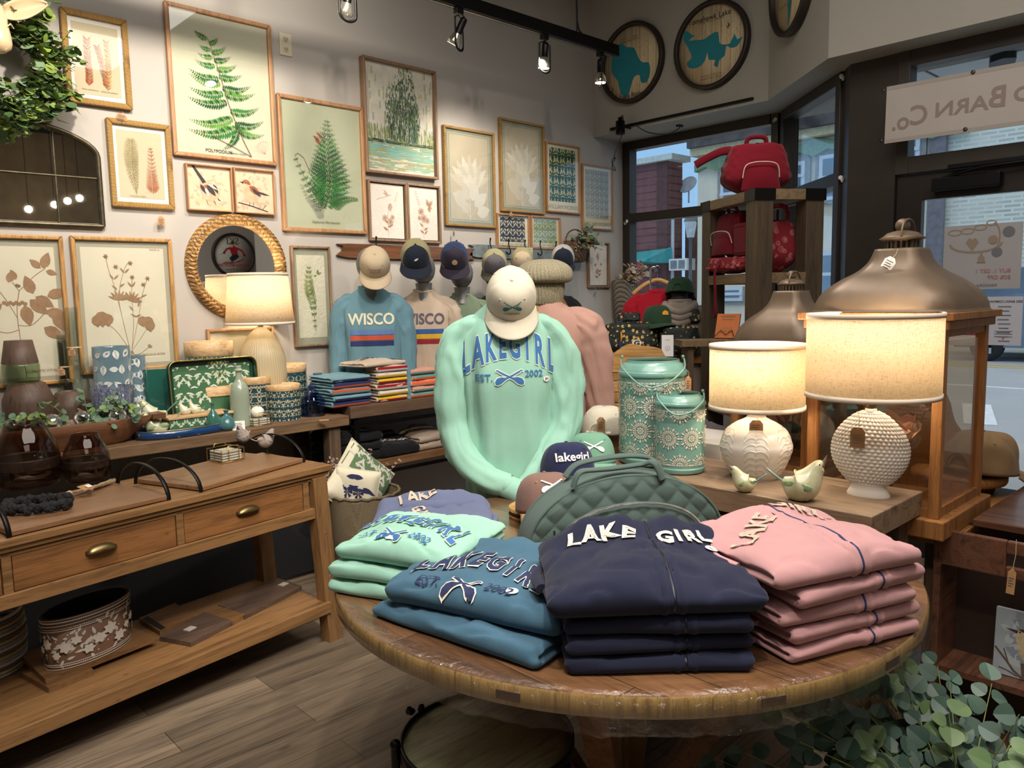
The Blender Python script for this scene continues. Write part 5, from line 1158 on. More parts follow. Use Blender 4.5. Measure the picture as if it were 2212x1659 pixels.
M_cb=ceram('crackle_cream',rgb(206,204,176),rgb(184,190,150)); M_cw=scaly('wing_glaze',rgb(140,164,112),rgb(120,150,112),rgb(40,78,96)); M_ct=ceram('tail_glaze',rgb(120,150,140),rgb(60,104,110)); M_cc=ceram('cream_bird',rgb(222,216,190),rgb(204,204,172))
x,y,R,h=fity(286,362,806,3.96,ZB)
bl=thing('wood_block','pale round-cornered wood block under the upper green bird','block',(x,y,ZB),face_cam(x,y))
MB().prism(rrect(.15,.07,.02),0,.045).build('block',wood('pale_wood',rgb(206,166,116),rgb(170,128,82),'X',2,.5,False),bl,bevel=.004)
bird('ceramic_bird','green and cream glazed bird standing on the wood block','' and None or (x,y,ZB+.047),face_cam(x,y),.19,(M_cb,M_cw,M_ct),'green glazed ceramic birds',tail=1.15)
x,y,R,h=fity(293,367,856,3.875,ZB)
bird('ceramic_bird','green and cream glazed bird in front of the wood block',(x,y,ZB),face_cam(x,y),.185,(M_cb,M_cw,M_ct),'green glazed ceramic birds',tail=1.05)
for px,lab in ((398,'small plump cream bird on the green tin lid, left of two'),(420,'small plump cream bird on the green tin lid, right of two')):
    P=Py(px,868,3.90); bird('small_ceramic_bird',lab,(P.x,P.y,ZB+.0868),face_cam(P.x,P.y,10),.085,(M_cc,M_cc,M_ct),'two cream birds on the tin lid',tail=.8,fat=1.25)
for (px,py,lab,z_) in ((176,848,'little brown and cream bird by the small timber vase',ZB+.11),):
    P=Py(px,py,4.02 if px>150 else 4.08); P.y-=.02; o=thing('block_riser','small wood riser behind the timber vase','block',(P.x,P.y+.02,ZB)); MB().box((0,0,(z_-ZB)/2),(.05,.04,z_-ZB)).build('block',M_acz,o)
    bird('small_wooden_bird',lab,(P.x,P.y+.02,z_),face_cam(P.x,P.y,180 if px<150 else 20),.075,(mat('bird_tan',rgb(186,150,110),.3,coat=.4),mat('bird_brown2',rgb(120,84,58),.3),mat('bird_brown2',rgb(120,84,58))),tail=.8)
# ---- tall leaf-pattern glass cylinders with candle glow put in as orange emissive leaves
def cyl_art(R,h,fn,mats,o,name,z0=0,lift=.0006,half=True):
    A=Art(); fn(A,2*PI*R,h); mb_=MB(); A.emit(mb_,lambda u,v,hh:((R+lift+hh)*math.sin(u/R),-(R+lift+hh)*math.cos(u/R),v+z0),.0002); return mb_.build(name,mats,o)
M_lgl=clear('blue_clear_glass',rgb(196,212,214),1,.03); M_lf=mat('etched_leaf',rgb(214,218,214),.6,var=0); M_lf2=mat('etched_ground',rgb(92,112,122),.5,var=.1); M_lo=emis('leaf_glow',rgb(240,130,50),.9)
def leafcyl(label,l,r,t,b,glow):
    o,R,h=sty('leaf_glass_cylinder',label,'candle holder',l,r,t,b,ZB,0,'leaf pattern glass cylinders')
    f=MB(); f.lathe([(.0001,.002),(R*.96,.002),(R*.96,h-.004),(R,h),(R,0)],48,caps=False); f.build('cylinder',mat('slate_glass',rgb(88,110,120),.12,coat=.5),o)
    rnd=random.Random(5)
    def fn(A,W,H):
        for i in range(11):
            for j in range(6):
                u=(i-5)*W/12+rnd.uniform(-.004,.004)+(j%2)*W/24; v=H*(j+.5)/6+rnd.uniform(-.005,.005); a=rnd.uniform(0,2*PI); l_=rnd.uniform(.040,.052); m_=0
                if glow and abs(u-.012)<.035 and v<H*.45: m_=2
                if v+l_*.6>H or v-l_*.6<0: continue
                cu,cv=u-l_/2*math.cos(a),v-l_/2*math.sin(a); A.leaf(cu,cv,a,l_,l_*.6,m_,1); A.line([(cu,cv),(cu+l_*math.cos(a),cv+l_*math.sin(a))],.0009,1,2)
                for q_ in range(1,5):
                    bx,by=cu+l_*q_/5*math.cos(a),cv+l_*q_/5*math.sin(a)
                    for s2 in (1,-1): A.line([(bx,by),(bx+l_*.17*math.cos(a+s2*.9),by+l_*.17*math.sin(a+s2*.9))],.0007,1,2)
    cyl_art(R,h,fn,[M_lf,M_lf2,M_lo],o,'etched_leaves')
    return o
leafcyl('tall glass cylinder with an etched leaf pattern glowing orange from a candle',202,277,748,4.11,True); leafcyl('shorter leaf-etched glass cylinder behind the glowing one',270,311,768,4.18,False)
o,R,h=sty('ribbed_glass_vessel','low wide vessel of bubbled blue-grey ribbed glass in front of the leaf cylinders','vase',200,282,834,3.955,ZB)
f=MB(); f.lathe([(R*.9,0),(R,.01),(R,h),(R*.95,h),(R*.94,.012),(.001,.01)],96,caps=False,fn=lambda r,z,a:r*(1+.018*math.sin(a*30)+.01*ns(a*6,z*60))); f.build('vessel',mat('bubbled_glass',rgb(98,106,128),.15,.3,bump=.8,bs=140,var=.4,vs=120,coat=.8),o)
o,R,h=sty('green_canister','plain dark teal oblong canister behind the green birds','canister',312,368,796,4.14,ZB,0); f=MB(); f.prism(rrect(R*2,R*1.6,R*.35,6),0,h); f.build('canister_body',mat('teal_lacquer',rgb(30,88,78),.25,coat=.5,var=.05),o,bevel=.004)
# ---- patterned tins
def PG(n,g,a,b_,c): return [mat('%s_%d'%(n,i),rgb(*q),.45,var=0,coat=.2) for i,q in enumerate((g,a,b_,c))]
PT_g=PG('tin_g',(62,104,72),(198,208,190),(206,214,198),(190,204,178)); PT_n=PG('tin_n',(28,58,72),(82,122,112),(196,192,160),(206,190,150)); PT_y=PG('tin_y',(58,100,78),(196,196,130),(210,214,190),(206,200,140))
M_lidw=wood('pale_lid',rgb(206,172,128),rgb(166,128,86),'X',2.5,.5,False)
def tin(label,l,r,t,y,z,pt,lid=.18,group='patterned tins with wooden lids',seed=8):
    o,R,h=sty('patterned_tin',label,'tin',l,r,t,y,z,0,group)
    MB().lathe([(R*.96,0),(R*.97,h*(1-lid))],48).build('tin_body',pt[0],o)
    def fn(A,W,H2): pattern(A,-W*.36,0.002,W*.36,H2-.002,.045,(0,1,2,3),seed)
    cyl_art(R*.97,h*(1-lid),fn,pt,o,'leaf_pattern')
    MB().lathe([(R*.98,h*(1-lid)),(R,h*(1-lid)+.002),(R,h-.002),(R*.97,h),(R*.9,h),(R*.88,h-.008),(.0001,h-.008)],48).build('lid',M_lidw,o); return o,R,h
o,R,h=tin('small green patterned tin with wooden lid, on top of the wider tin by the lamp',400,500,737,4.10,ZB+.205,PT_y,.33)
zz=ZB+.17; X=o.location
o2=thing('patterned_tin','wide wooden-lidded tin beneath the small green one behind the green tray','tin',(X.x,X.y,ZB),0,'patterned tins with wooden lids'); R2=R*1.2
MB().lathe([(R2*.96,0),(R2*.96,.155)],48).build('tin_body',PT_g[0],o2); MB().lathe([(R2,.155),(R2,.20),(R2*.96,.2048),(.0001,.2048)],48).build('lid',M_lidw,o2)
tin('tall teal and cream patterned tin with a wooden lid, at the back beside the lamp',574,660,786,4.13,ZB,PT_n,.16,seed=12); tin('navy leaf-patterned tin with a wooden lid behind the sage bottle',513,582,812,4.0,ZB,PT_n,.17,seed=9); tin('navy tin with white flowers and a wooden lid, front one beside the blue jugs',573,647,829,3.91,ZB,PT_n,.17,seed=21)
# green tray leaning
a=Pz(372,872,ZB); c=Pz(560,860,ZB)
xa,ya=a.x,3.70
w_=Py(560,820,3.97).x-Py(372,820,3.97).x; h_=Py(465,776,3.97).z-ZB-.01
o=thing('serving_tray','green patterned tray with gold rim leaning behind the two small birds','tray',M=Matrix.Identity(4))
o.matrix_world=Matrix.Translation((Py(462,820,3.97).x,3.965,ZB+.012))@Matrix.Rotation(-.08,4,'X')
f=MB(); oR=rrect(w_,h_,.04,6); f.prism([(x_,y_+h_/2) for x_,y_ in oR],-.004,0,0,Matrix.Rotation(PI/2,4,'X')); f.build('tray_base',mat('tray_green',rgb(24,58,42),.3,coat=.4,var=.04),o)
f=MB(); n=len(oR)
for i in range(n):
    p,q=oR[i],oR[(i+1)%n]; p2,q2=(p[0]*.965,p[1]*.93),(q[0]*.965,q[1]*.93)
    f.add([(p[0],-.035,p[1]+h_/2),(q[0],-.035,q[1]+h_/2),(q2[0],-.001,q2[1]+h_/2),(p2[0],-.001,p2[1]+h_/2)],[(0,1,2,3)],0,None,True)
f.build('tray_side',mat('tray_green',rgb(24,58,42)),o,solid=.003)
MB().tube([(p[0],-.035,p[1]+h_/2) for p in oR],.0028,6,0,closed=True).build('gold_rim',M_gold,o)
A=Art(); pattern(A,-w_*.44,.03,w_*.44,h_-.03,.09,(0,1,2,3),8); fb=MB(); A.front(fb,-.002); fb.build('leaf_pattern',PT_g,o)
# rectangular tin with wood lid
a=Py(366,900,3.83); c=Py(502,890,3.83); 
o=thing('bread_tin','long green patterned tin box with a flat wooden lid, under the two small birds','tin',((a.x+c.x)/2,3.895,ZB))
W=(c.x-a.x)*1.0; MB().box((0,0,.04),(W,.12,.08)).build('tin_body',PT_g[0],o,bevel=.003); MB().box((0,0,.0805+.003),(W+.012,.135,.012)).build('lid',M_lidw,o,bevel=.003)
A=Art(); pattern(A,-W/2+.002,.003,W/2-.002,.077,.055,(0,1,2,3),31); fb=MB(); A.front(fb,-.0605); fb.build('leaf_pattern',PT_g,o)
# sage bottle, teal bud vases
M_sagec=mat('sage_glaze',rgb(148,160,142),.15,coat=.6,var=.05)
o,R,h=sty('sage_bottle','tall sage-glazed ceramic bottle with a stopper shape in front of the tray','bottle',493,535,790,3.86,ZB)
MB().lathe(slp(R,h,[(.85,0),(1,.03),(1,.3),(.97,.55),(.75,.68),(.4,.76),(.3,.84),(.3,.90),(.42,.915),(.42,.94),(.3,.955),(.28,1),(.0,1)],70),32).build('glazed_body',M_sagec,o)
M_tealg=mat('teal_glaze',rgb(54,106,94),.12,coat=.7,var=.1,vs=30)
for lab,l,r,t,bb,c_ in (('small green bud vase with a narrow neck in front of the green tin',444,472,870,3.80,M_tealg),('squat blue-green bud vase beside the price card',470,506,886,3.79,mat('bluegreen_glaze',rgb(66,112,116),.12,coat=.7,var=.1,vs=30))):
    o,R,h=sty('bud_vase',lab,'vase',l,r,t,bb,ZB,0,'little glazed bud vases'); MB().lathe(slp(R,h,[(.6,0),(.95,.15),(1,.35),(.75,.58),(.3,.75),(.22,.88),(.34,1),(.2,1)],40),28).build('glazed_body',c_,o)
# blue glass jugs
M_bg=clear('blue_glass',(.64,.72,.86,1),1,.02)
for lab,l,r,t,bb in (('blue glass jug with a conical shoulder, back one of two',656,716,806,4.03),('blue glass jug with a conical shoulder, front one of two',648,700,833,3.90)):
    o,R,h=sty('glass_jug',lab,'bottle',l,r,t,bb,ZB,0,'blue glass jugs')
    MB().lathe(slp(R,h,[(.95,0),(1,.03),(1,.48),(.93,.56),(.45,.80),(.3,.86),(.3,.95),(.34,.96),(.34,1)],60),36,caps=False).lathe([(.0001,.002),(R*.95,.002)],36,caps=False).build('jug_glass',M_bg,o,solid=.003)
# wire basket of coasters with round stone
def coaster(label,loc,rz,n=4,ball=False):
    o=thing('coaster_set',label,'coaster set',loc,rz,'gold wire coaster holders')
    for i in range(n): MB().box((0,0,.009+i*.011),(.095,.095,.008)).build('coaster',mat('grey_stone',rgb(176,174,160),.5,var=.1),o,bevel=.002)
    f=MB(); h=.055
    for z_ in (.003,h): f.tube([(-.055,-.055,z_),(.055,-.055,z_),(.055,.055,z_),(-.055,.055,z_)],.0016,6,0,closed=True)
    for x_,y_ in ((-.055,-.055),(.055,-.055),(.055,.055),(-.055,.055),(-.02,-.055),(.03,-.055),(-.055,0)): f.tube([(x_,y_,.002),(x_,y_,h)],.0016,6)
    for y_ in (-.05,.05): f.tube([(-.025,y_,h),(-.02,y_,h+.014),(.03,y_,h+.014),(.035,y_,h)],.0016,6)
    f.build('wire_holder',M_gold,o); return o
P=Py(566,910,3.78); coaster('gold wire coaster holder with a white round soap on top, on the bench',(P.x,P.y+.06,ZB),.1,3)
tag(MB().ball((0,0,0),.036,seg=20,sz=.8).build('white_ball',mat('white_soap',rgb(222,218,206),.5),loc=(P.x+.01,P.y+.07,ZB+.066)),'smooth white ball resting in the gold wire holder on the bench','ball')
P=Pz(516,929,ZB); o=thing('price_card','small white folded price card on the bench','card',(P.x,P.y,ZB),face_cam(P.x,P.y)); MB().add([(-.03,0,0),(.03,0,0),(.03,.008,.045),(-.03,.008,.045),(.03,.03,0),(-.03,.03,0)],[(0,1,2,3),(3,2,4,5)]).build('card',M_white,o,solid=.0006)
A=Art(); 
for k in range(4): A.rect(-.02,.012+k*.007,.018-.004*(k%2),.014+k*.007,0,1)
fb=MB(); A.emit(fb,lambda u,v,hh:(u,v*.178-.0012-hh,v)); fb.build('card_print',M_ink,o)
P=Pz(700,908,ZB); tag(MB().box((0,0,.001),(.05,.03,.0015)).build('loose_tag',M_kraft,loc=P,rot=-.5),'brown tag lying flat at the bench edge by the blue jugs','price tag')
# beige lamp
def shade_mat():
    if 'linen_shade' in _mc: return _mc['linen_shade']
    m_=bpy.data.materials.new('linen_shade'); m_.use_nodes=True; nt=m_.node_tree; nt.nodes.clear(); o=nt.nodes.new('ShaderNodeOutputMaterial')
    d=nt.nodes.new('ShaderNodeBsdfDiffuse'); t=nt.nodes.new('ShaderNodeBsdfTranslucent'); x=nt.nodes.new('ShaderNodeMixShader'); x.inputs[0].default_value=.5
    co=_coord(nt,'Object',(.35,.35,4)); co2=_coord(nt,'Object',(4,4,.35)); n=_noise(nt,170,2,co); n2=_noise(nt,170,2,co2); ad=nt.nodes.new('ShaderNodeMath'); nt.links.new(n.outputs[0],ad.inputs[0]); nt.links.new(n2.outputs[0],ad.inputs[1])
    c=_ramp(nt,ad.outputs[0],[(.65,rgb(196,176,144)),(1.3,rgb(244,232,210))]); nt.links.new(c,d.inputs[0]); nt.links.new(c,t.inputs[0]); nt.links.new(d.outputs[0],x.inputs[1]); nt.links.new(t.outputs[0],x.inputs[2]); nt.links.new(x.outputs[0],o.inputs[0]); _mc['linen_shade']=m_; return m_
M_shade=shade_mat(); M_trim=mat('shade_trim',rgb(222,208,190),.8,var=0)
def lamp(label,base,shade,z,profile,mat_,energy,oval=1.0,off=0,bumps=None,group='table lamps with linen shades',taper=1.0):
    """base,shade = (l,r,t,b) pixel boxes"""
    x,y,R,h=(fity if base[3]<100 else fit)(*base,z); o=thing('table_lamp',label,'lamp',(x,y,z),face_cam(x,y,off),group)
    d_=depth((x,y,z+h)); rb=(shade[1]-shade[0])/2/F*depth((x,y,1.2)); zs0=hz((shade[0]+shade[1])/2,shade[3],(x,y))-z; zs1=hz((shade[0]+shade[1])/2,shade[2],(x,y))-z
    f=MB()
    if bumps: bumps(f,R,h)
    else: f.lathe(slp(R,h,profile,60),48,sy=oval)
    f.build('lamp_base',mat_,o)
    rt=rb*taper
    MB().lathe([(.006,h-.005),(.006,zs1-.03)],10).lathe([(.014,h),(.014,h+.03),(.018,h+.03),(.018,h+.06)],14).build('lamp_stem',M_brass,o)
    f=MB(); f.lathe([(rb,zs0+.006),(rt,zs1-.006)],64,0,caps=False,sy=oval if oval<1 else 1); f.build('lamp_shade',M_shade,o,solid=.0015)
    for q,rq in ((zs0,rb),(zs1,rt)):
        f=MB(); f.lathe([(rq-.001,q-.006),(rq+.0022,q-.006),(rq+.0022,q+.009),(rq-.001,q+.009)],64,0,sy=oval if oval<1 else 1,caps=False); f.build('shade_trim',M_trim,o)
    f=MB(); 
    for k in range(3): a=k*2.1; f.tube([(0,0,zs1-.02),(rt*math.cos(a)*.99,rt*math.sin(a)*.99*(oval if oval<1 else 1),zs1-.02)],.0015,5)
    f.build('shade_ring',M_brass,o)
    zb_=(zs0+zs1)/2+.0
    MB().ball((0,0,zb_),.028,seg=14).build('bulb',emis('warm_bulb',(1,.86,.64,1),8),o)
    L_=light('POINT','lamp_bulb_light',(0,0,zb_),energy,(1,.84,.62),size=.03); L_.parent=o; L_.location=(0,0,zb_+.045)
    return o,R,h,zs0,zs1,rb
def ridged(f,R,h):
    pr=slp(R,h,[(.55,0),(.8,.12),(.98,.38),(1,.5),(.9,.72),(.55,.9),(.2,.99),(.12,1)],50); f.lathe(pr,220,fn=lambda r,z,a:r*(1+.012*math.sin(a*55)+(.012 if abs(z/h-.66)<.012 or abs(z/h-.4)<.012 else 0)))
lamp('beige ribbed round table lamp in front of the round mirror',(513,613,706,4.10),(484,627,594,699),ZB,None,mat('ribbed_cream',rgb(178,164,132),.45,var=.04),7,bumps=ridged,off=0,taper=.87)
# oval blue tray
P=Pz(396,955,ZB); x,y=Pz(396,935,ZB).x,Pz(396,935,ZB).y
o=thing('oval_tray','deep blue oval tray with a gold rim near the front edge of the bench','tray',(x,3.855,ZB),math.radians(3))
f=MB(); f.lathe([(.0001,.004),(.225,.004),(.235,.04),(.239,.04),(.231,0),(.0001,0)],64,sy=.46); f.build('tray_body',mat('navy_enamel',rgb(24,62,110),.2,coat=.6,var=.05),o)
MB().tube([(.238*math.cos(2*PI*k/64),.238*.46*math.sin(2*PI*k/64),.041) for k in range(64)],.002,6,0,closed=True).build('gold_rim',M_gold,o)
for s in (1,-1): MB().prism(rrect(.05,.018,.008),-.002,.002,0,Matrix.Translation((s*.232,0,.025))@Matrix.Rotation(PI/2,4,'Y')@Matrix.Rotation(PI/2,4,'Z')).build('handle_slot',M_gold,o)
A=Art()
for k in range(14): a=k*.6; A.leaf(.08*math.cos(a),.035*math.sin(a),a,.09,.03,0,1)
fb=MB(); A.emit(fb,lambda u,v,hh:(u,v,.0045+hh)); fb.build('leaf_motif',mat('silver_leaf',rgb(150,160,160),.3,.5),o)
# dough bowl with mirror balls and eucalyptus
M_bowl=wood('bowl_wood',rgb(116,78,52),rgb(70,44,30),'X',1.4,.45,True)
BX,BYY=Pz(190,965,ZB).x,3.62
bw=thing('dough_bowl','long carved wooden dough bowl full of mirror balls and greenery','bowl',(Py(345,905,3.87).x-.43,3.868,ZB),math.radians(0))
f=MB(); hw,hd,hh=.40,.105,.115
def bowlf(t,s=1):
    return [(.55,0),(.62,.02),(.85,.6),(1.0,1.0)]
f.lathe([(.0001,0),(.60,0),(.66,.008),(.86,.07),(1,hh),(.97,hh+.003),(.93,hh),(.80,.07),(.58,.022),(.0001,.02)],64,0,Matrix.Diagonal((hw,hd,1,1)),fn=lambda r,z,a:r*(1+.05*math.cos(2*a)))
for s in (1,-1): f.box((s*(hw*1.03),0,hh-.008),(.06,.10,.022),0)
f.build('bowl',M_bowl,bw,bevel=.0)
M_disco=None
def disco():
    m_,nt,b=_new('mirror_tiles'); b.inputs['Metallic'].default_value=1; b.inputs['Roughness'].default_value=.08
    v=nt.nodes.new('ShaderNodeTexVoronoi'); v.inputs['Scale'].default_value=90; nt.links.new(_coord(nt),v.inputs[0]); nt.links.new(_ramp(nt,v.outputs['Color'],[(.2,(.5,.5,.55,1)),(.8,(.95,.95,.95,1))]),b.inputs['Base Color']); _bump(nt,b,v.outputs['Color'],.6,.006); return m_
M_disco=disco()
ball_src=None
for k,(px,py,r,lab) in enumerate(((30,905,.042,'silver mirror ball at the left end of the dough bowl'),(112,905,.042,'silver mirror ball second from the left in the dough bowl'),(176,893,.036,'silver mirror ball deep in the leaves in the middle of the dough bowl'),(252,897,.043,'silver mirror ball at the right end of the dough bowl'))):
    P=Py(px,py,3.85 if k!=2 else 3.89); P.z=ZB+.125
    if k==0: ball_src=MB().ball((0,0,0),1,seg=20).build('mirror_ball',M_disco); q=ball_src
    else: q=ball_src.copy(); COL.objects.link(q)
    q.location=P; q.scale=(r,r,r); tag(q,lab,'ball','mirror balls in the dough bowl')
M_euc=mat('eucalyptus_leaf',rgb(92,124,98),.55,var=.2,vs=6); M_euc2=mat('eucalyptus_leaf2',rgb(126,150,82),.55,var=.15,vs=6); M_stem=mat('green_stem',rgb(120,128,70),.6,var=.1)
def disc_leaf(mb_,p,nrm,up,r,mi=0,el=1.15,n=8,cup=.15):
    nrm=Vector(nrm).normalized(); u_=Vector(up); u_=(u_-nrm*u_.dot(nrm)).normalized(); v_=nrm.cross(u_)
    vs=[tuple(Vector(p)+u_*r*el)]
    for k in range(n): a=2*PI*k/n; vs.append(tuple(Vector(p)+u_*(r*el+r*el*math.cos(a))+v_*r*math.sin(a)+nrm*r*cup*(1)))
    mb_.add(vs,[(0,1+k,1+(k+1)%n) for k in range(n)],mi,None,True)
def spray(mb_,mbs,p0,d,L,n,r,rnd,mis=(0,),droop=.3,stem=.0015,el=1.15):
    d=Vector(d).normalized(); pts=[]; p=Vector(p0)
    for i in range(n+1):
        pts.append(p.copy()); p=p+d*(L/n); d=(d+Vector((rnd.uniform(-.15,.15),rnd.uniform(-.15,.15),-droop/n*1.5+rnd.uniform(-.1,.1)))).normalized()
    mbs.tube(pts,stem,5)
    for i in range(1,n+1):
        t=(pts[i]-pts[i-1]).normalized()
        for s in (1,-1):
            a=rnd.uniform(0,2*PI); side=t.cross(Vector((math.cos(a),math.sin(a),.3))).normalized(); 
            up=(side*s+t*.4).normalized(); nr=Vector((rnd.uniform(-.6,.6),rnd.uniform(-.9,.3),rnd.uniform(.2,1)))
            disc_leaf(mb_,pts[i],nr,up,r*rnd.uniform(.7,1.15)*(1-.3*i/n),rnd.choice(mis),el)
rnd=random.Random(2); g=thing('eucalyptus_garland','green eucalyptus garland woven between the mirror balls','garland',(bw.location.x,3.868,ZB))
f=MB(); s_=MB()
for k in range(20): spray(f,s_,(rnd.uniform(-.34,.32),rnd.uniform(-.06,.06),.11),(rnd.uniform(-1,1),rnd.uniform(-.6,.3),rnd.uniform(.1,.7)),rnd.uniform(.10,.17),4,.02,rnd,(0,0,1),.4)
f.build('leaves',[M_euc,M_euc2],g); s_.build('stems',M_stem,g)
# items on the console (local coordinates of CT)
def onconsole(px,py,z=ZT): P=Pz(px,py,z); return P
M_smoke=clear('smoked_glass',(.70,.62,.56,1),1,.01); M_band=mat('timber_band',rgb(52,38,30),.5,var=.1)
for lab,l,r,t,bb in (('large smoked glass hurricane vase with a dark timber band, on the console at far left',-2,130,912,1062),('smaller smoked glass hurricane vase with a dark timber band on the console',143,238,936,1046)):
    o,R,h=standing('hurricane_vase',lab,'vase',l,r,t,bb,ZT+.001,0,'smoked glass hurricane vases'); 
    pr=slp(R,h,[(.7,0),(.93,.06),(1,.25),(.97,.5),(.84,.72),(.66,.9),(.58,1)],50)
    MB().lathe(pr,48,caps=False).lathe([(.0001,.003),(R*.7,.003)],40,caps=False).build('glass_body',M_smoke,o,solid=.003)
    MB().lathe([(q_,z_) for q_,z_ in [(r_*.985,z_) for r_,z_ in pr] if h*.26<z_<h*.5],48,caps=False).build('timber_band',M_band,o,solid=.004)
def handled_board(label,A_,B_,C_,z,group='wooden boards with black arched handles'):
    """A=front left, B=front right, C=back right pixel corners on height z"""
    a,b_,c=Pz(*A_,z),Pz(*B_,z),Pz(*C_,z); a.z=b_.z=c.z=0
    W=(b_-a).length; ang=math.atan2((b_-a).y,(b_-a).x); D_=max(.17,.0*abs((c-b_).dot(Vector((-math.sin(ang),math.cos(ang),0)))))
    o=thing('handled_board',label,'serving board',M=Matrix.Translation((a.x,a.y,ZT))@Matrix.Rotation(ang,4,'Z'),group=group)
    D_=.36
    MB().box((W/2,D_/2,.012),(W,D_,.018)).build('board',M_acacia,o,bevel=.003)
    for x_ in (-.004,W+.004):
        pts=[(x_,D_/2-(D_/2-.0)*math.cos(PI*k/20),.002+.115*math.sin(PI*k/20)) for k in range(21)]
        MB().tube(pts,.0035,6,0,ry=.009,up=(1,0,0)).build('handle',M_black,o)
    return o,W,D_,ang
handled_board('wooden board with black arched handles nearest the left edge, under the smoked vases',(22,1148),(362,1070),(300,1018),ZT+.02)
handled_board('wooden board with black arched handles carrying the two grey birds',(436,1052),(655,990),(590,962),ZT+.02)
P=Pz(500,998,ZT+.022); coaster('gold wire coaster holder on the handled board beside the grey birds',(P.x,P.y+.055,ZT+.0225),CR,4)
M_greyb=mat('carved_grey',rgb(158,148,140),.9,bump=.6,bs=120,var=.12,vs=30); M_bk2=mat('slate_beak',rgb(84,80,84),.7)
for px,py,lab,off in ((528,972,'grey carved bird on wire legs looking up, left one of the pair',20),(580,982,'grey carved bird on wire legs looking ahead, right one of the pair',150)):
    P=Pz(px,py,ZT+.022); bird('carved_bird',lab,(P.x,P.y+.012,ZT+.0225),face_cam(P.x,P.y,off+40),.115,(M_greyb,M_greyb,M_greyb),'grey carved birds on wire legs',legs=.035,tail=.75,fat=1.25,beak=M_bk2,beak_up=4 if px<550 else .5)
# black bead garland with tassels
g=thing('bead_garland','thick black plaited garland with raffia tassels on the front board','garland',(0,0,0))
f=MB(); pts=[Pz(x_,y_,ZT+.05) for x_,y_ in ((150,1070),(110,1072),(60,1076),(15,1084),(20,1094),(70,1094),(120,1088),(148,1082))]
pp=cat(pts,90)
for i,q in enumerate(pp):
    d=(pp[min(i+1,90)]-pp[max(i-1,0)]).normalized(); sd=Vector((-d.y,d.x,0)); 
    for s in (1,-1): f.ball(q+sd*.011*s*math.cos(i*.5)+Vector((0,0,-.008+.009*math.sin(i*1.1+s))),.0105,seg=10)
f.build('plait',mat('black_cotton',rgb(28,28,32),.85,bump=.5,bs=200),g)
M_raff=mat('raffia',rgb(186,160,126),.9,var=.2,vs=60)
for (a_,b_) in (((150,1066),(212,1050)),((195,1056),(248,1036))):
    P,Q=Pz(*a_,ZT+.04),Pz(*b_,ZT+.028); f=MB()
    for k in range(46): f.tube([P+Vector((rnd.uniform(-.003,.003),rnd.uniform(-.003,.003),rnd.uniform(-.003,.004))),P.lerp(Q,.5)+Vector((rnd.uniform(-.01,.01),rnd.uniform(-.01,.01),rnd.uniform(-.004,.006))),Q+Vector((rnd.uniform(-.018,.018),rnd.uniform(-.02,.02),rnd.uniform(-.004,.004)))],.0009,4)
    f.ball(P,.011); f.build('tassel',M_raff,g)
P=Pz(186,1052,ZT+.06); MB().box((0,0,0),(.05,.035,.001),M=Matrix.Rotation(.5,4,'Z')@Matrix.Rotation(.35,4,'X')).build('price_ticket',M_kraft,g,loc=P); MB().box((0,0,0),(.02,.018,.001),M=Matrix.Rotation(.5,4,'Z')@Matrix.Rotation(.35,4,'X')).build('barcode_label',M_white,g,loc=P+Vector((.008,0,.0025)))
# ---------------------------------------------------------------- lower shelf of the console
ZL=.1905
def board_poly(name,label,pix,z,th,m,extra=None,catg='cutting board',group='cutting boards on the low shelf'):
    P=[Pz(x_,y_,z+th) for x_,y_ in pix]; c=sum((p for p in P),Vector())/len(P)
    o=thing(name,label,catg,(c.x,c.y,z),0,group); pl=[(p.x-c.x,p.y-c.y) for p in P]
    ar=sum(pl[i][0]*pl[(i+1)%len(pl)][1]-pl[(i+1)%len(pl)][0]*pl[i][1] for i in range(len(pl)))
    if ar<0: pl=pl[::-1]
    MB().prism(pl,.0,th).build('board',m,o,bevel=.003)
    if extra:
        for nm,px_,m2 in extra:
            Q=[Pz(x_,y_,z+th) for x_,y_ in px_]; q=[(p.x-c.x,p.y-c.y) for p in Q]; ar=sum(q[i][0]*q[(i+1)%len(q)][1]-q[(i+1)%len(q)][0]*q[i][1] for i in range(len(q)))
            if ar<0: q=q[::-1]
            MB().prism(q,-.001,th+.001).build(nm,m2,o)
    return o
M_cut=wood('cut_board',rgb(124,90,56),rgb(82,56,34),'X',1.5,.45,False); M_cut2=wood('smoked_board',rgb(92,72,60),rgb(58,44,38),'X',1.5,.6,False)
board_poly('cutting_board','pale rectangular cutting board at the bottom of the pile below the patterned planter',[(45,1452),(105,1486),(202,1446),(145,1405)],ZL,.02,M_cut,None)
board_poly('cutting_board','amber cutting board with a black resin band right under the patterned planter',[(45,1415),(98,1468),(338,1375),(235,1335)],ZL+.021,.02,M_cut,[('resin_band',[(165,1396),(178,1436),(205,1424),(190,1385)],M_blackp)])
board_poly('cutting_board','amber and black cutting board behind the planter with a looped cord',[(300,1335),(345,1363),(420,1330),(378,1302)],ZL,.02,M_cut,[('resin_band',[(307,1338),(347,1361),(358,1356),(319,1331)],M_blackp)])
board_poly('cutting_board','smoked timber cutting board with a white card on it',[(344,1375),(412,1388),(502,1342),(440,1322)],ZL,.018,M_cut2,[('pale_band',[(440,1322),(502,1342),(530,1327),(470,1309)],M_cut)])
board_poly('cutting_board','long dark cutting board with a looped cord at the right end of the shelf',[(528,1330),(652,1266),(600,1248),(470,1306)],ZL,.018,M_cut2)
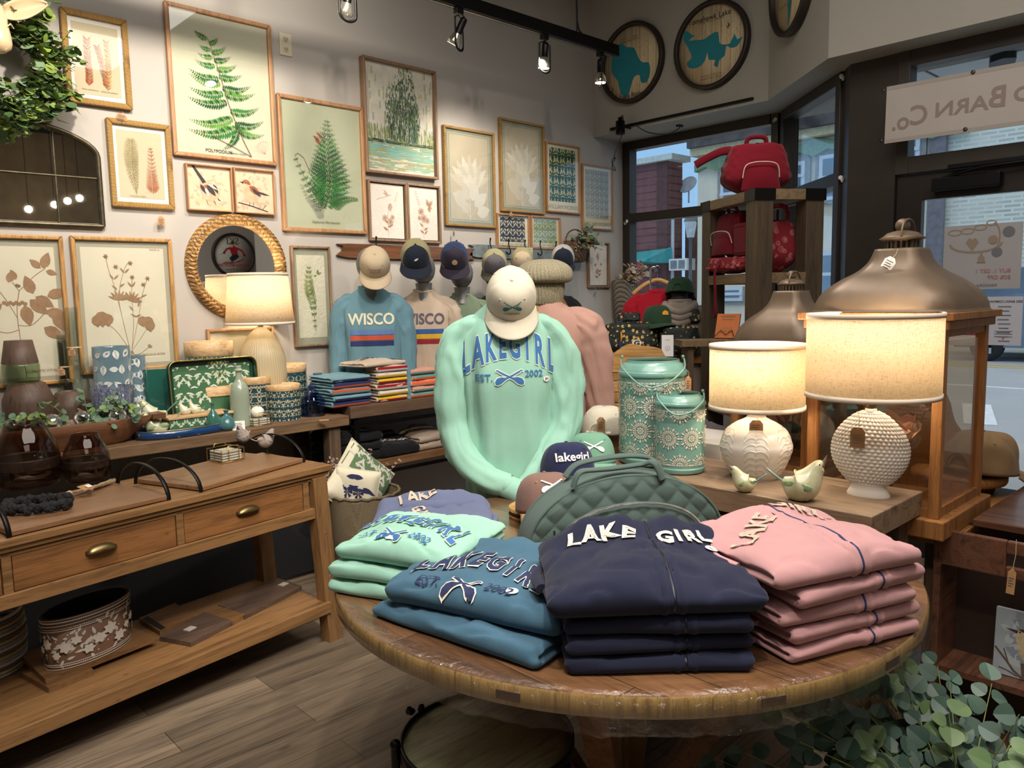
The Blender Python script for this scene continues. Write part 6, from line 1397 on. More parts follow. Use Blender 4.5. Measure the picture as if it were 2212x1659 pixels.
for k,(px,py,lab) in enumerate(((410,1358,'white square card on the smoked cutting board'),(612,1262,'small card tied to the long dark cutting board'))):
    P=Pz(px,py,ZL+.02); tag(MB().box((0,0,0),(.04,.03,.004)).build('label_card',mat('card_grey',rgb(196,188,180),.6),loc=P,rot=.4),lab,'label card')
# patterned oval planter
o,R,h=standing('oval_planter','oval metal planter with white embossed flowers over brown, on the low shelf','planter',94,288,1300,1432,ZL+.042,0,k=.3)
x0,y0=o.location.x,o.location.y; o.rotation_euler=(0,0,CR+math.radians(12)); o.location=(x0+.02,y0+.05,ZL+.043); R*=1.0; sy=.55; h=.185
f=MB(); f.lathe([(R*.93,0),(R,h),(R-.004,h),(R*.93-.004,.006),(.0001,.006)],72,0,sy=sy); f.build('planter_body',mat('planter_brown',rgb(118,86,66),.6,var=.1),o)
f=MB(); f.lathe([(R*.925-.004,.008),(R-.006,h-.002)],72,0,sy=sy,caps=False); f.build('inner_lining',mat('planter_zinc',rgb(62,72,82),.4,.5,var=.2),o)
A=Art(); W=2*PI*R*.8; rr2=random.Random(4)
for k in range(150): 
    u=-W/2+W*k/150; v=h*(.42+.14*math.sin(k*.35)); 
    if k%6==0: 
        rr_=rr2.uniform(.014,.024)
        for q in range(6): A.leaf(u,v,q*PI/3+k,rr_,rr_*.75,0,2)
    A.leaf(u,v+rr2.uniform(-.04,.04),rr2.random()*6,rr2.uniform(.018,.036),.010,0,1); 
    if k%2: A.disc(u,v+rr2.uniform(-.05,.05),.003,0,1,7)
for k in range(130): u=-W/2+W*k/130; A.disc(u,h*.93,.0034,0,1,8); A.disc(u,h*.80,.0022,0,1,6); A.disc(u,h*.06,.003,0,1,6)
for v in (.985,.87,.77,.11,.02): 
    for k in range(60): A.rect(-W/2+W*k/60,h*v-.0013,-W/2+W*(k+1)/60,h*v+.0013,0,1)
mb_=MB()
def pf(u,v,hh):
    a=u/(R*.8)*1.0-PI/2; r=lerp(R*.93,R,v/h)+.0008+hh*3; return (r*math.cos(a),r*sy*math.sin(a),v)
A.emit(mb_,pf); mb_.build('embossed_flowers',mat('chalk_white',rgb(206,200,190),.8,var=.05),o)
# striped basket at the bottom-left corner
x,y=Pz(-45,1470,ZL).x,Pz(-45,1470,ZL).y
o=thing('striped_basket','round striped cotton basket cut off at the lower left edge','basket',(x+.015,y+.09,ZL+.0005))
f=MB(); n=16
for k in range(n):
    z0_,z1_=.22*k/n,.22*(k+1)/n; rad=.145+.01*math.sin(PI*k/n); f.lathe([(rad,z0_),(rad+.004,(z0_+z1_)/2),(rad,z1_)],40,k%4,caps=False)
f.build('basket_wall',[mat('rope_grey',rgb(150,148,142),.9,bump=.5,bs=120),mat('rope_sand',rgb(176,154,118),.9,bump=.5,bs=120),mat('rope_brown',rgb(104,92,80),.9,bump=.5,bs=120),mat('rope_white',rgb(186,184,178),.9,bump=.5,bs=120)],o,solid=.006)
# ---------------------------------------------------------------- basket with cushions
P=Pz(790,1235,0.35); 
bx_,by_,bR=2.19,3.45,.185
M_bask=weave('seagrass',rgb(170,154,124),rgb(100,86,66),520,520,.85,.8)
o=thing('seagrass_basket','woven seagrass basket with braided rim holding two cushions and dried stems','basket',(bx_,by_,.001))
bh_=.50
MB().lathe([(.0001,.0),(bR*.84,.0),(bR*.95,.1),(bR,bh_-.02),(bR*1.01,bh_),(bR*.98,bh_),(bR*.96,bh_-.02),(bR*.9,.1),(.0001,.015)],56).build('basket_body',M_bask,o)
MB().tube([(bR*math.cos(2*PI*k/40),bR*math.sin(2*PI*k/40),bh_+.004*math.sin(k*2.5)) for k in range(40)],.008,6,0,closed=True).build('braided_rim',M_bask,o)
def cushion(name,label,S,th,M,m1,mats,fn,group):
    o=thing(name,label,'cushion',M=M,group=group)
    f=MB()
    def g(side):
        def q(u,v):
            a,b=2*u-1,2*v-1; e=max(0,(1-a**4)*(1-b**4))**.5; pin=1-.07*(1-abs(a))*(abs(b)**6)-.07*(1-abs(b))*(abs(a)**6)
            return (a*S/2*(1-.06*(1-b*b)*abs(a)**5*1), side*(th/2)*e, b*S/2*(1-.06*(1-a*a)*abs(b)**5))
        return q
    f.grid(g(1),18,18); f.grid(g(-1),18,18); c=f.build('cushion_cover',m1,o)
    A=Art(); fn(A,S); T_=Matrix.Rotation(PI/2,4,'X'); decal(A,c,T_,'printed_pattern',mats,o,.03,.002)
    MB().tube([(p[0]*S/2*1.0,0,p[1]*S/2*1.0) for p in [(-1,-1),(0,-.94),(1,-1),(.94,0),(1,1),(0,.94),(-1,1),(-.94,0)]],.003,6,0,closed=True).build('piping',m1,o)
    return o
def gp(A,S): pattern(A,-S*.47,-S*.47,-S*.05,S*.47,.12,(0,1,1,1),17); 
def gp(A,S): pattern(A,-S*.46,S*.06,S*.46,S*.44,.13,(0,1,1,1),17)
C_=Vector((bx_,by_,bh_))
rc=face_cam(bx_,by_)
cushion('patterned_cushion','cream cushion with a green leaf border standing on its corner in the basket',.34,.12,Matrix.Translation((C_.x-.01,C_.y+.03,C_.z+.04))@Matrix.Rotation(rc+.5,4,'Z')@Matrix.Rotation(.75,4,'Y')@Matrix.Rotation(-.2,4,'X'),fabric('cushion_linen',rgb(214,208,186),500),[fabric('cushion_green',rgb(98,124,92),500),fabric('cushion_linen2',rgb(206,206,190),500)],gp,None).location.z-=.0
def bp(A,S): pattern(A,-S*.46,-S*.46,S*.46,S*.46,.16,(None,1,1,1),23)
cushion('patterned_cushion','cream cushion with navy leaves half hidden by the console leg',.24,.10,Matrix.Translation((C_.x-.07,C_.y-.035,C_.z+.02))@Matrix.Rotation(rc-.3,4,'Z')@Matrix.Rotation(.15,4,'Y'),fabric('cushion_linen',rgb(214,208,186)),[fabric('c0',rgb(210,206,190)),fabric('cushion_navy',rgb(46,50,84),500)],bp,None)
# dried stems behind the cushions
d=thing('dried_eucalyptus','mauve-brown dried eucalyptus stems behind the cushions','dried flowers',(bx_,by_+.08,.52))
f=MB(); s_=MB(); rnd=random.Random(8)
for k in range(34): spray(f,s_,(rnd.uniform(-.1,.1),rnd.uniform(-.02,.06),-.1),(rnd.uniform(-1.1,1.1),rnd.uniform(-.3,.5),rnd.uniform(.7,1.3)),rnd.uniform(.20,.30),10,.009,rnd,(0,),.35,.0012)
f.build('leaves',mat('dried_leaf',rgb(150,126,112),.8,var=.2,vs=20),d); s_.build('stems',mat('dried_stem',rgb(104,78,64),.8),d)
# ---------------------------------------------------------------- wreath and ceramic head at top left
P=Py(8,135,4.15)
w_=thing('greenery_wreath','bushy green eucalyptus wreath at the top left corner','wreath',(P.x,4.20,P.z))
f=MB(); s_=MB(); rnd=random.Random(12)
s_.tube([(.14*math.cos(a*PI/16),-.03,.16*math.sin(a*PI/16)) for a in range(32)],.02,8,0,closed=True)
for k in range(240):
    a=rnd.uniform(0,2*PI); r=rnd.uniform(.07,.20); p=(r*math.cos(a),-.05-rnd.random()*.05,r*1.1*math.sin(a)); spray(f,s_,p,(math.cos(a)+rnd.uniform(-.5,.5),rnd.uniform(-.9,-.1),math.sin(a)+rnd.uniform(-.6,.6)),rnd.uniform(.05,.14),4,rnd.choice((.014,.02,.03)),rnd,(0,0,1,1,2),.2,.0012)
f.build('leaves',[mat('wreath_green',rgb(84,112,66),.5,var=.2,vs=8),mat('wreath_lime',rgb(120,142,60),.5,var=.2,vs=8),mat('wreath_grey',rgb(130,156,120),.5,var=.15,vs=8)],w_); s_.build('twig_ring',mat('twig',rgb(90,64,40),.8),w_)
h_=thing('ceramic_animal_head','cream ceramic animal head with a long ear inside the wreath, at the left edge','wall sculpture',(Py(0,45,4.0).x-.03,4.02,Py(0,60,4.0).z))
M_cer=mat('ivory_ceramic',rgb(214,186,150),.25,coat=.5,var=.04)
f=MB(); f.tube(cat([(-.02,.13,.05),(-.03,.03,.06),(-.02,-.04,.02),(.0,-.08,-.06),(.01,-.09,-.12)],16),[.06,.07,.085,.09,.09,.088,.085,.08,.075,.07,.062,.058,.055,.052,.048,.04,.02],20); f.build('head',M_cer,h_)
f=MB(); f.grid(lambda u,v:(lerp(.05,.21,u),-.02+.03*math.sin(PI*v)*(1-u*.6)-.02*u,.07+.065*u+(v-.5)*.085*math.sin(PI*min(1,u*.85+.15))**.8),14,8); f.build('ear',M_cer,h_,solid=.007)
f=MB(); f.tube([(-.03,-.02,.10),(-.02,-.04,.16),(.03,-.05,.2)],[.02,.014,.004],10); f.build('horn',M_cer,h_); MB().ball((.052,-.075,-.0),.012).build('eye',M_blackp,h_); f=MB(); f.tube([(.03,-.11,-.02),(.05,-.10,.0),(.065,-.08,-.01)],.003,6); f.build('eyelid',M_cer,h_)
# ================================================================ GARMENTS
def supx(a,e=2.5):
    c,s=math.cos(a),math.sin(a); return math.copysign(abs(c)**(2/e),c),math.copysign(abs(s)**(2/e),s)
def sweater(label,loc,rz,s,m,rows,sleeves,group=None,name='sweatshirt',catg='sweatshirt',seed=1,m2=None,fold=.006,neck=True,hem=True,cuff=True,neckM=None):
    """rows: (z, half width, half depth, y shift); sleeves: list of [(x,y,z,r)...]"""
    o=thing(name,label,catg,loc,rz,group); m2=m2 or m
    rr=[(Vector((z,w_,d)),y) for z,w_,d,y in rows]
    Z=cat([(z,w_,d) for z,w_,d,y in rows],54); Yc=cat([(y,0,0) for *_,y in rows],54)
    seg=96; vs=[];fs=[]
    zlo,zhi=rows[0][0],rows[-1][0]
    for i,q in enumerate(Z):
        for k in range(seg):
            a=2*PI*k/seg; cx_,cy_=supx(a,2.6); x=q.y*cx_; y=q.z*cy_+Yc[i].x
            t=(q.x-zlo)/(zhi-zlo)
            f=fold*(ns(a*2.2+seed*7,q.x*2.2,seed)*1.6+ns(math.cos(a)*3+seed,math.sin(a)*3,q.x*5+seed*3)*1.1)*(1.25-t*.8)
            rg=1-abs(ns(a*1.7+seed*5,q.x*1.6-a*.6,seed*2))*5; f+=fold*.9*max(0,rg)*(1.1-t)
            # diagonal pull lines towards the armpits
            f+=fold*.35*math.sin((x*14*(1 if x>0 else -1)-q.x*26)+ns(x*6,q.x*4,seed)*3)*max(0,1-abs(t-.45)*2.2)*min(1,abs(x)*9)
            vs.append(((x+f*cx_)*s,(y+f*cy_*1.4)*s,q.x*s))
    n=len(Z)
    for i in range(n-1):
        for k in range(seg): fs.append((i*seg+k,i*seg+(k+1)%seg,(i+1)*seg+(k+1)%seg,(i+1)*seg+k))
    b=MB().add(vs,fs,0,None,True).build('shirt_body',m,o)
    if hem:
        q=Z[0]; f=MB()
        R=[(math.cos(2*PI*k/72),k) for k in range(72)]
        for zz0,zz1 in ((zlo-.045,zlo+.012),):
            f.grid(lambda u,v:((q.y*.93*supx(2*PI*v,2.6)[0]+.004*math.sin(v*160*PI)*supx(2*PI*v)[0]*0)*s,(q.z*.93*supx(2*PI*v,2.6)[1]+Yc[0].x)*s,lerp(zz0,zz1,u)*s),5,72,wrapv=True)
        f.build('waistband',m2,o,solid=.004)
    if neck:
        q=Z[-1]; f=MB(); f.tube([(q.y*1.02*math.cos(2*PI*k/40)*s,(q.z*1.05*math.sin(2*PI*k/40)+Yc[-1].x)*s,(q.x-.004-.012*max(0,-math.sin(2*PI*k/40)))*s) for k in range(40)],.009*s,8,0,closed=True,ry=.013*s); f.build('neckband',neckM or m2,o)
    for si,P in enumerate(sleeves):
        C_=cat([p[:3] for p in P],60); Rr=cat([(p[3],0,0) for p in P],60); sg=40
        vs=[];fs=[];prev=None; L=0
        for i,p in enumerate(C_):
            t=(C_[min(i+1,60)]-C_[max(i-1,0)]).normalized()
            if i: L+=(C_[i]-C_[i-1]).length
            if prev is None: a_=Vector((0,1,0))
            else: a_=prev
            b_=t.cross(a_).normalized(); a_=b_.cross(t).normalized(); prev=a_
            bend=0
            if 2<i<58: bend=min(1,(((C_[i+2]-C_[i]).normalized()-(C_[i]-C_[i-2]).normalized()).length)*6)
            for k in range(sg):
                g=2*PI*k/sg
                wv=.028*math.sin(L*46+2.2*math.sin(g+si)+ns(L*7,si,seed)*5)*(.3+abs(ns(L*5,g,seed)))+ .07*ns(math.cos(g)*1.5+L*6,math.sin(g)*1.5,L*9+seed+si*5)+.10*ns(math.cos(g)*1.6,math.sin(g)*1.6,L*3.2+seed)
                wv+=.15*max(0,1-abs(ns(math.cos(g)*1.3+L*2.5,math.sin(g)*1.3-L*3.5,seed+si*3+L))*7)-.045; r=Rr[i].x*(1+wv*(1+bend*.8)); vs.append(((p+b_*math.cos(g)*r*1.06+a_*math.sin(g)*r*.9)*s))
        for i in range(60):
            for k in range(sg): fs.append((i*sg+k,(i+1)*sg+k,(i+1)*sg+(k+1)%sg,i*sg+(k+1)%sg))
        MB().add(vs,fs,0,None,True).build('sleeve',m,o)
        if cuff:
            e=C_[60]*s; d=(C_[60]-C_[57]).normalized(); r=Rr[60].x*s*.93
            MB().tube([e-d*.012*s,e-d*.006*s,e+d*.03*s,e+d*.062*s,e+d*.066*s],[r*1.06,r*1.1,r,r*1.02,r*.7],28,ry=[r*.9,r*.93,r*.82,r*.84,r*.5]).build('cuff',m2,o)
    return o,b
ROWS=[(0,.172,.115,0),(.08,.182,.125,0),(.25,.176,.122,-.005),(.40,.180,.128,-.01),(.50,.188,.12,0),(.56,.188,.105,.005),(.605,.165,.09,.01),(.640,.12,.078,.012),(.666,.082,.07,.01),(.678,.070,.064,.008)]
def arms_down(spread=.05,fwd=0,z1=.02,r=.078):
    out=[]
    for sx_ in (-1,1): out.append([(sx_*.085,0,.595,r*.62),(sx_*.135,0,.572,r*.86),(sx_*.178,0,.52,r*.98),(sx_*(.205+spread*.3),-.005,.40,r*.88),(sx_*(.212+spread*.7),-.02-fwd*.3,.20,r*.76),(sx_*(.21+spread),-.03-fwd,z1,r*.60),(sx_*(.207+spread),-.032-fwd,z1-.05,r*.50)])
    return out
def neckform(o_label,loc,rz,m_,h=.10,head=True,group='display torso forms',base=0):
    o=thing('display_form',o_label,'mannequin',loc,rz,group)
    MB().lathe([(.062,-.05),(.052,0),(.05,h*.5),(.054,h)],28).build('neck',m_,o)
    if head: MB().ball((0,-.015,h+.09),.078,seg=20,sz=1.28,sy=1.12).build('head',m_,o)
    if base>0:
        MB().tube([(0,0,-.06),(0,0,-base+.02)],.012,10).build('pole',M_black,o); MB().lathe([(.13,-base),(.13,-base+.008),(.02,-base+.02)],28).build('base_plate',M_black,o)
    return o
def cap(label,M,m_crown,m_brim=None,s=1,art=None,mats=None,mesh=None,group=None,strap=True,button=None,bend=.9,soft=0):
    """brim points to local -Y"""
    o=thing('baseball_cap',label,'cap',M=M,group=group); m_brim=m_brim or m_crown
    R=.088*s; H=.105*s
    def crown(u,v,lift=0):
        a=2*PI*v; t=u; z=H*math.sin(t*PI/2)**.92; r=math.cos(t*PI/2)**.62*R+lift
        fy=1.12+ (.0 if math.sin(a)>0 else .0); x=r*math.cos(a); y=r*math.sin(a)*fy
        seam=.0014*s*(1-abs(math.sin(3*(a+PI/2)))**.35)*math.sin(PI*min(1,t*1.02))
        d=soft*ns(math.cos(a)*2.5,math.sin(a)*2.5,t*3)*math.sin(PI*t)
        if math.sin(a)<-.2: z+=.006*s*math.sin(PI*t)
        return (x-(seam-d)*math.cos(a),y-(seam-d)*math.sin(a),z+d*.5)
    f=MB()
    c=MB().grid(lambda u,v:crown(u,v),26,72,wrapv=True)
    if mesh is not None:
        for i in range(len(c.m)):
            v=(i%72)/72; a=2*PI*v; c.m[i]=0 if -math.sin(a)>.5 or False else 1
        cr=c.build('crown',[m_crown,mesh],o,solid=.0015,off=1)
    else: cr=c.build('crown',m_crown,o,solid=.0015,off=1)
    f=MB()
    def br(u,v):
        a=lerp(-PI*.90,-PI*.10,v); e=u; rx=R*(1.0+.10*e)+.0; x=rx*math.cos(a)*(1+.02*e); yb=R*1.12*math.sin(a); ext=.072*s*e*(math.sin(-a))**.45
        z=.004*s-bend*.30*(x/R)**2*.055*s*(.4+.6*e)*1.6-.006*s*e
        return (x,yb-ext,z)
    f.grid(br,10,30); f.build('brim',m_brim,o,solid=.0035*s,off=0)
    MB().ball((0,0,H+.001),.006*s,sz=.6).build('button',button or m_crown,o)
    if strap:
        f=MB(); f.tube([(R*1.0*math.cos(a),R*1.13*math.sin(a),.008*s) for a in [PI*.32+PI*.36*k/10 for k in range(11)]],.002*s,5,0,ry=.009*s,up=(0,0,1)); f.build('back_strap',m_brim,o)
        f=MB(); f.tube([(R*.34*math.cos(PI*k/12),R*1.135,.012*s+.036*s*math.sin(PI*k/12)) for k in range(13)],.0025*s,6); f.build('opening_trim',m_brim,o)
    for a in (-PI*.30,-PI*.70,PI*.2,PI*.8):
        p=crown(.52,(a/(2*PI))%1,.001); MB().ball(p,.0035*s,sy=.6).build('eyelet',m_brim,o)
    if art:
        A=Art(); art(A); T_=Matrix.Translation((0,-R*.4,H*.55))@Matrix.Rotation(PI/2-.12,4,'X')
        decal(A,cr,T_,'emblem',mats,o,.012,.0035,.0006,back=.3)
    return o
def capM(P,rz,tilt,roll=0): return Matrix.Translation(P)@Matrix.Rotation(rz,4,'Z')@Matrix.Rotation(roll,4,'Y')@Matrix.Rotation(tilt,4,'X')
# arched lettering laid on a chest or a folded top
def arch_text(A,t,w_,h,rise,mi,mo,off=.03,ly=3,grow=.03,sx=1.0):
    n=len(t); vs=[]
    for pas,(m_,of,l_) in enumerate(((mo,off+grow,ly),(mi,off,ly+1))):
        if m_ is None: continue
        for i,ch in enumerate(t):
            u=(i-(n-1)/2)/n*w_; k=2*u/w_; tall=h*(1+.28*k*k)
            vs_,fs_=text_mesh(ch,of)
            for f in fs_:
                P=[]
                for j in f:
                    x,y=vs_[j]; xx=u+x*(w_/n)*1.28*sx; yy=y*tall*1.35-rise*(2*xx/w_)**2
                    P.append((xx,yy))
                A.poly(P,m_,l_)
def lake_emblem(A,S,mi,mo,txt='LAKEGIRL',ly=3,est=True,mt=None):
    arch_text(A,txt,.33*S,.075*S,.035*S,mi,mo,ly=ly)
    if mo is not None: oars(A,0,-.115*S,.074*S,mo,ly,grow=.04)
    oars(A,0,-.115*S,.074*S,mi,ly+1)
    if est: A.text('EST.',-.085*S,-.112*S,.034*S,mt if mt is not None else mi,ly+1,off=.01); A.text('2002',.083*S,-.105*S,.032*S,mt if mt is not None else mi,ly+1,off=.01)
M_mint=fabric('mint_fleece',rgb(150,198,180)); M_mintr=fabric('mint_rib',rgb(146,192,175),500,.5)
M_lblue=fabric('applique_blue',rgb(64,112,168),700); M_navyp=mat('navy_print',rgb(34,44,84),.8,var=0); M_offw=mat('off_white',rgb(226,222,212),.85,var=.02,vs=60); M_sticker=mat('sticker_white',rgb(236,236,236),.4,var=0)
M_form=mat('silver_form',rgb(120,118,118),.4,.4); M_formk=mat('charcoal_form',rgb(40,38,40),.7)
# ---- the mint sweatshirt in front
MP_=Vector((2.045,2.176,.72)); mrz=face_cam(MP_.x,MP_.y,2)
sl=[[(-.09,0,.665,.05),(-.14,0,.64,.068),(-.185,.0,.58,.076),(-.208,-.02,.44,.066),(-.205,-.04,.29,.060),(-.172,-.10,.18,.056),(-.09,-.15,.115,.050),(-.01,-.178,.09,.044)],
    [(.09,0,.665,.05),(.14,0,.64,.068),(.185,.0,.58,.076),(.208,-.02,.44,.068),(.196,-.05,.29,.060),(.15,-.12,.18,.056),(.09,-.16,.11,.050),(.05,-.178,.065,.044)]]
ROWSM=[(z*1.13,w_*.93,d,y) for z,w_,d,y in ROWS]
mo_,mb=sweater('mint green sweatshirt on the nearest form, sleeves crossed at the front, blue applique lettering',MP_,mrz,1.0,M_mint,ROWSM,sl,seed=3,m2=M_mintr,fold=.007)
A=Art(); arch_text(A,'LAKEGIRL',.36,.098,.06,0,1,ly=2,off=.035); oars(A,0,-.118,.098,1,2,grow=.04); oars(A,0,-.118,.098,0,3); A.text('EST.',-.093,-.12,.036,0,3,off=.012); A.text('2002',.09,-.108,.034,0,3,off=.012)
A.disc(.137,-.13,.011,2,4,16); A.text('M',.137,-.13,.013,3,5)
decal(A,mb,Matrix.Translation((0.0,-.0,.605))@Matrix.Rotation(PI/2,4,'X'),'lettering',[M_lblue,mat('applique_edge',rgb(206,220,206),.9,var=0),M_sticker,M_ink],mo_,.014,.002,.0008,back=.5)
neckform('dark display form wearing the mint sweatshirt',(MP_.x,MP_.y,MP_.z+.745),mrz,M_formk,h=.09,base=1.465,head=False)
f=MB(); f.tube([(-.045,-.17,.09),(.01,-.195,.075),(.065,-.195,.045),(.09,-.19,.025)],[.032,.044,.046,.040],24); f.build('folded_cuff',M_mintr,mo_)
def cap_emb(A,mi=0,txt='LAKEGIRL',s=1,mt=None): oars(A,0,.008*s,.062*s,mi,2); A.text(txt,0,-.020*s,.013*s,mt if mt is not None else mi,2,off=.02)
M_capcream=fabric('cap_cream',rgb(208,202,184),600); M_tealp=mat('teal_thread',rgb(30,104,104),.7,var=0)
P=MP_+Vector((.012,-.012,.775)); d=Vector((-P.x,-P.y,0)).normalized()
cap('cream cap with teal crossed oars, tipped forward over the mint sweatshirt',capM(P+d*.05+Vector((0,0,.0)),mrz,.98),M_capcream,s=1.07,art=lambda A:cap_emb(A,0,mt=1),mats=[M_tealp,M_ink])
# ---- pink sweatshirt from behind with knit hat and strap
M_pinkm=fabric('dusty_pink',rgb(168,132,120)); P=Vector((2.55,2.46,.80)); prz=math.radians(-58)
rz=face_cam(P.x,P.y,0)+PI*.93
po,pb=sweater('dusty pink sweatshirt seen from behind, strap over one shoulder, behind the mint one',P,rz,1.0,M_pinkm,ROWS,arms_down(.045,.02,-.06,.084),seed=9,fold=.008)
f=MB(); 
pts=cat([(-.10,-.13,.50),(-.085,-.08,.64),(-.06,-.0,.685),(.0,.075,.665),(.09,.135,.52),(.14,.145,.38),(.17,.13,.22)],30)
f.tube(pts,.003,6,0,ry=.017,up=(0,1,0)); f.build('crossbody_strap',mat('mustard_strap',rgb(150,112,48),.7),po)
neckform('display form under the knit hat and pink sweatshirt',(P.x,P.y,P.z+.675),rz,M_formk,h=.12,base=1.47,head=False)
M_knit=None
def knitmat():
    m_,nt,b=_new('sage_knit'); co=_coord(nt); b.inputs['Roughness'].default_value=.95
    n=_noise(nt,260,2,co); nt.links.new(_ramp(nt,n.outputs[0],[(.35,rgb(114,108,88)),(.65,rgb(156,148,124))]),b.inputs['Base Color']); _bump(nt,b,n.outputs[0],.9,.003); return m_
M_knit=knitmat()
k=thing('knit_hat','chunky sage ribbed knit hat with folded brim on the pink mannequin','hat',(P.x-.01,P.y+.01,P.z+.705),rz)
f=MB(); f.lathe([(.082,-.05),(.092,-.04),(.098,.0),(.102,.04),(.098,.06)],276,0,caps=False,fn=lambda r,z,a:r*(1+.022*math.sin(a*46))); f.build('ribbed_brim',M_knit,k,solid=.006)
f=MB(); f.lathe(slp(1,1,[(.098,.05),(.118,.06),(.126,.085),(.118,.115),(.09,.14),(.045,.155),(.0001,.152)],24),276,0,Matrix.Translation((-.012,.01,0)),caps=False,fn=lambda r,z,a:r*(1+.014*math.sin(a*46+z*40)+.10*ns(math.cos(a)*1.5,math.sin(a)*1.5,z*9))); f.build('slouchy_crown',M_knit,k)
# ---- row on the shirt bench
RW=[(z,w_*1.0,d_*.85,y) for z,w_,d_,y in ROWS]
def wisco(A,cols,S=1):
    A.text('WISCO',0,.03*S,.092*S,cols[0],3,off=.025,sx=.88)
    for i,c_ in enumerate(cols[1:]): A.rect(-.125*S,-.035*S-.028*S*(i+1)-.004*i,.125*S,-.035*S-.028*S*i-.004*i,c_,2)
def bench_form(label,px,pz,y,m_,rows,art,mats,seed,s=.88,off=0,arms=None,formM=M_form,az=0,lab2=''):
    X=Py(px,700,y); 
    o,b=sweater(label,(X.x,y,ZS+.04),face_cam(X.x,y,off),s,m_,rows,arms or arms_down(.01,.0,.02,.072),seed=seed,fold=.006)
    if art:
        A=Art(); art(A); decal(A,b,Matrix.Translation((0,0,.445*s))@Matrix.Rotation(PI/2,4,'X'),'lettering',mats,o,.016,.002,.0006,back=.5)
    neckform(lab2,(X.x,y,ZS+.04+.66*s),face_cam(X.x,y,off),formM,h=.06,base=.66*s+.038); return o,X
def matset(*q): return [mat(n,rgb(*c_),.8,var=0) for n,c_ in q]
M_dusk=fabric('dusty_blue',rgb(98,134,148)); M_oat=fabric('oatmeal',rgb(188,170,152)); M_sageS=fabric('sage_sweat',rgb(110,126,106)); M_darkg=fabric('dark_green_sweat',rgb(44,52,46))
bench_form('dusty blue sweatshirt with WISCO lettering and stripes, leftmost on the shirt bench',803,0,3.98,M_dusk,RW,lambda A:wisco(A,(0,1,2,3)),matset(('w_cream',(206,202,176)),('w_blue',(84,116,166)),('w_orange',(178,74,50)),('w_navy',(30,40,92))),21,s=.93,lab2='silver display form under the dusty blue sweatshirt')
bench_form('oatmeal sweatshirt with WISCO lettering over blue, yellow and red stripes',918,0,4.02,M_oat,RW,lambda A:wisco(A,(0,1,2,3)),matset(('w_grey',(84,80,96)),('w_royal',(46,86,150)),('w_yellow',(206,166,40)),('w_red',(140,24,40))),22,s=.90,off=-6,lab2='silver display form under the oatmeal sweatshirt')
bench_form('sage green sweatshirt with script lettering, right of the oatmeal one',1000,0,4.05,M_sageS,RW,lambda A:A.text('Wisconsin',0,.03,.06,0,2,off=.0),matset(('w_cream',(206,202,176)),),23,s=.86,off=-4,lab2='silver display form under the sage green sweatshirt')
bench_form('dark green sweatshirt mostly hidden behind the cream cap',1072,0,4.06,M_darkg,RW,None,None,24,s=.86,lab2='dark display form under the dark green sweatshirt',formM=M_formk)
bench_form('black sweatshirt only glimpsed behind the pink one',1196,0,4.06,fabric('black_sweat',rgb(26,26,30)),RW,None,None,25,s=.86,lab2='dark display form behind the pink sweatshirt',formM=M_formk)
def wcap(label,px,py,y,mc,mbr,mesh=None,art=None,mats=None,tilt=.75,s=1.0,off=0,group='caps on the back row'):
    P=Py(px,py,y); 
    return cap(label,capM(P,face_cam(P.x,P.y,off),tilt),mc,mbr,s=s,mesh=mesh,art=art,mats=mats,group=group)
M_khc=fabric('khaki_cap',rgb(182,166,140),600); M_ncap=fabric('navy_cap',rgb(34,40,54),600); M_kmesh=fabric('khaki_mesh',rgb(150,144,108),700,.6); M_bmesh=fabric('navy_mesh',rgb(36,50,84),700,.6); M_plum=fabric('plum_cap',rgb(48,42,56),600)
wcap('crumpled khaki cap hung from the first ski hook above the blue sweatshirt',810,572,3.86,M_khc,M_khc,None,lambda A:(A.text('Cambridge',.0,.008,.016,0,2),A.text('Wisconsin',0,-.008,.014,0,2)),matset(('maroon_thread',(110,50,60)),),tilt=1.0,s=1.0)
wcap('khaki mesh cap with navy front and brim, second from the left in the row',898,556,3.90,M_ncap,M_ncap,M_kmesh,lambda A:A.leaf(-.01,0,.5,.03,.012,0,2),matset(('white_thread',(214,214,220)),),tilt=.85,s=1.05)
wcap('navy mesh cap with a round patch, third in the row',982,560,3.92,M_plum,M_plum,M_bmesh,lambda A:A.disc(.0,-.0,.017,0,2,18),matset(('patch_tan',(176,148,120)),),tilt=.85,s=1.03)
wcap('khaki mesh and grey cap above the cream cap',1068,572,4.02,fabric('grey_cap',rgb(92,90,94),600),fabric('olive_brim',rgb(70,66,56),600),M_kmesh,tilt=.8,s=1.0)
wcap('white mesh and black cap with a hanging ticket, right of the knit hat',1216,560,4.04,M_ncap,M_ncap,fabric('pale_mesh',rgb(186,184,180),700,.6),tilt=.7,s=1.0)
wcap('tan mesh cap half hidden behind the knit hat',1128,566,4.06,M_khc,M_ncap,M_kmesh,tilt=.7,s=.95)
for px,py,y,lab in ((916,548,3.82,'white ticket hanging from the khaki and navy mesh cap'),(1232,560,3.97,'white ticket hanging from the white mesh cap')): price_tag(lab,Py(px,py-14,y),.022,.045,drop=.004,card=M_sticker)
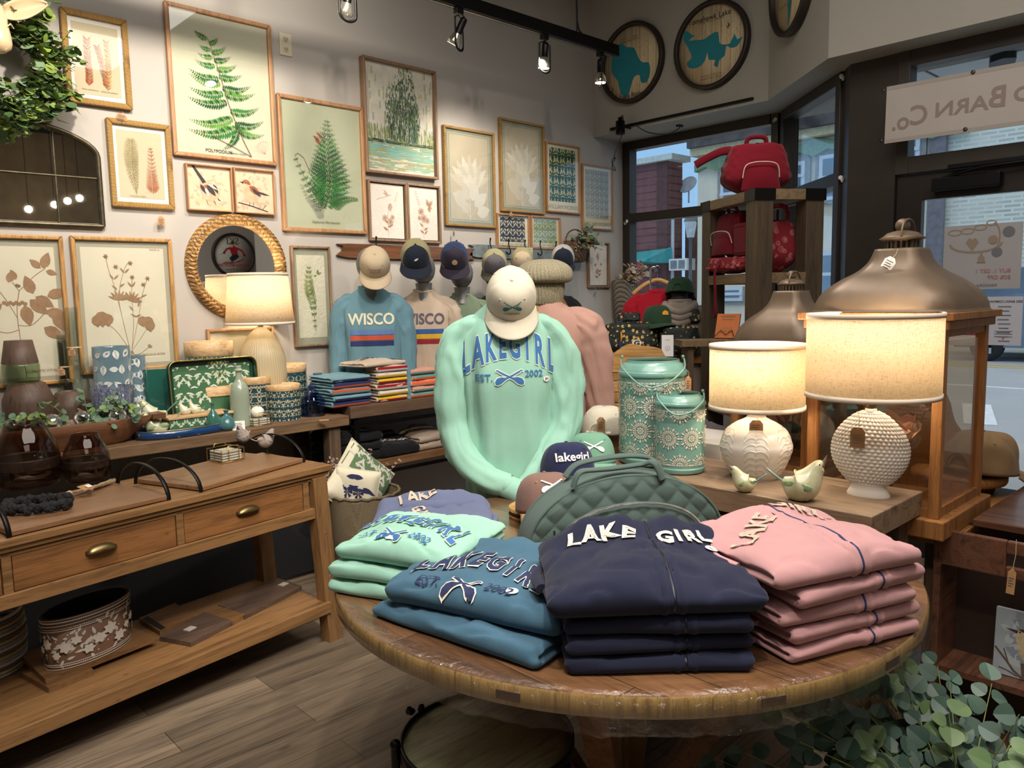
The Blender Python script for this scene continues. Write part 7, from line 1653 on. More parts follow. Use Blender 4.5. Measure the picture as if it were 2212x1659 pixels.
# ski coat racks on the wall
def rack(label,px0,px1,py,hgt,m_,m2,hooks):
    a=Py(px0,py,4.21); b=Py(px1,py,4.21); L_=b.x-a.x; H=hgt
    o=thing('ski_coat_rack',label,'coat rack',((a.x+b.x)/2,4.245,(a.z+b.z)/2),0,'ski coat racks')
    out=[(-L_/2,-.0),(-L_/2+.04,-H/2),(L_/2-.06,-H/2*.9),(L_/2-.01,-H*.25),(L_/2,0),(L_/2-.01,H*.25),(L_/2-.06,H/2*.9),(-L_/2+.04,H/2),(-L_/2+.005,H*.3)]
    MB().prism(sm(out,3),0,.02,0,Matrix.Rotation(PI/2,4,'X')).build('ski_board',m_,o,bevel=.004)
    MB().box((0,-.028,0),(L_*.16,.016,H*.8)).build('binding_plate',m2,o,bevel=.003)
    for hx in hooks:
        X=Py(hx,py,4.2).x-(a.x+b.x)/2
        MB().tube(cat([(X,-.02,.0),(X,-.05,-.02),(X,-.07,.0),(X,-.05,.05),(X,-.055,.08)],12),.0045,7).ball((X,-.055,.085),.007).build('coat_hook',M_black,o)
    return o
rack('brown wooden ski coat rack with iron hooks behind the first three caps',744,1024,545,.085,wood('ski_brown',rgb(110,72,44),rgb(66,40,26),'X',1.5,.4,False,coat=.4),wood('ski_tan',rgb(150,92,46),rgb(104,60,30),'X',2,.4,False),(812,905,985))
rack('grey-blue ski coat rack with black wire hooks behind the knit hat',1026,1232,545,.09,mat('greyblue_paint',rgb(112,122,124),.6,var=.15,vs=20),mat('cream_paint',rgb(186,178,156),.6,var=.1,vs=20),(1058,1098,1133,1166,1200))
# ---- folded shirts ------------------------------------------------------------------------
def rbox(w_,d,h,r,nx=26,ny=22,nz=8):
    def ax(n,hw): return [hw*math.sin((i/n-.5)*PI) for i in range(n+1)]
    X,Y,Z=ax(nx,w_/2),ax(ny,d/2),ax(nz,h/2); idx={};vs=[];fs=[]
    def V(i,j,k):
        key=(i,j,k)
        if key not in idx:
            idx[key]=len(vs); p=Vector((X[i],Y[j],Z[k])); q=Vector((max(-w_/2+r,min(w_/2-r,p.x)),max(-d/2+r,min(d/2-r,p.y)),max(-h/2+min(r,h/2),min(h/2-min(r,h/2),p.z)))); v=p-q
            if v.length>1e-9: p=q+v.normalized()*r
            vs.append(p)
        return idx[key]
    for i in range(nx):
        for j in range(ny): fs.append((V(i,j,nz),V(i+1,j,nz),V(i+1,j+1,nz),V(i,j+1,nz))); fs.append((V(i,j+1,0),V(i+1,j+1,0),V(i+1,j,0),V(i,j,0)))
    for i in range(nx):
        for k in range(nz): fs.append((V(i,0,k),V(i+1,0,k),V(i+1,0,k+1),V(i,0,k+1))); fs.append((V(i,ny,k+1),V(i+1,ny,k+1),V(i+1,ny,k),V(i,ny,k)))
    for j in range(ny):
        for k in range(nz): fs.append((V(0,j,k+1),V(0,j+1,k+1),V(0,j+1,k),V(0,j,k))); fs.append((V(nx,j,k),V(nx,j+1,k),V(nx,j+1,k+1),V(nx,j,k+1)))
    return vs,fs
def folded(label,loc,rz,w_,d,h,m_,seed,group=None,name='folded_sweatshirt',catg='sweatshirt',lobes=2,crump=.006,hood=False,zipx=None,side='L',art=None,artM=None,artT=None,zipM=None,dome=.012,lump=0,stick=None,cuffs=True,hi=1):
    o=thing(name,label,catg,loc,rz,group); r=min(h*.49,.03)
    vs,fs=rbox(w_,d,h,h*.5-.0005,int(34*hi),int(28*hi),10); out=[]
    for p in vs:
        x,y,z=p; u,v=x/(w_/2),y/(d/2); tz=z/(h/2)
        e=ns(u*1.1+seed,v*1.1,seed*3); e2=ns(x*11+seed,y*11,z*20); e3=ns(x*30,y*22+seed,z*30)
        x*=1+.035*ns(v*1.5,seed,tz*.8); y*=1+.03*ns(u*1.6,seed+9,tz*.8)
        # open sides: the edge dips between the folded layers
        sd=max(0,min(1,(abs(u)-.62)/.38)) if v>-.9 else 0
        bk=max(0,(v-.5)/.5)
        g=math.exp(-((tz-.05)/.28)**2)*max(sd*.9,bk)
        if lobes>1: x-=math.copysign(.016*g*sd,u); y-=.014*g*bk
        if tz>-.2:
            k=(tz+.2)/1.2
            z+=k*(crump*(e*1.3+e2*.75+e3*.25)+dome*(1-u*u*.9)*(1-v*v*.7)-dome*.35)
            z+=k*lump*math.exp(-((v-.75)/.3)**2)*(1-.6*u*u)*(1+.5*ns(u*3,seed,2))
            # a few pressed creases
            z-=k*crump*.7*max(0,1-abs(ns(u*2+seed*2,v*2.2,4)*7))
        else:
            z+=0
        out.append((x,y,z+h/2))
    b=MB().add(out,fs,0,None,True).build('folded_body',m_,o)
    me=b.data; bv=BVHTree.FromPolygons([q.co for q in me.vertices],[tuple(p.vertices) for p in me.polygons])
    def strip(x0,wd,mm,nm,dz=.0012,ys=None,bump_=0):
        pts=[]
        for k in range(19): pts.append(((x0,d*.42-k*d*.86/18,h*3),(0,0,-1)))
        for k in range(7): a=PI/2*(k+.5)/7; pts.append(((x0,-d/2+.02-.3*math.sin(a),h/2+.3*math.cos(a)),(0,math.sin(a),-math.cos(a))))
        for k in range(5): pts.append(((x0,-d,h*.45-h*.38*k/4),(0,1,0)))
        L_=[]
        for oo,dd in pts:
            row=[]
            for q in (-wd/2,-wd/4,0,wd/4,wd/2):
                hit=bv.ray_cast(Vector(oo)+Vector((q,0,0)),Vector(dd))
                if hit[0] is None: row=None; break
                row.append(hit[0]+hit[1]*(dz if abs(q)<wd*.4 else -.0004)) 
            if row: L_.append(row)
        f=MB(); n=len(L_)
        if n<3: return
        f.grid(lambda u,v:L_[min(n-1,int(round(u*(n-1))))][int(round(v*4))],n-1,4); return f.build(nm,mm,o)
    if zipx is not None:
        for q in (-.017,.017): strip(zipx+q,.016,m_,'zip_placket',.0022)
        strip(zipx,.007,zipM or M_navyp,'zip',.0012)
    if cuffs:
        sx_=-1 if side=='L' else 1
        f=MB(); f.tube(cat([(sx_*(w_*.30),d*.30,h*.42),(sx_*(w_*.45),d*.22,h*.44),(sx_*(w_*.52),d*.05,h*.40),(sx_*(w_*.50),-d*.14,h*.36)],14),[h*.20]*15,14,0,ry=[h*.17]*15); f.build('sleeve_fold',m_,o)
    if hood:
        f=MB(); pts=cat([(-.12,d*.36,h*.9),(-.05,d*.46,h*1.18),(.05,d*.47,h*1.2),(.12,d*.36,h*.92),(.09,d*.22,h*.96),(0,d*.18,h*.98),(-.09,d*.22,h*.95)],34)
        f.tube(pts,[.026+.006*ns(i*.4,seed) for i in range(35)],12,0); f.build('hood_roll',m_,o)
    if art:
        A=Art(); art(A); T_=Matrix.Translation((0,0,0))@(artT or Matrix.Identity(4)); decal(A,b,T_,'lettering',artM,o,.012,.0022,.0009,back=.4)
    if stick:
        A=Art(); A.disc(0,0,.0135,0,2,20); A.text(stick[2],0,0,.017,1,3,off=.02); decal(A,b,Matrix.Translation((stick[0],stick[1],0))@Matrix.Rotation(stick[3] if len(stick)>3 else 0,4,'Z'),'size_sticker',[M_sticker,M_ink],o,.02,.0035,.0006)
    return o
TZ=.77
def stack(n,f): return [f(i) for i in range(n)]
# --- pink hoodies
M_pk=fabric('pink_fleece',rgb(184,140,142)); a=Vector((1.401,.679,0)); b=Vector((1.715,.566,0)); prz=math.atan2(b.y-a.y,b.x-a.x); mid=(a+b)/2+Vector((-math.sin(prz),math.cos(prz),0))*.15
ordn=['bottom','second from the bottom','middle','second from the top','top']
jit=[(.0,.0,0),(.006,.004,.03),(-.006,.008,-.04),(.01,-.004,.03),(-.012,.02,-.02)]; z=TZ
hh=[.034,.036,.037,.040,.052]
M_chen=mat('chenille_oat',rgb(206,188,170),.95,bump=.8,bs=300,var=.05,vs=80)
for i in range(5):
    j=jit[i]; h=hh[i]; top=i==4
    def lk(A): 
        A.text('LAKE',-.10,.02,.065,0,3,off=.03,rot=.55,sx=1.1); A.text('GIRL',.085,.10,.06,0,3,off=.03,rot=-.5,sx=1.1)
    folded('dusty pink zip hoodie with oat lettering, %s of the stack of five'%ordn[i],(mid.x+j[0],mid.y+j[1],z),prz+j[2],.36+(.03 if top else 0),.30+(.03 if top else 0),h,M_pk,40+i,'stack of pink zip hoodies',zipx=.035+j[0],art=lk if top else None,artM=[M_chen],dome=.034 if top else .008,crump=.009 if top else .006,lump=.02 if top else 0,stick=(.13,.05,'L') if top else ((.12,-.11,'S') if i==3 else None),name='folded_hoodie',catg='hoodie',hood=False,hi=1.4 if top else 1)
    z+=h+.001
# --- navy hoodies
M_nv=fabric('navy_fleece',rgb(33,37,58)); a=Vector((1.052,.971,0)); b=Vector((1.317,.725,0)); nrz=math.atan2(b.y-a.y,b.x-a.x); mid=(a+b)/2+Vector((-math.sin(nrz),math.cos(nrz),0))*.15
z=TZ; hh=[.036,.038,.040,.058]; jit=[(0,0,0),(.004,.01,.05),(.006,0,-.04),(0,.012,.02)]; nm=['bottom','second from the bottom','third from the bottom','top']
M_chw=mat('chenille_white',rgb(222,220,214),.95,bump=.8,bs=300,var=.03,vs=80)
for i in range(4):
    j=jit[i]; top=i==3
    def lk(A):
        for ch,x,y,r in (('L',-.135,.072,-.12),('A',-.098,.078,-.0),('K',-.058,.076,.06),('E',-.018,.062,-.2)): A.text(ch,x,y,.058,0,3,off=.045,rot=r,sx=1.0); A.text(ch,x,y,.058,1,4,off=-.03,rot=r,sx=.9)
        for ch,x,y,r in (('G',.06,.055,-.1),('I',.09,.06,.1),('R',.12,.068,.1),('L',.15,.08,.15)): A.text(ch,x,y,.052,0,3,off=.045,rot=r,sx=1.0)
    folded('navy zip hoodie%s, %s of the stack of four'%(' with white felt lettering' if top else '',nm[i]),(mid.x+j[0],mid.y+j[1],z),nrz+j[2],.37+(.06 if top else .0),.30+(.04 if top else 0),hh[i],M_nv,60+i,'stack of navy zip hoodies',zipx=.03 if top else .05,art=lk if top else None,artM=[M_chw,mat('cream_line',rgb(190,186,180),.9,var=0)],dome=.05 if top else .008,crump=.013 if top else .007,lump=.045 if top else 0,stick=(.155,.03,'L',.3) if top else None,name='folded_hoodie',catg='hoodie',hi=1.5 if top else 1,zipM=mat('zip_dark',rgb(24,26,40),.4,.4))
    z+=hh[i]+.001
# --- denim blue
M_db=fabric('denim_fleece',rgb(66,100,122)); a=Vector((.951,1.502,0)); b=Vector((1.024,1.02,0)); brz=math.atan2(b.y-a.y,b.x-a.x); nv_=Vector((-math.sin(brz),math.cos(brz),0)); mid=(a+b)/2+nv_*.165
z=TZ
def bl(A): lake_emblem(A,1.05,0,1,ly=3,mt=0)
hh=[.042,.06]
for i in range(2):
    top=i==1
    folded('denim blue sweatshirt %s'%('with navy applique lettering, on top of its pair' if top else 'folded underneath the lettered one'),(mid.x+(.03 if top else 0),mid.y,z),brz+(.14 if top else 0),.455 if top else .475,.335,hh[i],M_db,80+i,'pair of denim blue sweatshirts',art=bl if top else None,artM=[M_navyp,M_offw],artT=Matrix.Translation((-.02,-.02,0)),dome=.035 if top else .012,crump=.012,lump=.03 if top else 0,stick=(.095,-.125,'S',.2) if top else None,side='R',hi=1.5)
    z+=hh[i]+.001
# --- mint stack
a=Vector((1.0,1.76,0)); b=Vector((.97,1.56,0)); z=TZ; mid=Vector((1.17,1.60,0)); mrz2=math.radians(-68); hh=[.038,.040,.055]
def mt_(A): lake_emblem(A,1.0,0,1,ly=3)
for i in range(3):
    top=i==2
    folded('mint sweatshirt %s'%('with blue applique lettering, on top of the mint stack','folded in the middle of the mint stack','at the bottom of the mint stack')[2-i],(mid.x+(0,.006,.022)[i],mid.y+(0,.008,.0)[i],z),mrz2+(0,.05,.0)[i],.35,.32,hh[i],M_mint,90+i,'stack of mint sweatshirts',art=mt_ if top else None,artM=[M_lblue,mat('applique_edge',rgb(206,220,206))],artT=Matrix.Translation((.0,-.0,0))@Matrix.Rotation(-.2,4,'Z'),dome=.026 if top else .008,crump=.011 if top else .007,lump=.0,stick=(-.02,-.125,'XL') if top else None,side='L',hi=1.4)
    z+=hh[i]+.001
# --- periwinkle hoodie
M_pw=fabric('periwinkle_fleece',rgb(90,98,126)); mid=Vector((1.40,1.83,0)); z=TZ
def pw(A): A.text('LAKE',-.05,.08,.05,0,3,off=.03,rot=.25); A.text('GIRL',-.03,-.03,.055,0,3,off=.03,rot=-1.2)
for i in range(2):
    folded('periwinkle zip hoodie %s'%('lying under the lettered one' if i==0 else 'with cream lettering, behind the mint stack'),(mid.x,mid.y,z),math.radians(-40),.36,.26,.045,M_pw,100+i,'pair of periwinkle hoodies',art=pw if i else None,artM=[M_chen],dome=.02,crump=.010,lump=.04 if i else 0,zipx=None,side='R',name='folded_hoodie',catg='hoodie',hi=1.2,hood=bool(i)); z+=.046
# --- stacks on the shirt bench : striped edges
def stripes_m(n,cols): return [fabric('%s%d'%(n,i),rgb(*c_)) for i,c_ in enumerate(cols)]
def shirt_stack(px,y,n,cols,base,gname,labs,wd=.27,dp=.26,h=.034,rz0=0,top=None):
    X=Py(px,860,y).x; z=ZS
    for i in range(n):
        o=folded(labs%(ordn5(i,n)),(X+.006*math.sin(i*3),y+.12+.006*math.cos(i*2),z),rz0+.04*math.sin(i*2.3),wd,dp,h,base[i%len(base)],200+i+px,gname,dome=.006,crump=.004,cuffs=False,hi=.6)
        # two broad knitted stripes wrap round the fold
        for k in range(2):
            c_=cols[(i+k)%len(cols)]; zc=h*(.28+.42*k)
            f=MB(); f.grid(lambda u,v:((u-.5)*wd*.93,-dp/2*(1-.03*abs(ns((u-.5)*1.5,200+i+px)))-.003+ .010*((v-.5)*2)**2*0+ (h*.5)*(1-math.sqrt(max(0,1-((zc+(v-.5)*h*.40-h/2)/(h/2))**2)))*.9,zc+(v-.5)*h*.40),12,4); f.build('knit_stripe',c_,o)
        z+=h+.001
    return X,z
def ordn5(i,n): return 'top' if i==n-1 else ('bottom' if i==0 else ['second','third','fourth','fifth'][i-1]+' from the bottom')
S1=stripes_m('str_a',((168,80,54),(36,44,88),(110,142,152))); S2=stripes_m('str_b',((134,20,34),(206,168,40),(196,190,182))); S3=stripes_m('str_c',((214,96,56),(96,146,140),(196,140,122)))
shirt_stack(760,3.80,5,S1,[M_dusk],'orange and navy striped shirt stack','blue shirt with orange and navy stripes, %s of the left bench stack',wd=.26)
X,z=shirt_stack(848,3.80,6,S2,[M_oat],'red and yellow striped shirt stack','oatmeal shirt with red and yellow stripes, %s of the middle bench stack',wd=.22)
shirt_stack(918,3.80,5,S3,[fabric('peach_base',rgb(196,150,130))],'coral and aqua striped shirt stack','peach shirt with coral and aqua stripes, %s of the right bench stack',wd=.20)
folded('oatmeal WISCO sweatshirt lying slanted on top of the middle striped stack',(X-.05,3.92,z),.15,.33,.24,.03,M_oat,300,art=lambda A:(A.text('WISCO',-.02,.0,.07,0,3,off=.02,rot=.35),A.rect(.06,-.1,.09,.1,1,2),A.rect(.09,-.1,.12,.1,2,2),A.rect(.12,-.1,.15,.1,3,2)),artM=matset(('w_grey',(84,80,96)),('w_royal',(46,86,150)),('w_yellow',(206,166,40)),('w_red',(140,24,40))),dome=.02,cuffs=False)
# --- on its lower shelf
M_bk=fabric('black_fleece',rgb(18,18,22)); zs_=.5635
def shelf_fold(label,px,y,w_,m_,seed,n=1,h=.05,art=None,artM=None,group=None,stick=None,lump=.03):
    X=Py(px,950,y).x; z=zs_
    for i in range(n):
        t=i==n-1; folded(label if n==1 else label%ordn5(i,n),(X,y+.13,z),.02*i,w_,.26,h,m_,seed+i,group,art=art if t else None,artM=artM,dome=.025 if t else .006,crump=.01,lump=lump if t else 0,stick=stick if t else None,name='folded_hoodie',catg='hoodie',cuffs=False,hi=.8); z+=h+.001
shelf_fold('black hoodie, %s of the pile on the lower shelf beside the basket',775,3.82,.36,M_bk,310,3,.055,group='black hoodie pile',stick=(.06,.0,'L'))
shelf_fold('black WISCONSIN hoodie spread on the lower shelf',868,3.80,.30,M_bk,320,1,.07,lambda A:A.text('WISCONSIN',0,-.02,.052,0,3,off=.03),[M_chw],lump=.05)
shelf_fold('beige hoodie, %s of the pair on the lower shelf',945,3.82,.28,fabric('beige_fleece',rgb(156,140,124)),330,2,.045,lambda A:A.text('Wisconsin',-.03,.03,.05,0,3),matset(('ink_b',(60,54,52)),),group='beige hoodie pair')
# ================================================================ ROUND TABLE AND FOREGROUND
TC=Vector((1.665,1.342,0)); TR=.772
M_tab=wood('round_table_top',rgb(120,86,58),rgb(74,52,36),'Y',1.3,.3,True,.11,.1,coat=.6); M_edge=wood('table_edge',rgb(142,116,72),rgb(96,74,44),'Z',3,.3,True,coat=.6)
t=thing('round_table','round plank table wrapped in clear film holding the stacks of folded sweatshirts','table',(TC.x,TC.y,0))
MB().lathe([(.0001,.7695),(TR-.004,.7695)],96,caps=False).lathe([(.0001,.724),(TR-.006,.724)],96,caps=False).build('table_top',M_tab,t)
MB().lathe([(TR-.006,.724),(TR,.730),(TR,.764),(TR-.004,.7695)],128,caps=False).build('table_edge',M_edge,t)
for a in (3.55,4.2,4.62,5.3): MB().box((0,0,0),(.05,.003,.018)).build('edge_plug',mat('plug_dark',rgb(70,52,40),.6),t,M=Matrix.Rotation(a+PI/2,4,'Z')@Matrix.Translation((0,-(TR+.0005)*1,.747)))
for a in (0,PI/2):
    M_=Matrix.Rotation(a+.55,4,'Z')
    MB().box((0,0,.69),(1.05,.09,.065),0,M_).build('cross_beam',M_pinez,t,bevel=.004); MB().box((0,0,.035),(1.0,.10,.07),0,M_).build('foot_beam',M_pinez,t,bevel=.004)
    for s in (1,-1):
        f=MB(); f.box((0,0,0),(.78,.07,.06),0,M_@Matrix.Translation((s*.29,0,.36))@Matrix.Rotation(-s*1.0,4,'Y')); f.build('diagonal_brace',wood('brace_brown',rgb(122,84,56),rgb(80,54,36),'X',1.3,.5,True),t,bevel=.003)
MB().box((0,0,.36),(.11,.11,.62)).build('centre_post',M_pinez,t,bevel=.004)
# clear film hugging the rim
f=MB(); n=360
def film(u,v):
    a=2*PI*u; w_=ns(math.cos(a)*9,math.sin(a)*9,v*3); w2=ns(math.cos(a)*34,math.sin(a)*34,v*6); 
    r=TR+.003+.008*abs(w_)*(v)+.004*abs(w2); z=.7745-.078*v+.006*w2
    if v<.25: r=TR-.05*(1-v/.25)+.002; z=.7712+.0018*abs(w2)
    return (r*math.cos(a),r*math.sin(a),z)
def filmmat():
    m_=bpy.data.materials.new('clear_film'); m_.use_nodes=True; nt=m_.node_tree; nt.nodes.clear(); o=nt.nodes.new('ShaderNodeOutputMaterial'); a=nt.nodes.new('ShaderNodeBsdfTransparent'); g=nt.nodes.new('ShaderNodeBsdfGlossy'); g.inputs['Roughness'].default_value=.08; x=nt.nodes.new('ShaderNodeMixShader')
    n=_noise(nt,55,5,_coord(nt)); b=nt.nodes.new('ShaderNodeBump'); b.inputs['Strength'].default_value=.9; b.inputs['Distance'].default_value=.01; nt.links.new(n.outputs[0],b.inputs['Height']); nt.links.new(b.outputs[0],g.inputs['Normal'])
    n2=_noise(nt,6,3,_coord(nt)); nt.links.new(_ramp(nt,n2.outputs[0],[(.42,(.04,.04,.04,1)),(.65,(.2,.2,.2,1))]),x.inputs[0]); nt.links.new(a.outputs[0],x.inputs[1]); nt.links.new(g.outputs[0],x.inputs[2]); nt.links.new(x.outputs[0],o.inputs[0]); return m_
M_film=filmmat()
f.grid(film,n,10,wrapu=True); f.build('plastic_wrap',M_film,t)
# stool under the table
L_,R_p=Pz(865,1600,.45),Pz(1240,1590,.45); c=(L_+R_p)/2; rs=(R_p-L_).length/2
o=thing('round_stool','low round stool with a grey-green wooden top in a black metal band, under the table','stool',(c.x,c.y,0))
MB().lathe([(.0001,.455),(rs-.008,.455),(rs-.008,.44),(.0001,.44)],72,caps=False).build('seat',wood('stool_top',rgb(166,164,130),rgb(120,118,92),'X',2.5,.5,True,bump=.4),o)
MB().lathe([(rs-.008,.42),(rs,.42),(rs,.462),(rs-.007,.462),(rs-.007,.42)],72,caps=False).build('metal_band',M_black,o)
rc=face_cam(c.x,c.y)
for k in range(4):
    a=rc-PI/2+PI/2*k+PI/4+.25; MB().tube([(rs*.99*math.cos(a),rs*.99*math.sin(a),.44),(rs*1.1*math.cos(a),rs*1.1*math.sin(a),.0)],.011,8).build('leg',M_black,o)
a=rc+PI+.12; P=Vector((rs*1.05*math.cos(a),rs*1.05*math.sin(a),.46)); MB().tube([P+Vector((0,0,-.07)),P],.011,10).ball(P,.013).build('side_handle',M_black,o)
a=1.9; P=Vector((rs*1.0*math.cos(a),rs*1.0*math.sin(a),.47)); f=MB(); [f.ball(P+Vector((rnd.uniform(-.02,.02),rnd.uniform(-.01,.01),rnd.uniform(0,.015))),.008,seg=8) for k in range(8)]; f.build('cast_ornament',M_black,o)
# ---- quilted bag
A_=Vector((1.515,1.545,0)); B_=Vector((2.035,1.235,0)); brz2=math.atan2(B_.y-A_.y,B_.x-A_.x); BW=(B_-A_).length; BHt=.205; BD=.10
M_quilt=fabric('sage_nylon',rgb(76,94,90),1200,.12); M_quilt.node_tree.nodes['Principled BSDF'].inputs['Roughness'].default_value=.65
mid=(A_+B_)/2+Vector((-math.sin(brz2),math.cos(brz2),0))*(BD/2)
o=thing('quilted_bag','grey-green quilted weekender bag with a front zip pocket, standing behind the navy hoodies','bag',(mid.x,mid.y,TZ),brz2)
def archh(x,W,H,p=2.05): return H*max(0,1-abs(x/(W/2))**p)**(1/p)
def quilt_face(W,H,y0,puff,side,bulge=.03,cell=.058,z0=0):
    def fn(u,v):
        x=math.sin((u-.5)*PI)*W/2*.9999; top=archh(x,W,H); z=top*v
        e=min(1,(top-z)/.02)*min(1,(z+.01)/.02); q=abs(math.sin((x+z*.95)/cell*PI))*abs(math.sin((x-z*.95)/cell*PI))
        b=bulge*(1-(x/(W/2))**2)*math.sin(PI*min(1,v*.55+.3)); return (x,side*(y0+b+puff*q**.6*max(0,e)),z+z0)
    return fn
f=MB(); f.grid(quilt_face(BW,BHt,BD/2,.008,-1,cell=.075),170,80); f.grid(quilt_face(BW,BHt,BD/2,.009,1),90,40)
f.grid(lambda u,v:((lambda x:(x,lerp(-BD/2,BD/2,v),archh(x,BW,BHt)))(math.sin((u-.5)*PI)*BW/2*.9999)),120,10); f.build('bag_body',M_quilt,o)
def rimtube(W,H,y,r,nm,mm,z0=0,par=o): 
    pts=[(math.sin((k/60-.5)*PI)*W/2*.9999,y,archh(math.sin((k/60-.5)*PI)*W/2*.9999,W,H)+z0) for k in range(61)]; return MB().tube(pts,r,8).build(nm,mm,par)
rimtube(BW,BHt,-BD/2-.004,.005,'edge_piping',M_quilt); rimtube(BW,BHt,BD/2+.004,.005,'edge_piping',M_quilt)
PW,PH=BW*.76,BHt*.66
f=MB(); f.grid(quilt_face(PW,PH,BD/2+.022,.007,-1,.035,.06),120,50); f.grid(lambda u,v:((lambda x:(x,-lerp(BD/2,BD/2+.022+.035*(1-(x/(PW/2))**2)*.6,v),archh(x,PW,PH)))(math.sin((u-.5)*PI)*PW/2*.9999)),80,4); f.build('front_pocket',M_quilt,o)
M_zip=mat('silver_zip',rgb(190,190,190),.3,.9,bump=.8,bs=700,var=0)
pts=[(x,-(BD/2+.03+.026*(1-(x/(PW/2))**2)),archh(x,PW,PH)+.002) for x in [math.sin((k/60-.5)*PI)*PW/2*.9999 for k in range(61)]]
MB().tube(pts,.0035,8).build('zip',M_zip,o)
f=MB(); P=Vector((-PW/2-.002,-BD/2-.032,.07)); f.tube([P,P+Vector((0,-.004,-.03))],.004,8); [f.ball(P+Vector((0,-.006,-.03-.009*k)),.004,seg=8) for k in range(4)]; f.build('zip_pull',mat('chrome',rgb(200,200,205),.12,1,var=0),o)
for sd in (-1,1):
    pts=cat([(-.16,sd*.05,BHt*.93),(-.12,sd*.055,BHt+.02),(-.03,sd*.05,BHt+.035),(.06,sd*.05,BHt+.036),(.12,sd*.055,BHt+.02),(.15,sd*.05,BHt*.93)],30) if sd>0 else cat([(-.17,-.06,BHt*.9),(-.15,-.06,BHt+.022),(-.10,-.05,BHt+.024),(-.04,-.03,BHt+.02),(.05,-.03,BHt+.026),(.08,-.06,BHt+.036),(.10,-.072,BHt*.94)],30)
    MB().tube(pts,.007,10,ry=.015,up=(0,1,.2)).build('carry_handle',M_quilt,o)
# ---- caps by the mannequin
M_capn=fabric('cap_navy_twill',rgb(38,42,74),700); M_capg=fabric('cap_sea_green',rgb(112,156,134),700); M_capb=fabric('cap_mauve_brown',rgb(120,94,86),700); M_capt=fabric('cap_tan_brim',rgb(164,126,84),700); M_wh=mat('white_thread2',rgb(226,224,218),.7,var=0)
def caps_at(label,px,py,z,off,tilt,mc,mb__,art,mats,s=1.0,mesh=None,roll=0):
    P=Pz(px,py,z); return cap(label,capM(P,face_cam(P.x,P.y,off),tilt,roll),mc,mb__,s=s,art=art,mats=mats,mesh=mesh,group=None),P
P0_=Pz(1165,1100,.80)
o=thing('cap_stand','round wooden hoop stand with a dark band under the brown cap','display stand',(P0_.x+.01,P0_.y+.03,TZ))
MB().lathe([(.0001,0),(.085,0),(.088,.006),(.088,.012)],48,caps=False).lathe([(.085,.012),(.085,.024)],48,1,caps=False).lathe([(.088,.024),(.088,.034),(.084,.036),(.0001,.036)],48,caps=False).build('hoop',[wood('hoop_wood',rgb(196,150,84),rgb(150,104,54),'X',3,.4,False),M_blackp],o)
o_,P=caps_at('brown cap with white crossed oars, in front of the navy cap on the hoop stand',1180,1100,.818,16,-.16,M_capb,M_capt,lambda A:(oars(A,0,.012,.068,0,2),A.text('LAKEGIRL',0,-.026,.016,0,2,off=.02)),[M_wh],s=1.12)
cb=Pz(1240,1040,.85)
o=thing('cap_block','low dark wooden block raising the navy cap above the round table','display stand',(cb.x+.04,cb.y+.04,TZ),.3); MB().box((0,0,.04),(.16,.15,.08)).build('block',M_benchz,o,bevel=.003)
caps_at('navy cap with white lakegirl lettering, between the brown and green caps',1226,1026,.856,14,-.14,M_capn,M_capn,lambda A:A.text('lakegirl',0,0,.042,0,2,off=.02),[M_wh],s=1.12)
# ---- slab bench behind the round table
M_slab=wood('grey_plank',rgb(126,104,82),rgb(80,64,50),'Y',1.0,.6,True,bump=.4)
b=thing('plank_slab_table','thick greyish plank table behind the round table holding lamps and teal lanterns','table',(0,0,0))
MB().box((2.414,1.405,.8225),(.395,1.075,.075)).build('table_top',M_slab,b,bevel=.003)
for y in (.93,1.88): MB().box((2.55,y,.3925),(.09,.07,.785)).build('leg',M_benchz,b,bevel=.003)
MB().box((2.55,1.405,.15),(.05,.9,.07)).build('stretcher',M_benchz,b)
SZ=.86
caps_at('sea green cap with white crossed oars behind the navy cap',1276,998,SZ+.01,8,-.10,M_capg,M_capg,lambda A:oars(A,0,.0,.07,0,2),[M_wh],s=1.06)
o_,P=caps_at('white mesh trucker cap turned away with a kraft ticket, behind the teal lanterns',1305,935,.90,165,.05,fabric('trucker_grey',rgb(150,146,150),600),M_capcream,None,None,s=1.12,mesh=fabric('trucker_mesh',rgb(206,200,182),500,.6))
ob=thing('cap_block','pale wooden block under the white trucker cap','display stand',(P.x,P.y,SZ-.075)); 
MB().box((0,0,.0565),(.13,.13,.113)).build('block',M_pine,ob,bevel=.003)
bq=thing('side_shelf','narrow dark shelf joined behind the slab table, under the trucker cap','shelf',(P.x,P.y,0)); MB().box((0,0,.77),(.18,.24,.03)).build('shelf_board',M_benchz,bq); MB().box((0,0,.3775),(.05,.05,.755)).build('leg',M_benchz,bq)
P_=P-Vector((P.x,P.y,0)).normalized()*.115; price_tag('kraft ticket with a white barcode clipped to the white trucker cap',(P_.x-.02,P_.y,.99),.034,.062,face_cam(P.x,P.y),.0,drop=0)
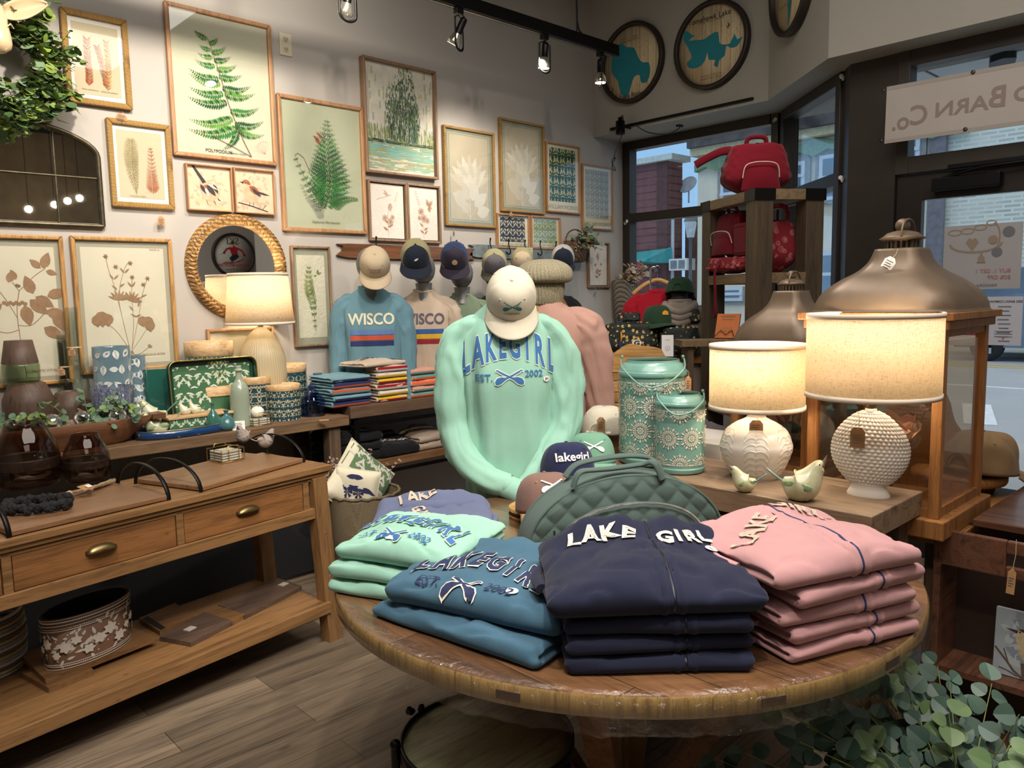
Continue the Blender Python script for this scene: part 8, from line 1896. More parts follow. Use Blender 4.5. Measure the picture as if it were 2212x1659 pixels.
# ---- teal punched lanterns
M_teal=mat('teal_enamel',rgb(112,156,146),.28,coat=.6,var=.04); M_in=mat('lantern_inside',rgb(220,206,190),.6,var=.03)
def punched(label,l,r,t,b_,sz):
    o,R,h=standing('punched_lantern',label,'lantern',l,r,t,b_,SZ,0,'teal punched metal lanterns')
    MB().lathe(slp(R,h,[(.80,.0),(.93,.012),(.97,.04),(.985,.07),(.94,.085),(.955,.10),(.955,.84),(.985,.85),(.99,.875),(.96,.885),(.95,.91),(.86,.955),(.78,.975),(.76,1.0)],90),64,caps=False).build('lantern_body',M_teal,o,solid=.002)
    MB().lathe([(.0001,.004),(R*.80,.004)],48,caps=False).build('base_plate',M_teal,o); MB().lathe([(R*.93,h*.1),(R*.93,h*.84)],48,caps=False).build('inner_wall',M_in,o)
    def fn(A,W,H):
        rr=sz/2; H0=h*.13; H1=h*.80; rows_=int((H1-H0)/(rr*1.45)); dv=(H1-H0)/max(1,rows_)
        nc=int(W*.62/(rr*1.9)); 
        for j in range(rows_+1):
            v=H0+dv*j
            for i in range(-nc//2-1,nc//2+2):
                u=(i+(j%2)*.5)*rr*1.78
                if abs(u)>W*.30: continue
                def P(r_,a): return (u+r_*math.cos(a),min(H1+.004,max(H0-.004,v+r_*math.sin(a))))
                for k in range(24):
                    a=2*PI*k/24; d=.07
                    A.poly([P(rr*.34,a-d*.7),P(rr*.60,a-d*1.15),P(rr*.66,a),P(rr*.60,a+d*1.15),P(rr*.34,a+d*.7)],0,1)
                    if k%2==0: A.poly([P(rr*.70,a-.10),P(rr*.84,a-.07),P(rr*.95,a),P(rr*.84,a+.07),P(rr*.70,a+.10)],0,1)
                    else: A.disc(u+rr*.78*math.cos(a),min(H1,max(H0,v+rr*.78*math.sin(a))),rr*.045,0,1,6)
                for k in range(8): a=2*PI*k/8; A.poly([P(rr*.12,a-.2),P(rr*.24,a-.28),P(rr*.28,a),P(rr*.24,a+.28),P(rr*.12,a+.2)],0,1)
                A.disc(u,min(H1,max(H0,v)),rr*.07,0,1,8)
    cyl_art(R*.955,h,fn,[M_in],o,'cut_out_pattern',lift=.0016)
    ph=.35
    for s in (1,-1):
        x=s*R*.86; MB().tube([(x,0,h*.94),(x*1.06,0,h*.985),(x*1.0,0,h*1.02)],.0035,8).ball((x,0,h*1.025),.006).build('handle_lug',M_teal,o)
    pts=cat([(-R*.9,0,h*1.0),(-R*.8,-R*.75,h*.93),(-R*.25,-R*1.10,h*.78),(R*.35,-R*1.10,h*.80),(R*.85,-R*.7,h*.92),(R*.9,0,h*1.0)],36); MB().tube(pts,.0028,8).build('bail_handle',M_teal,o)
    return o,R,h
o,R,h=punched('larger teal punched metal lantern with a wire handle, behind the smaller one',1335,1483,776,1012,.098); price_tag('',(R*.98,-R*.25,h*.90),.026,.055,.5,parent=o,drop=.02)
punched('smaller teal punched metal lantern with a wire handle, in front of the larger one',1414,1523,848,1028,.09)
# ---- lamps
M_gly=mat('white_glaze',rgb(214,208,200),.35,coat=.3,var=.02)
def leafbase(f,R,h):
    prof=[(.62,0),(.60,.02),(.66,.04),(.82,.18),(1,.45),(.98,.58),(.86,.73),(.6,.85),(.38,.91),(.26,.955),(.27,1)]
    pr=slp(R,h,prof,150); N=360
    def rel(r,z,a):
        t=z/h
        if t<.05 or t>.83: return r
        col=6; ph=(a/(2*PI)*col)%1; c_=(ph-.5)*2      # column position -1..1
        if abs(c_)>.66: return r
        k=(t-.05)/.78*8+ (abs(c_)*.9); kk=k%1; side=1
        # scale-like leaves: pointed arcs
        q=(abs(c_)/.66); d=abs(kk-.5)*2
        e=1-min(1,abs(kk-(.15+.75*(1-(2*q-1)**2)**.5 if abs(2*q-1)<1 else .15))*5)
        return r*(1+.022*max(0,e)+.012*(1-kk)*(1-(2*q-1)**2))
    f.lathe(pr,N,fn=rel)
lamp('white table lamp with a leaf relief base, smaller of the two lit lamps at right',(1557,1706,893,1047),(1528,1728,748,878),SZ,None,M_gly,4.5,bumps=leafbase)
def hob(f,R,h):
    N=220; MZ=150
    def fn(u,v):
        a=2*PI*v; t=u; z0=.11*h; zc=z0+(h*.97-z0)*t; ww=R*math.sin(PI*(.075+.90*t))**.62 if True else R
        x=math.cos(a); y=math.sin(a)
        sx=math.copysign(abs(x)**.9,x); sy=math.copysign(abs(y)**.9,y)
        s_=t*21; row=int(s_); dv=s_-row-.5; cols=42; uu=v*cols+(.5 if row%2 else 0); du=(uu%1)-.5
        bmp=max(0,1-(du*du+dv*dv)*5.2)**.5*.0036 if .03<t<.97 else 0
        return ((ww+bmp)*sx,(ww*.48+bmp)*sy,zc)
    f.grid(fn,MZ,N*2,wrapv=True)
    f.lathe([(R*.56,0),(R*.57,.02*h),(R*.50,.07*h),(R*.46,.12*h),(R*.5,.14*h)],64,sy=.62); f.lathe([(R*.16,h*.95),(R*.15,h*.99),(.0001,h*.99)],24)
r=lamp('large white table lamp with a hobnail oval base, right of the smaller lit lamp',(1797,1953,880,1088),(1745,2015,682,852),SZ,None,M_gly,6.5,bumps=hob,oval=1.0,off=-14)
o,R,h,zs0,zs1,rb=r
price_tag('',(-.018,-R*.52-.012,h*.97),.042,.062,.15,parent=o,drop=.045,card=mat('kraft_dark',rgb(140,104,68),.85))
lo=[q for q in COL.objects if q.name.startswith('table_lamp')]
sm_=[q for q in lo if 'leaf relief' in q['label']][0]; price_tag('',(.0,-.082,.225),.044,.046,0,parent=sm_,drop=.012)
# glazed birds on the slab
def bird_at(label,px,py,L,off,cols,**k):
    P=Pz(px,py,SZ); d=Vector((P.x,P.y,0)).normalized()*L*.16; return bird('ceramic_bird',label,(P.x+d.x,P.y+d.y,SZ+.001),face_cam(P.x,P.y,off),L,cols,None,**k)
M_cream2=ceram('crackle_cream2',rgb(196,196,166),rgb(170,166,126)); M_brb=mat('brown_beak',rgb(120,104,96),.3,coat=.4)
bird_at('small glazed bird with green wings before the leaf relief lamp, tail to the right',1608,1066,.128,6,(M_cream2,M_cw,M_ct),'fat' and fat if False else None) if False else bird_at('small glazed bird with green wings before the leaf relief lamp, tail to the right',1605,1066,.122,6,(M_cream2,M_cw,M_ct),fat=1.15,beak=M_brb,beak_up=2.2)
bird_at('plump glazed bird with green wings looking up beside the hobnail lamp',1735,1086,.185,176,(M_cream2,M_cw,M_ct),fat=1.25,beak=M_brb,beak_up=5)
# ---- display table behind with the big lanterns
DZ=.72
dt=thing('display_table','honey-coloured plank table under the big wooden lanterns','table',(0,0,0))
M_honey=wood('honey_plank',rgb(160,110,54),rgb(112,72,34),'X',1.2,.5,True)
MB().box((3.05,1.50,DZ-.02),(.78,1.45,.04)).build('table_top',M_honey,dt,bevel=.003)
for x in (2.72,3.38):
    for y in (.85,2.15): MB().box((x,y,(DZ-.04)/2),(.06,.06,DZ-.04)).build('leg',M_benchz,dt)
M_lwood=wood('lantern_wood',rgb(146,98,52),rgb(98,62,30),'Z',2,.5,True); M_zinc=mat('bronze_sheet',rgb(112,95,78),.45,.35,var=.14,vs=7)
def big_lantern(label,cx_,cy_,S,z0,ze,zt,zf,rz=0):
    o=thing('wooden_lantern',label,'lantern',(cx_,cy_,z0),rz,'large wooden lanterns with metal roofs'); h=S/2; H=ze-z0
    MB().box((0,0,.03),(S+.05,S+.05,.06)).build('base_tray',M_lwood,o,bevel=.004)
    for sx_ in (-1,1):
        for sy_ in (-1,1): MB().box((sx_*(h-.016),sy_*(h-.016),(.06+H-.05)/2),(.032,.032,H-.11)).build('corner_post',M_lwood,o,bevel=.002)
    f=MB()
    for s in (-1,1):
        for z_ in (.075,H-.06): f.box((0,s*(h-.014),z_),(S-.066,.02,.03)); f.box((s*(h-.014),0,z_),(.02,S-.066,.03))
    f.build('door_rails',M_lwood,o); MB().box((0,0,H-.037),(S+.03,S+.03,.028)).box((0,0,H-.011),(S+.06,S+.06,.024)).build('cornice',M_lwood,o,bevel=.003)
    f=MB()
    for s in (-1,1): f.box((0,s*(h-.014),H/2),(S-.07,.003,H-.18)); f.box((s*(h-.014),0,H/2),(.003,S-.07,H-.18))
    f.build('glass_panes',clear('lantern_glass',(.9,.86,.8,1),1,.02),o)
    # ogee roof, square in plan
    pr=[(1.03,0),(1.0,.03),(.97,.16),(.88,.33),(.70,.50),(.50,.64),(.37,.80),(.30,1.0)]; P=cat([(a_,b_2,0) for a_,b_2 in pr],26); hr=zt-ze
    def sq(a,r): 
        c_,s_=math.cos(a),math.sin(a); k=1/max(abs(c_),abs(s_)); ch=.86; x,y=c_*k,s_*k
        m_=abs(x)+abs(y)
        if m_>2-.28: q=(2-.28)/m_; x*=q; y*=q
        return x*r,y*r
    f=MB(); N=64
    f.grid(lambda u,v:(*sq(2*PI*v+PI/8,P[int(round(u*26))].x*(h+.015)),H+P[int(round(u*26))].y*hr),26,N,wrapv=True); f.build('metal_roof',M_zinc,o,solid=.003).data.set_sharp_from_angle(angle=.5)
    MB().lathe([(.0001,H+hr),(h*.31,H+hr)],4,0,Matrix.Rotation(PI/4,4,'Z'),caps=False).build('roof_cap',M_zinc,o)
    z1=zt-z0; k=(zf-zt); rr=h*.30
    f=MB()
    for q in range(20): a=2*PI*q/20; f.box((rr*.8*math.cos(a),rr*.8*math.sin(a),z1+k*.14),(.006,.006,k*.28))
    f.lathe([(rr*.5,z1),(rr*.5,z1+k*.28)],24); f.build('vent_collar',M_zinc,o)
    MB().lathe([(rr*.8,z1+k*.26),(rr*1.08,z1+k*.34),(rr*1.12,z1+k*.37),(rr*.95,z1+k*.44),(rr*.75,z1+k*.56),(rr*.45,z1+k*.62),(rr*.2,z1+k*.66)],32).ball((0,0,z1+k*.82),rr*.37).build('finial',M_zinc,o)
    MB().tube([(rr*.98*math.cos(a),-rr*.3,z1+k*.42+rr*.9*math.sin(a)) for a in [PI*q/14 for q in range(15)]],.004,8).build('lifting_ring',M_zinc,o)
    return o
c2=(2.80,1.04)
big_lantern('big wooden lantern with a bronze bell-shaped roof and white price ticket, right of the lamps',2.81,1.03,.43,DZ,hz(1945,672,c2)+.0,hz(1945,538,c2),hz(1945,476,c2)-.0)
P=Vector((2.80,1.04,0)); zt=hz(1945,560,c2); dcam=Vector((-P.x,-P.y,0)).normalized()
price_tag('white diamond-shaped price ticket tied to the big lantern roof',(P.x+dcam.x*.10,P.y+dcam.y*.10,zt+.03),.036,.04,face_cam(P.x,P.y),.5,drop=.03,card=M_sticker)
c3=(3.06,1.52)
big_lantern('smaller wooden lantern with a bronze bell-shaped roof behind the lamps',3.06,1.55,.34,DZ,hz(1735,742,c3),hz(1735,628,c3),hz(1735,586,c3),.0)
M_magp=mat('magnolia_petal',rgb(214,186,174),.6,var=.06,vs=20); M_magc=mat('magnolia_pink',rgb(196,140,130),.6,var=.1,vs=30)
def magnolia(label,loc,n,spread,hgt,seed,cat_='artificial flowers',rr0=.035,vase=False):
    o=thing('magnolia_stems',label,cat_,loc); f=MB(); s_=MB(); rn=random.Random(seed)
    for k in range(n):
        a=rn.uniform(0,2*PI); r=spread*rn.random()**.5; p=Vector((r*math.cos(a),r*math.sin(a),hgt*rn.uniform(.35,1))); s_.tube(cat([(0,0,.002),(p.x*.4,p.y*.4,p.z*.5),p],6),.002,5)
        for q in range(7):
            b_=2*PI*q/7+rn.random(); tl=rn.uniform(.3,1.0); up=Vector((math.cos(b_)*tl,math.sin(b_)*tl,1.0-.5*tl)); nr=Vector((-math.cos(b_),-math.sin(b_),tl)); disc_leaf(f,p,nr,up,rr0*rn.uniform(.5,.75),rn.choice((0,0,1)),1.3,8,.25)
    f.build('petals',[M_magp,M_magc],o); s_.build('stems',mat('brown_stem',rgb(96,70,50),.8),o); return o
magnolia('pink magnolia blooms standing inside the big lantern',(2.80,1.04,DZ+.062),11,.12,.30,3,rr0=.05); magnolia('pink magnolia blooms inside the smaller lantern',(3.06,1.55,DZ+.062),8,.10,.26,4,rr0=.045)
# white box behind the lamps
P=Px(1700,960,2.75); bx=thing('white_box','long plain white box lying behind the white leaf lamp','box',(2.84,1.83,DZ)); MB().box((0,0,.09),(.30,.38,.18)).build('box',mat('white_card',rgb(206,200,192),.6,var=.02),bx,bevel=.003)
gf=folded('grey folded sweatshirt heaped on the display table behind the small lamp',(3.18,2.00,DZ+.0),.4,.32,.22,.12,fabric('grey_marl',rgb(96,90,92)),400,crump=.03,dome=.06,lump=.03)
# slatted wooden hanger display
o=thing('wooden_slat_display','pale slatted wooden display with a sloping carved top behind the teal lanterns','display stand',(3.05,2.42,0),math.radians(-52))
M_slat=wood('pale_slat',rgb(190,146,88),rgb(146,104,58),'X',1.6,.45,False); M_slat2=wood('mid_slat',rgb(158,112,64),rgb(116,78,42),'X',1.6,.45,False)
for k in range(9): MB().box((.0,0,.66+.055*k),(.40+.02*math.sin(k),.03,.052)).build('slat',M_slat if k%2 else M_slat2,o,bevel=.003)
for s_ in (-.12,.12): MB().box((s_,.035,.55),(.04,.03,1.1)).build('upright',M_slat2,o)
f=MB(); f.prism(sm([(-.20,1.125),(.20,1.125),(.20,1.21),(.17,1.235),(.10,1.245),(.04,1.255),(.0,1.24),(-.02,1.225),(-.10,1.175),(-.17,1.155)],3),-.02,.02,0,Matrix.Rotation(PI/2,4,'X')); f.build('carved_top',M_slat,o,bevel=.004)
MB().tube([(-.08,-.03,1.19),(-.06,-.035,1.14),(-.05,-.03,1.10)],.004,6,ry=.008).build('leather_loop',mat('leather',rgb(96,60,40),.6),o)
# ---- right edge: table, crate with bird print, khaki cap on a wooden disc
M_wal=wood('walnut_top',rgb(98,64,48),rgb(58,38,30),'Y',1.2,.35,True,coat=.2)
zt_=.755; a=Pz(2101,1120,zt_); b_=Pz(2192,1000,zt_)
o=thing('side_table','dark walnut table cut off by the right edge, above the wooden crate','table',(a.x,a.y,0),0)
MB().box((.55,-.40,zt_-.0125),(1.1,.80,.025)).build('table_top',M_wal,o,bevel=.004); MB().box((.5,-.40,zt_-.065),(.9,.70,.08)).build('apron',M_benchz,o)
for x,y in ((.12,-.08),(.98,-.08),(.12,-.72),(.98,-.72)): MB().box((x,y,(zt_-.1)/2),(.05,.05,zt_-.1)).build('leg',M_benchz,o)
XC=a.x-.12
tl=Px(2030,1140,XC); bl=Px(2018,1440,XC)
o=thing('wooden_crate','dark wooden crate with an oval hand hole standing on end at the right edge','crate',(XC,tl.y,0),-PI/2)
CW=.62; Hc=tl.z; zb_=bl.z
f=MB(); hz_=[]
rail_h=.115
# front rail with hand hole, made of pieces round the slot
sx0,sx1=.19,.31; zc_=Hc-.065
f.box((sx0/2,0,Hc-rail_h/2),(sx0,.02,rail_h)); f.box(((sx1+CW)/2,0,Hc-rail_h/2),(CW-sx1,.02,rail_h)); f.box(((sx0+sx1)/2,0,Hc-.02),(sx1-sx0,.02,.04)); f.box(((sx0+sx1)/2,0,Hc-rail_h+.018),(sx1-sx0,.02,.036)); f.build('front_rail',M_wal,o,bevel=.004)
MB().box((.0,.0,Hc/2),(.022,.03,Hc+.02)).build('corner_post',M_wal,o,bevel=.003)
MB().box((.0,.09,Hc/2),(.018,.16,Hc-.02)).build('side_panel',M_wal,o); MB().box((CW/2,.17,Hc/2),(CW,.015,Hc-.02)).build('back_panel',mat('crate_back',rgb(54,38,30),.6,var=.15),o)
MB().box((CW/2,.085,zb_),(CW,.17,.02)).build('shelf',M_wal,o); MB().box((CW/2,.09,.05),(CW,.16,.02)).build('shelf',M_wal,o)
q=Px(2196,1165,XC-.012); price_tag('long brown tag on a string hanging in front of the crate hand hole',(XC-.014,q.y,q.z),.022,.08,-PI/2,.05,drop=.09)
def wren(A,w,h):
    qq=lambda x,y:((x-.5)*w,(.5-y)*h); rn=random.Random(9)
    A.rect(-w/2,-h/2,w/2,h/2,0,0)
    for k in range(60): A.leaf(*qq(rn.uniform(.3,.75),rn.uniform(.2,.8)),rn.random()*6,.03,.018,1+k%2,.5)
    tripoly(A,sm([qq(.42,.35),qq(.46,.27),qq(.6,.25),qq(.72,.34),qq(.86,.46),qq(.88,.62),qq(.72,.74),qq(.56,.68),qq(.48,.55)],2),3,2)
    A.poly([qq(.2,.28),qq(.46,.28),qq(.45,.33)],4,3); A.leaf(*qq(.46,.26),-.15,.045,.010,4,3); A.leaf(*qq(.48,.29),-.3,.05,.006,3,3.2); A.leaf(*qq(.62,.42),-.8,.07,.035,5,3); A.leaf(*qq(.66,.4),-.6,.07,.012,4,3.3); A.disc(*qq(.5,.3),.003,4,4,8)
    A.poly([qq(.55,.76),qq(.72,.74),qq(.78,1.0),qq(.6,1.0)],6,2.5); A.line([qq(.02,.6),qq(.3,.8),qq(.42,.9),qq(.6,.98)],.006,6,1,.008); A.line([qq(.12,.9),qq(.3,.92),qq(.5,.97)],.004,6,1); A.line([qq(.2,.6),qq(.32,.82)],.004,6,1)
pm2=[mat('wr_sky',rgb(160,170,178),.6,var=.1,vs=12),mat('wr_c1',rgb(178,186,190),.6,var=0),mat('wr_c2',rgb(132,144,156),.6,var=0),mat('wr_breast',rgb(196,178,142),.6,var=.15,vs=60),mat('wr_dark',rgb(62,50,44),.6,var=0),mat('wr_brown',rgb(122,76,50),.6,var=.2,vs=60),mat('wr_branch',rgb(98,84,76),.6,var=.2,vs=60)]
XQ=XC+.075; tl2=Px(2152,1311,XQ); bl2=Px(2143,1432,XQ); wv_=.135; hv_=tl2.z-(zb_+.012)
o=thing('bird_print','small canvas print of a striped wren on a branch, leaning inside the crate','painting',M=Matrix.Translation((XQ,tl2.y-wv_/2,zb_+.012+hv_/2))@Matrix.Rotation(-PI/2,4,'Z')@Matrix.Rotation(-.06,4,'X'))
MB().box((0,.008,0),(wv_,.014,hv_)).build('canvas_block',pm2[0],o); A=Art(); wren(A,wv_,hv_); fb=MB(); A.front(fb,-.0005); fb.build('print',pm2,o)
# khaki cap on a turned wooden disc
P=Pz(2150,1040,DZ+.06); d=thing('turned_wood_tray','round turned wooden tray on a dark foot under the khaki cap','tray',(3.20,.62,0)) if False else None
dx,dy=3.10,.80
P=Pz(2095,1060,.80)
o=thing('turned_wood_stand','round brown wooden stand under the khaki cap behind the big lantern','display stand',(3.30,.93,0))
MB().lathe([(.0001,DZ+.04),(.16,DZ+.04),(.165,DZ+.05),(.165,DZ+.07),(.155,DZ+.078),(.0001,DZ+.078)],48).build('disc',M_honey,o); MB().lathe([(.12,DZ+.001),(.13,DZ+.038)],32).build('foot',M_blackp,o)
o.location=(3.30,.97,0)
M_kh=fabric('khaki_canvas',rgb(136,110,78),600)
cap('khaki canvas cap turned away, drooping over the wooden stand at the right',capM(Vector((3.30,.90,DZ+.085)),face_cam(3.2,.9,150),.1),M_kh,M_kh,s=1.45,soft=.012)
o=thing('carved_wood_form','flat carved wooden head-shaped form behind the big lantern glass','display form',(3.34,1.14,DZ),face_cam(3.3,1.2,0))
MB().prism(sm([(-.12,.0),(.10,.0),(.12,.12),(.16,.2),(.13,.26),(.10,.36),(.03,.40),(-.06,.42),(-.14,.40),(-.16,.2)],3),-.02,.02,0,Matrix.Rotation(PI/2,4,'X')).build('form_board',M_honey,o,bevel=.006)
# ---- big eucalyptus at the lower right
rnd=random.Random(31)
pl=thing('eucalyptus_plant','bushy potted eucalyptus with round green leaves, lower right under the table edge','plant',(1.76,.48,0))
MB().lathe([(.0001,0),(.10,0),(.13,.2),(.135,.21),(.125,.21),(.0001,.19)],32).build('pot',mat('grey_pot',rgb(70,64,58),.8),pl)
f=MB(); s_=MB()
def leaf_big(mb_,p,nr,up,r,mi):
    nr=Vector(nr).normalized(); u_=Vector(up); u_=(u_-nr*u_.dot(nr)).normalized(); v_=nr.cross(u_); p=Vector(p)+u_*.008
    prof=[(0,0),(.12,.5),(.38,.88),(.70,.98),(1.1,.92),(1.5,.66),(1.78,.32),(1.92,0)]
    for sd in (1,-1):
        L_=[tuple(p+u_*(a_*r)+v_*(sd*w_*r)+nr*(.20*r*w_-.05*r*a_*a_)) for a_,w_ in prof]; C2=[tuple(p+u_*(a_*r)+nr*(-.05*r*a_*a_)) for a_,w_ in prof]
        for q in range(len(prof)-1):
            fc=(0,1,2,3) if sd>0 else (3,2,1,0)
            mb_.add([C2[q],C2[q+1],L_[q+1],L_[q]],[fc],mi,None,True)
for k in range(135):
    a=rnd.uniform(0,2*PI); rr_=rnd.random()**.6; tx,ty=.46*rr_*math.cos(a)*1.0,.54*rr_*math.sin(a); tz_=rnd.uniform(.28,.66-.08*rr_)
    end=Vector((tx,ty,tz_)); 
    if (Vector((1.76+tx,.48+ty,0))-Vector((TC.x,TC.y,0))).length<.84: end.z=min(end.z,.60)
    if end.x>.30: end.x=.30
    pts=cat([(0,0,.19),(end.x*.35,end.y*.35,.19+(end.z-.19)*.6),tuple(end)],9); s_.tube(pts,[.0026-.00018*i for i in range(10)],5)
    mi=rnd.choice((0,0,1,2))
    for i in range(3,10):
        t_=(pts[i]-pts[i-1]).normalized()
        for s in ((1,-1) if i<9 else (1,)):
            b2=rnd.uniform(0,2*PI); sd=t_.cross(Vector((math.cos(b2),math.sin(b2),.2))).normalized(); leaf_big(f,pts[i],Vector((-.6+rnd.uniform(-.5,.5),-.5+rnd.uniform(-.5,.5),.8)),sd*s+t_*.5,rnd.uniform(.020,.033)*(1-.02*i),mi)
M_e1=mat('euc_blue_green',rgb(70,96,84),.5,var=.15,vs=9); M_e2=mat('euc_deep',rgb(48,74,60),.5,var=.15,vs=9); M_e3=mat('euc_fresh',rgb(92,118,76),.5,var=.15,vs=9)
f.build('leaves',[M_e1,M_e2,M_e3],pl); s_.build('stems',M_stem,pl)
# ================================================================ WINDOW CORNER
def PD(px,py,D):
    d=ray(px,py); return EYE+d*(D/math.hypot(d.x,d.y))
# timber rack with red bags
M_rk=wood('rack_timber',rgb(74,60,42),rgb(46,37,27),'Z',1.5,.6,True); M_rkx=wood('rack_timber_x',rgb(120,100,72),rgb(82,66,46),'Y',1.5,.6,True)
rk=thing('timber_rack','tall heavy timber display rack with metal corner brackets holding the red bags','shelf unit',(3.49,1.958,0),math.radians(-32.3))
W,D,HT=.37,.60,1.99
for x in (.05,W-.05):
    for y in (.05,D-.05): MB().box((x,y,(HT-.05)/2),(.095,.095,HT-.05)).build('post',M_rk,rk,bevel=.003)
def shelf(z,nm):
    f=MB()
    for x in (.03,W-.03): f.box((x,D/2,z-.025),(.06,D-(.0 if z>1.9 else .19),.05))
    for y in (.03,D-.03): f.box((W/2,y,z-.025),(W-(.12 if z>1.9 else .19),.06,.05))
    f.box((W/2,D/2,z-.035),(W-.13,D-.13,.02)); return f.build(nm,M_rkx,rk,bevel=.002)
shelf(HT,'top_shelf'); shelf(1.59,'middle_shelf'); shelf(.9,'lower_shelf')
for x in (0,W):
    for y in (0,D):
        f=MB(); f.box((x+(.05 if x==0 else -.05),y,HT-.025),(.11,.006,.056)); f.box((x,y+(.05 if y==0 else -.05),HT-.025),(.006,.11,.056)); f.build('corner_bracket',M_black,rk)
MB().ball((W+.005,.05,1.72),.013).build('bolt',M_black,rk)
RM=rk.matrix_world if False else Matrix.Translation((3.49,1.958,0))@Matrix.Rotation(math.radians(-32.3),4,'Z')
def paisley(name,c1,c2):
    m_,nt,b=_new(name); co=_coord(nt); v=nt.nodes.new('ShaderNodeTexVoronoi'); v.inputs['Scale'].default_value=24; nt.links.new(co,v.inputs[0]); n=_noise(nt,55,3,co)
    c=_mix(nt,c1,c2,_ramp(nt,v.outputs['Distance'],[(.18,(.75,.75,.75,1)),(.30,(.15,.15,.15,1)),(.36,(.9,.9,.9,1)),(.42,(0,0,0,1))])); c=_mix(nt,c,c1,_ramp(nt,n.outputs[0],[(.5,(0,0,0,1)),(.62,(.8,.8,.8,1))]))
    nt.links.new(c,b.inputs['Base Color']); b.inputs['Roughness'].default_value=.8; return m_
M_red=fabric('crimson_quilt',rgb(104,12,28),900,.4); M_pais=paisley('red_paisley',rgb(124,14,30),rgb(186,124,124))
def softbag(label,loc,rz,w_,d,h,m_,seed,sag=.25,name='bag',catg='bag',group=None,pocket=None,piping=None,handle=None,M=None):
    o=thing(name,label,catg,loc,rz,group,M=M) if M is None else thing(name,label,catg,M=M,group=group)
    f=MB()
    def fn(u,v):
        a=2*PI*v; z=h*u; k=(1-sag*u**2.2)*math.sin(PI*min(.5,.06+u*1.2))*(1 if u<.93 else max(.0,1-((u-.93)/.07)**2)**.5)
        c_,s_=supx(a,3.6); n_=1+.05*ns(c_*2+seed,s_*2,u*3)+.03*ns(c_*6,s_*6+seed,u*9); q=.0035*abs(math.sin((c_*w_*.5+z)*60))*abs(math.sin((c_*w_*.5-z)*60))
        return ((w_/2*k*n_+q)*c_,(d/2*(1-sag*.5*u)*k*n_+q)*s_,z+.01*ns(c_*3,s_*3,seed)*u)
    f.grid(fn,34,72,wrapv=True); f.build('bag_body',m_,o)
    if pocket:
        f=MB(); f.grid(lambda u,v:((u-.5)*w_*pocket*(1-.2*v),-d/2-.012-.02*math.sin(PI*u)*math.sin(PI*min(1,v*.8+.15)),h*(.06+.5*v)),14,14); f.build('front_pocket',m_,o,solid=.008)
        MB().tube(cat([(-w_*pocket*.46,-d/2-.016,h*.30),(-w_*pocket*.38,-d/2-.03,h*.53),(0,-d/2-.036,h*.58),(w_*pocket*.38,-d/2-.03,h*.53),(w_*pocket*.46,-d/2-.016,h*.30)],20),.003,6).build('piping',piping or m_,o)
    if handle:
        hx,hh=handle; MB().tube(cat([(-hx,0,h*.9),(-hx*.9,-.02,h+hh*.7),(0,-.03,h+hh),(hx*.9,-.02,h+hh*.7),(hx,0,h*.9)],24),.007,8,ry=.012).build('handle',m_,o)
    return o
p=RM@Vector((.17,.32,HT+.001)); softbag('big plain crimson backpack slumped on top of the timber rack',p,math.radians(-48),.36,.22,.27,M_red,3,.35,pocket=.55,piping=mat('pale_piping',rgb(196,170,160),.7),handle=(.05,.03)).location.z+=0
p=RM@Vector((.18,.42,HT+.235)); tag(MB().tube(cat([(0,0,0),(-.05,.10,.03),(-.08,.2,.0),(-.10,.26,-.03)],14),.010,8,ry=.022).build('bag_strap',M_red,loc=p),'wide crimson strap of the big backpack hanging to the left','bag strap')
M1=RM@Matrix.Translation((.10,.40,1.68))@Matrix.Rotation(-PI/2+.1,4,'Z'); softbag('',None,0,.27,.13,.24,M_red,8,.2,M=M1,pocket=.8,piping=mat('pale_piping',rgb(196,170,160)),handle=(.04,.03))['label']='crimson quilted backpack with pale piping, left side of the rack shelf'
M1=RM@Matrix.Translation((.06,.22,1.68))@Matrix.Rotation(-PI/2+.05,4,'Z'); o=thing('square_case','flat dark crimson case standing in front of the quilted backpack','bag',M=M1); f=MB(); vs,fs=rbox(.15,.05,.17,.018,14,6,14); f.add([(x,y,z+.085) for x,y,z in vs],fs,0,None,True); f.build('case_body',M_red,o); MB().tube([(-.06,-.026,.02),(.06,-.026,.02),(.06,-.026,.15),(-.06,-.026,.15)],.0015,5,0,closed=True).build('seam',M_red,o)
M1=RM@Matrix.Translation((.06,.33,1.595))@Matrix.Rotation(-PI/2+.05,4,'Z'); o=softbag('',None,0,.40,.17,.085,M_pais,12,.1,M=M1,name='paisley_pouch'); o['label']='red paisley soft pouch lying at the bottom left of the rack shelf'
MB().tube(cat([(.02,-.09,.05),(.0,-.11,.0),(.01,-.11,-.12),(-.005,-.11,-.22),(.015,-.11,-.20),(.005,-.11,-.10)],24),.004,6,ry=.007).build('wrist_strap',M_red,o)
M1=RM@Matrix.Translation((.20,.16,1.595))@Matrix.Rotation(.1,4,'Z'); softbag('',None,0,.24,.14,.26,M_pais,17,.3,M=M1,handle=(.06,.07))['label']='red paisley backpack with a top loop, right side of the rack shelf'
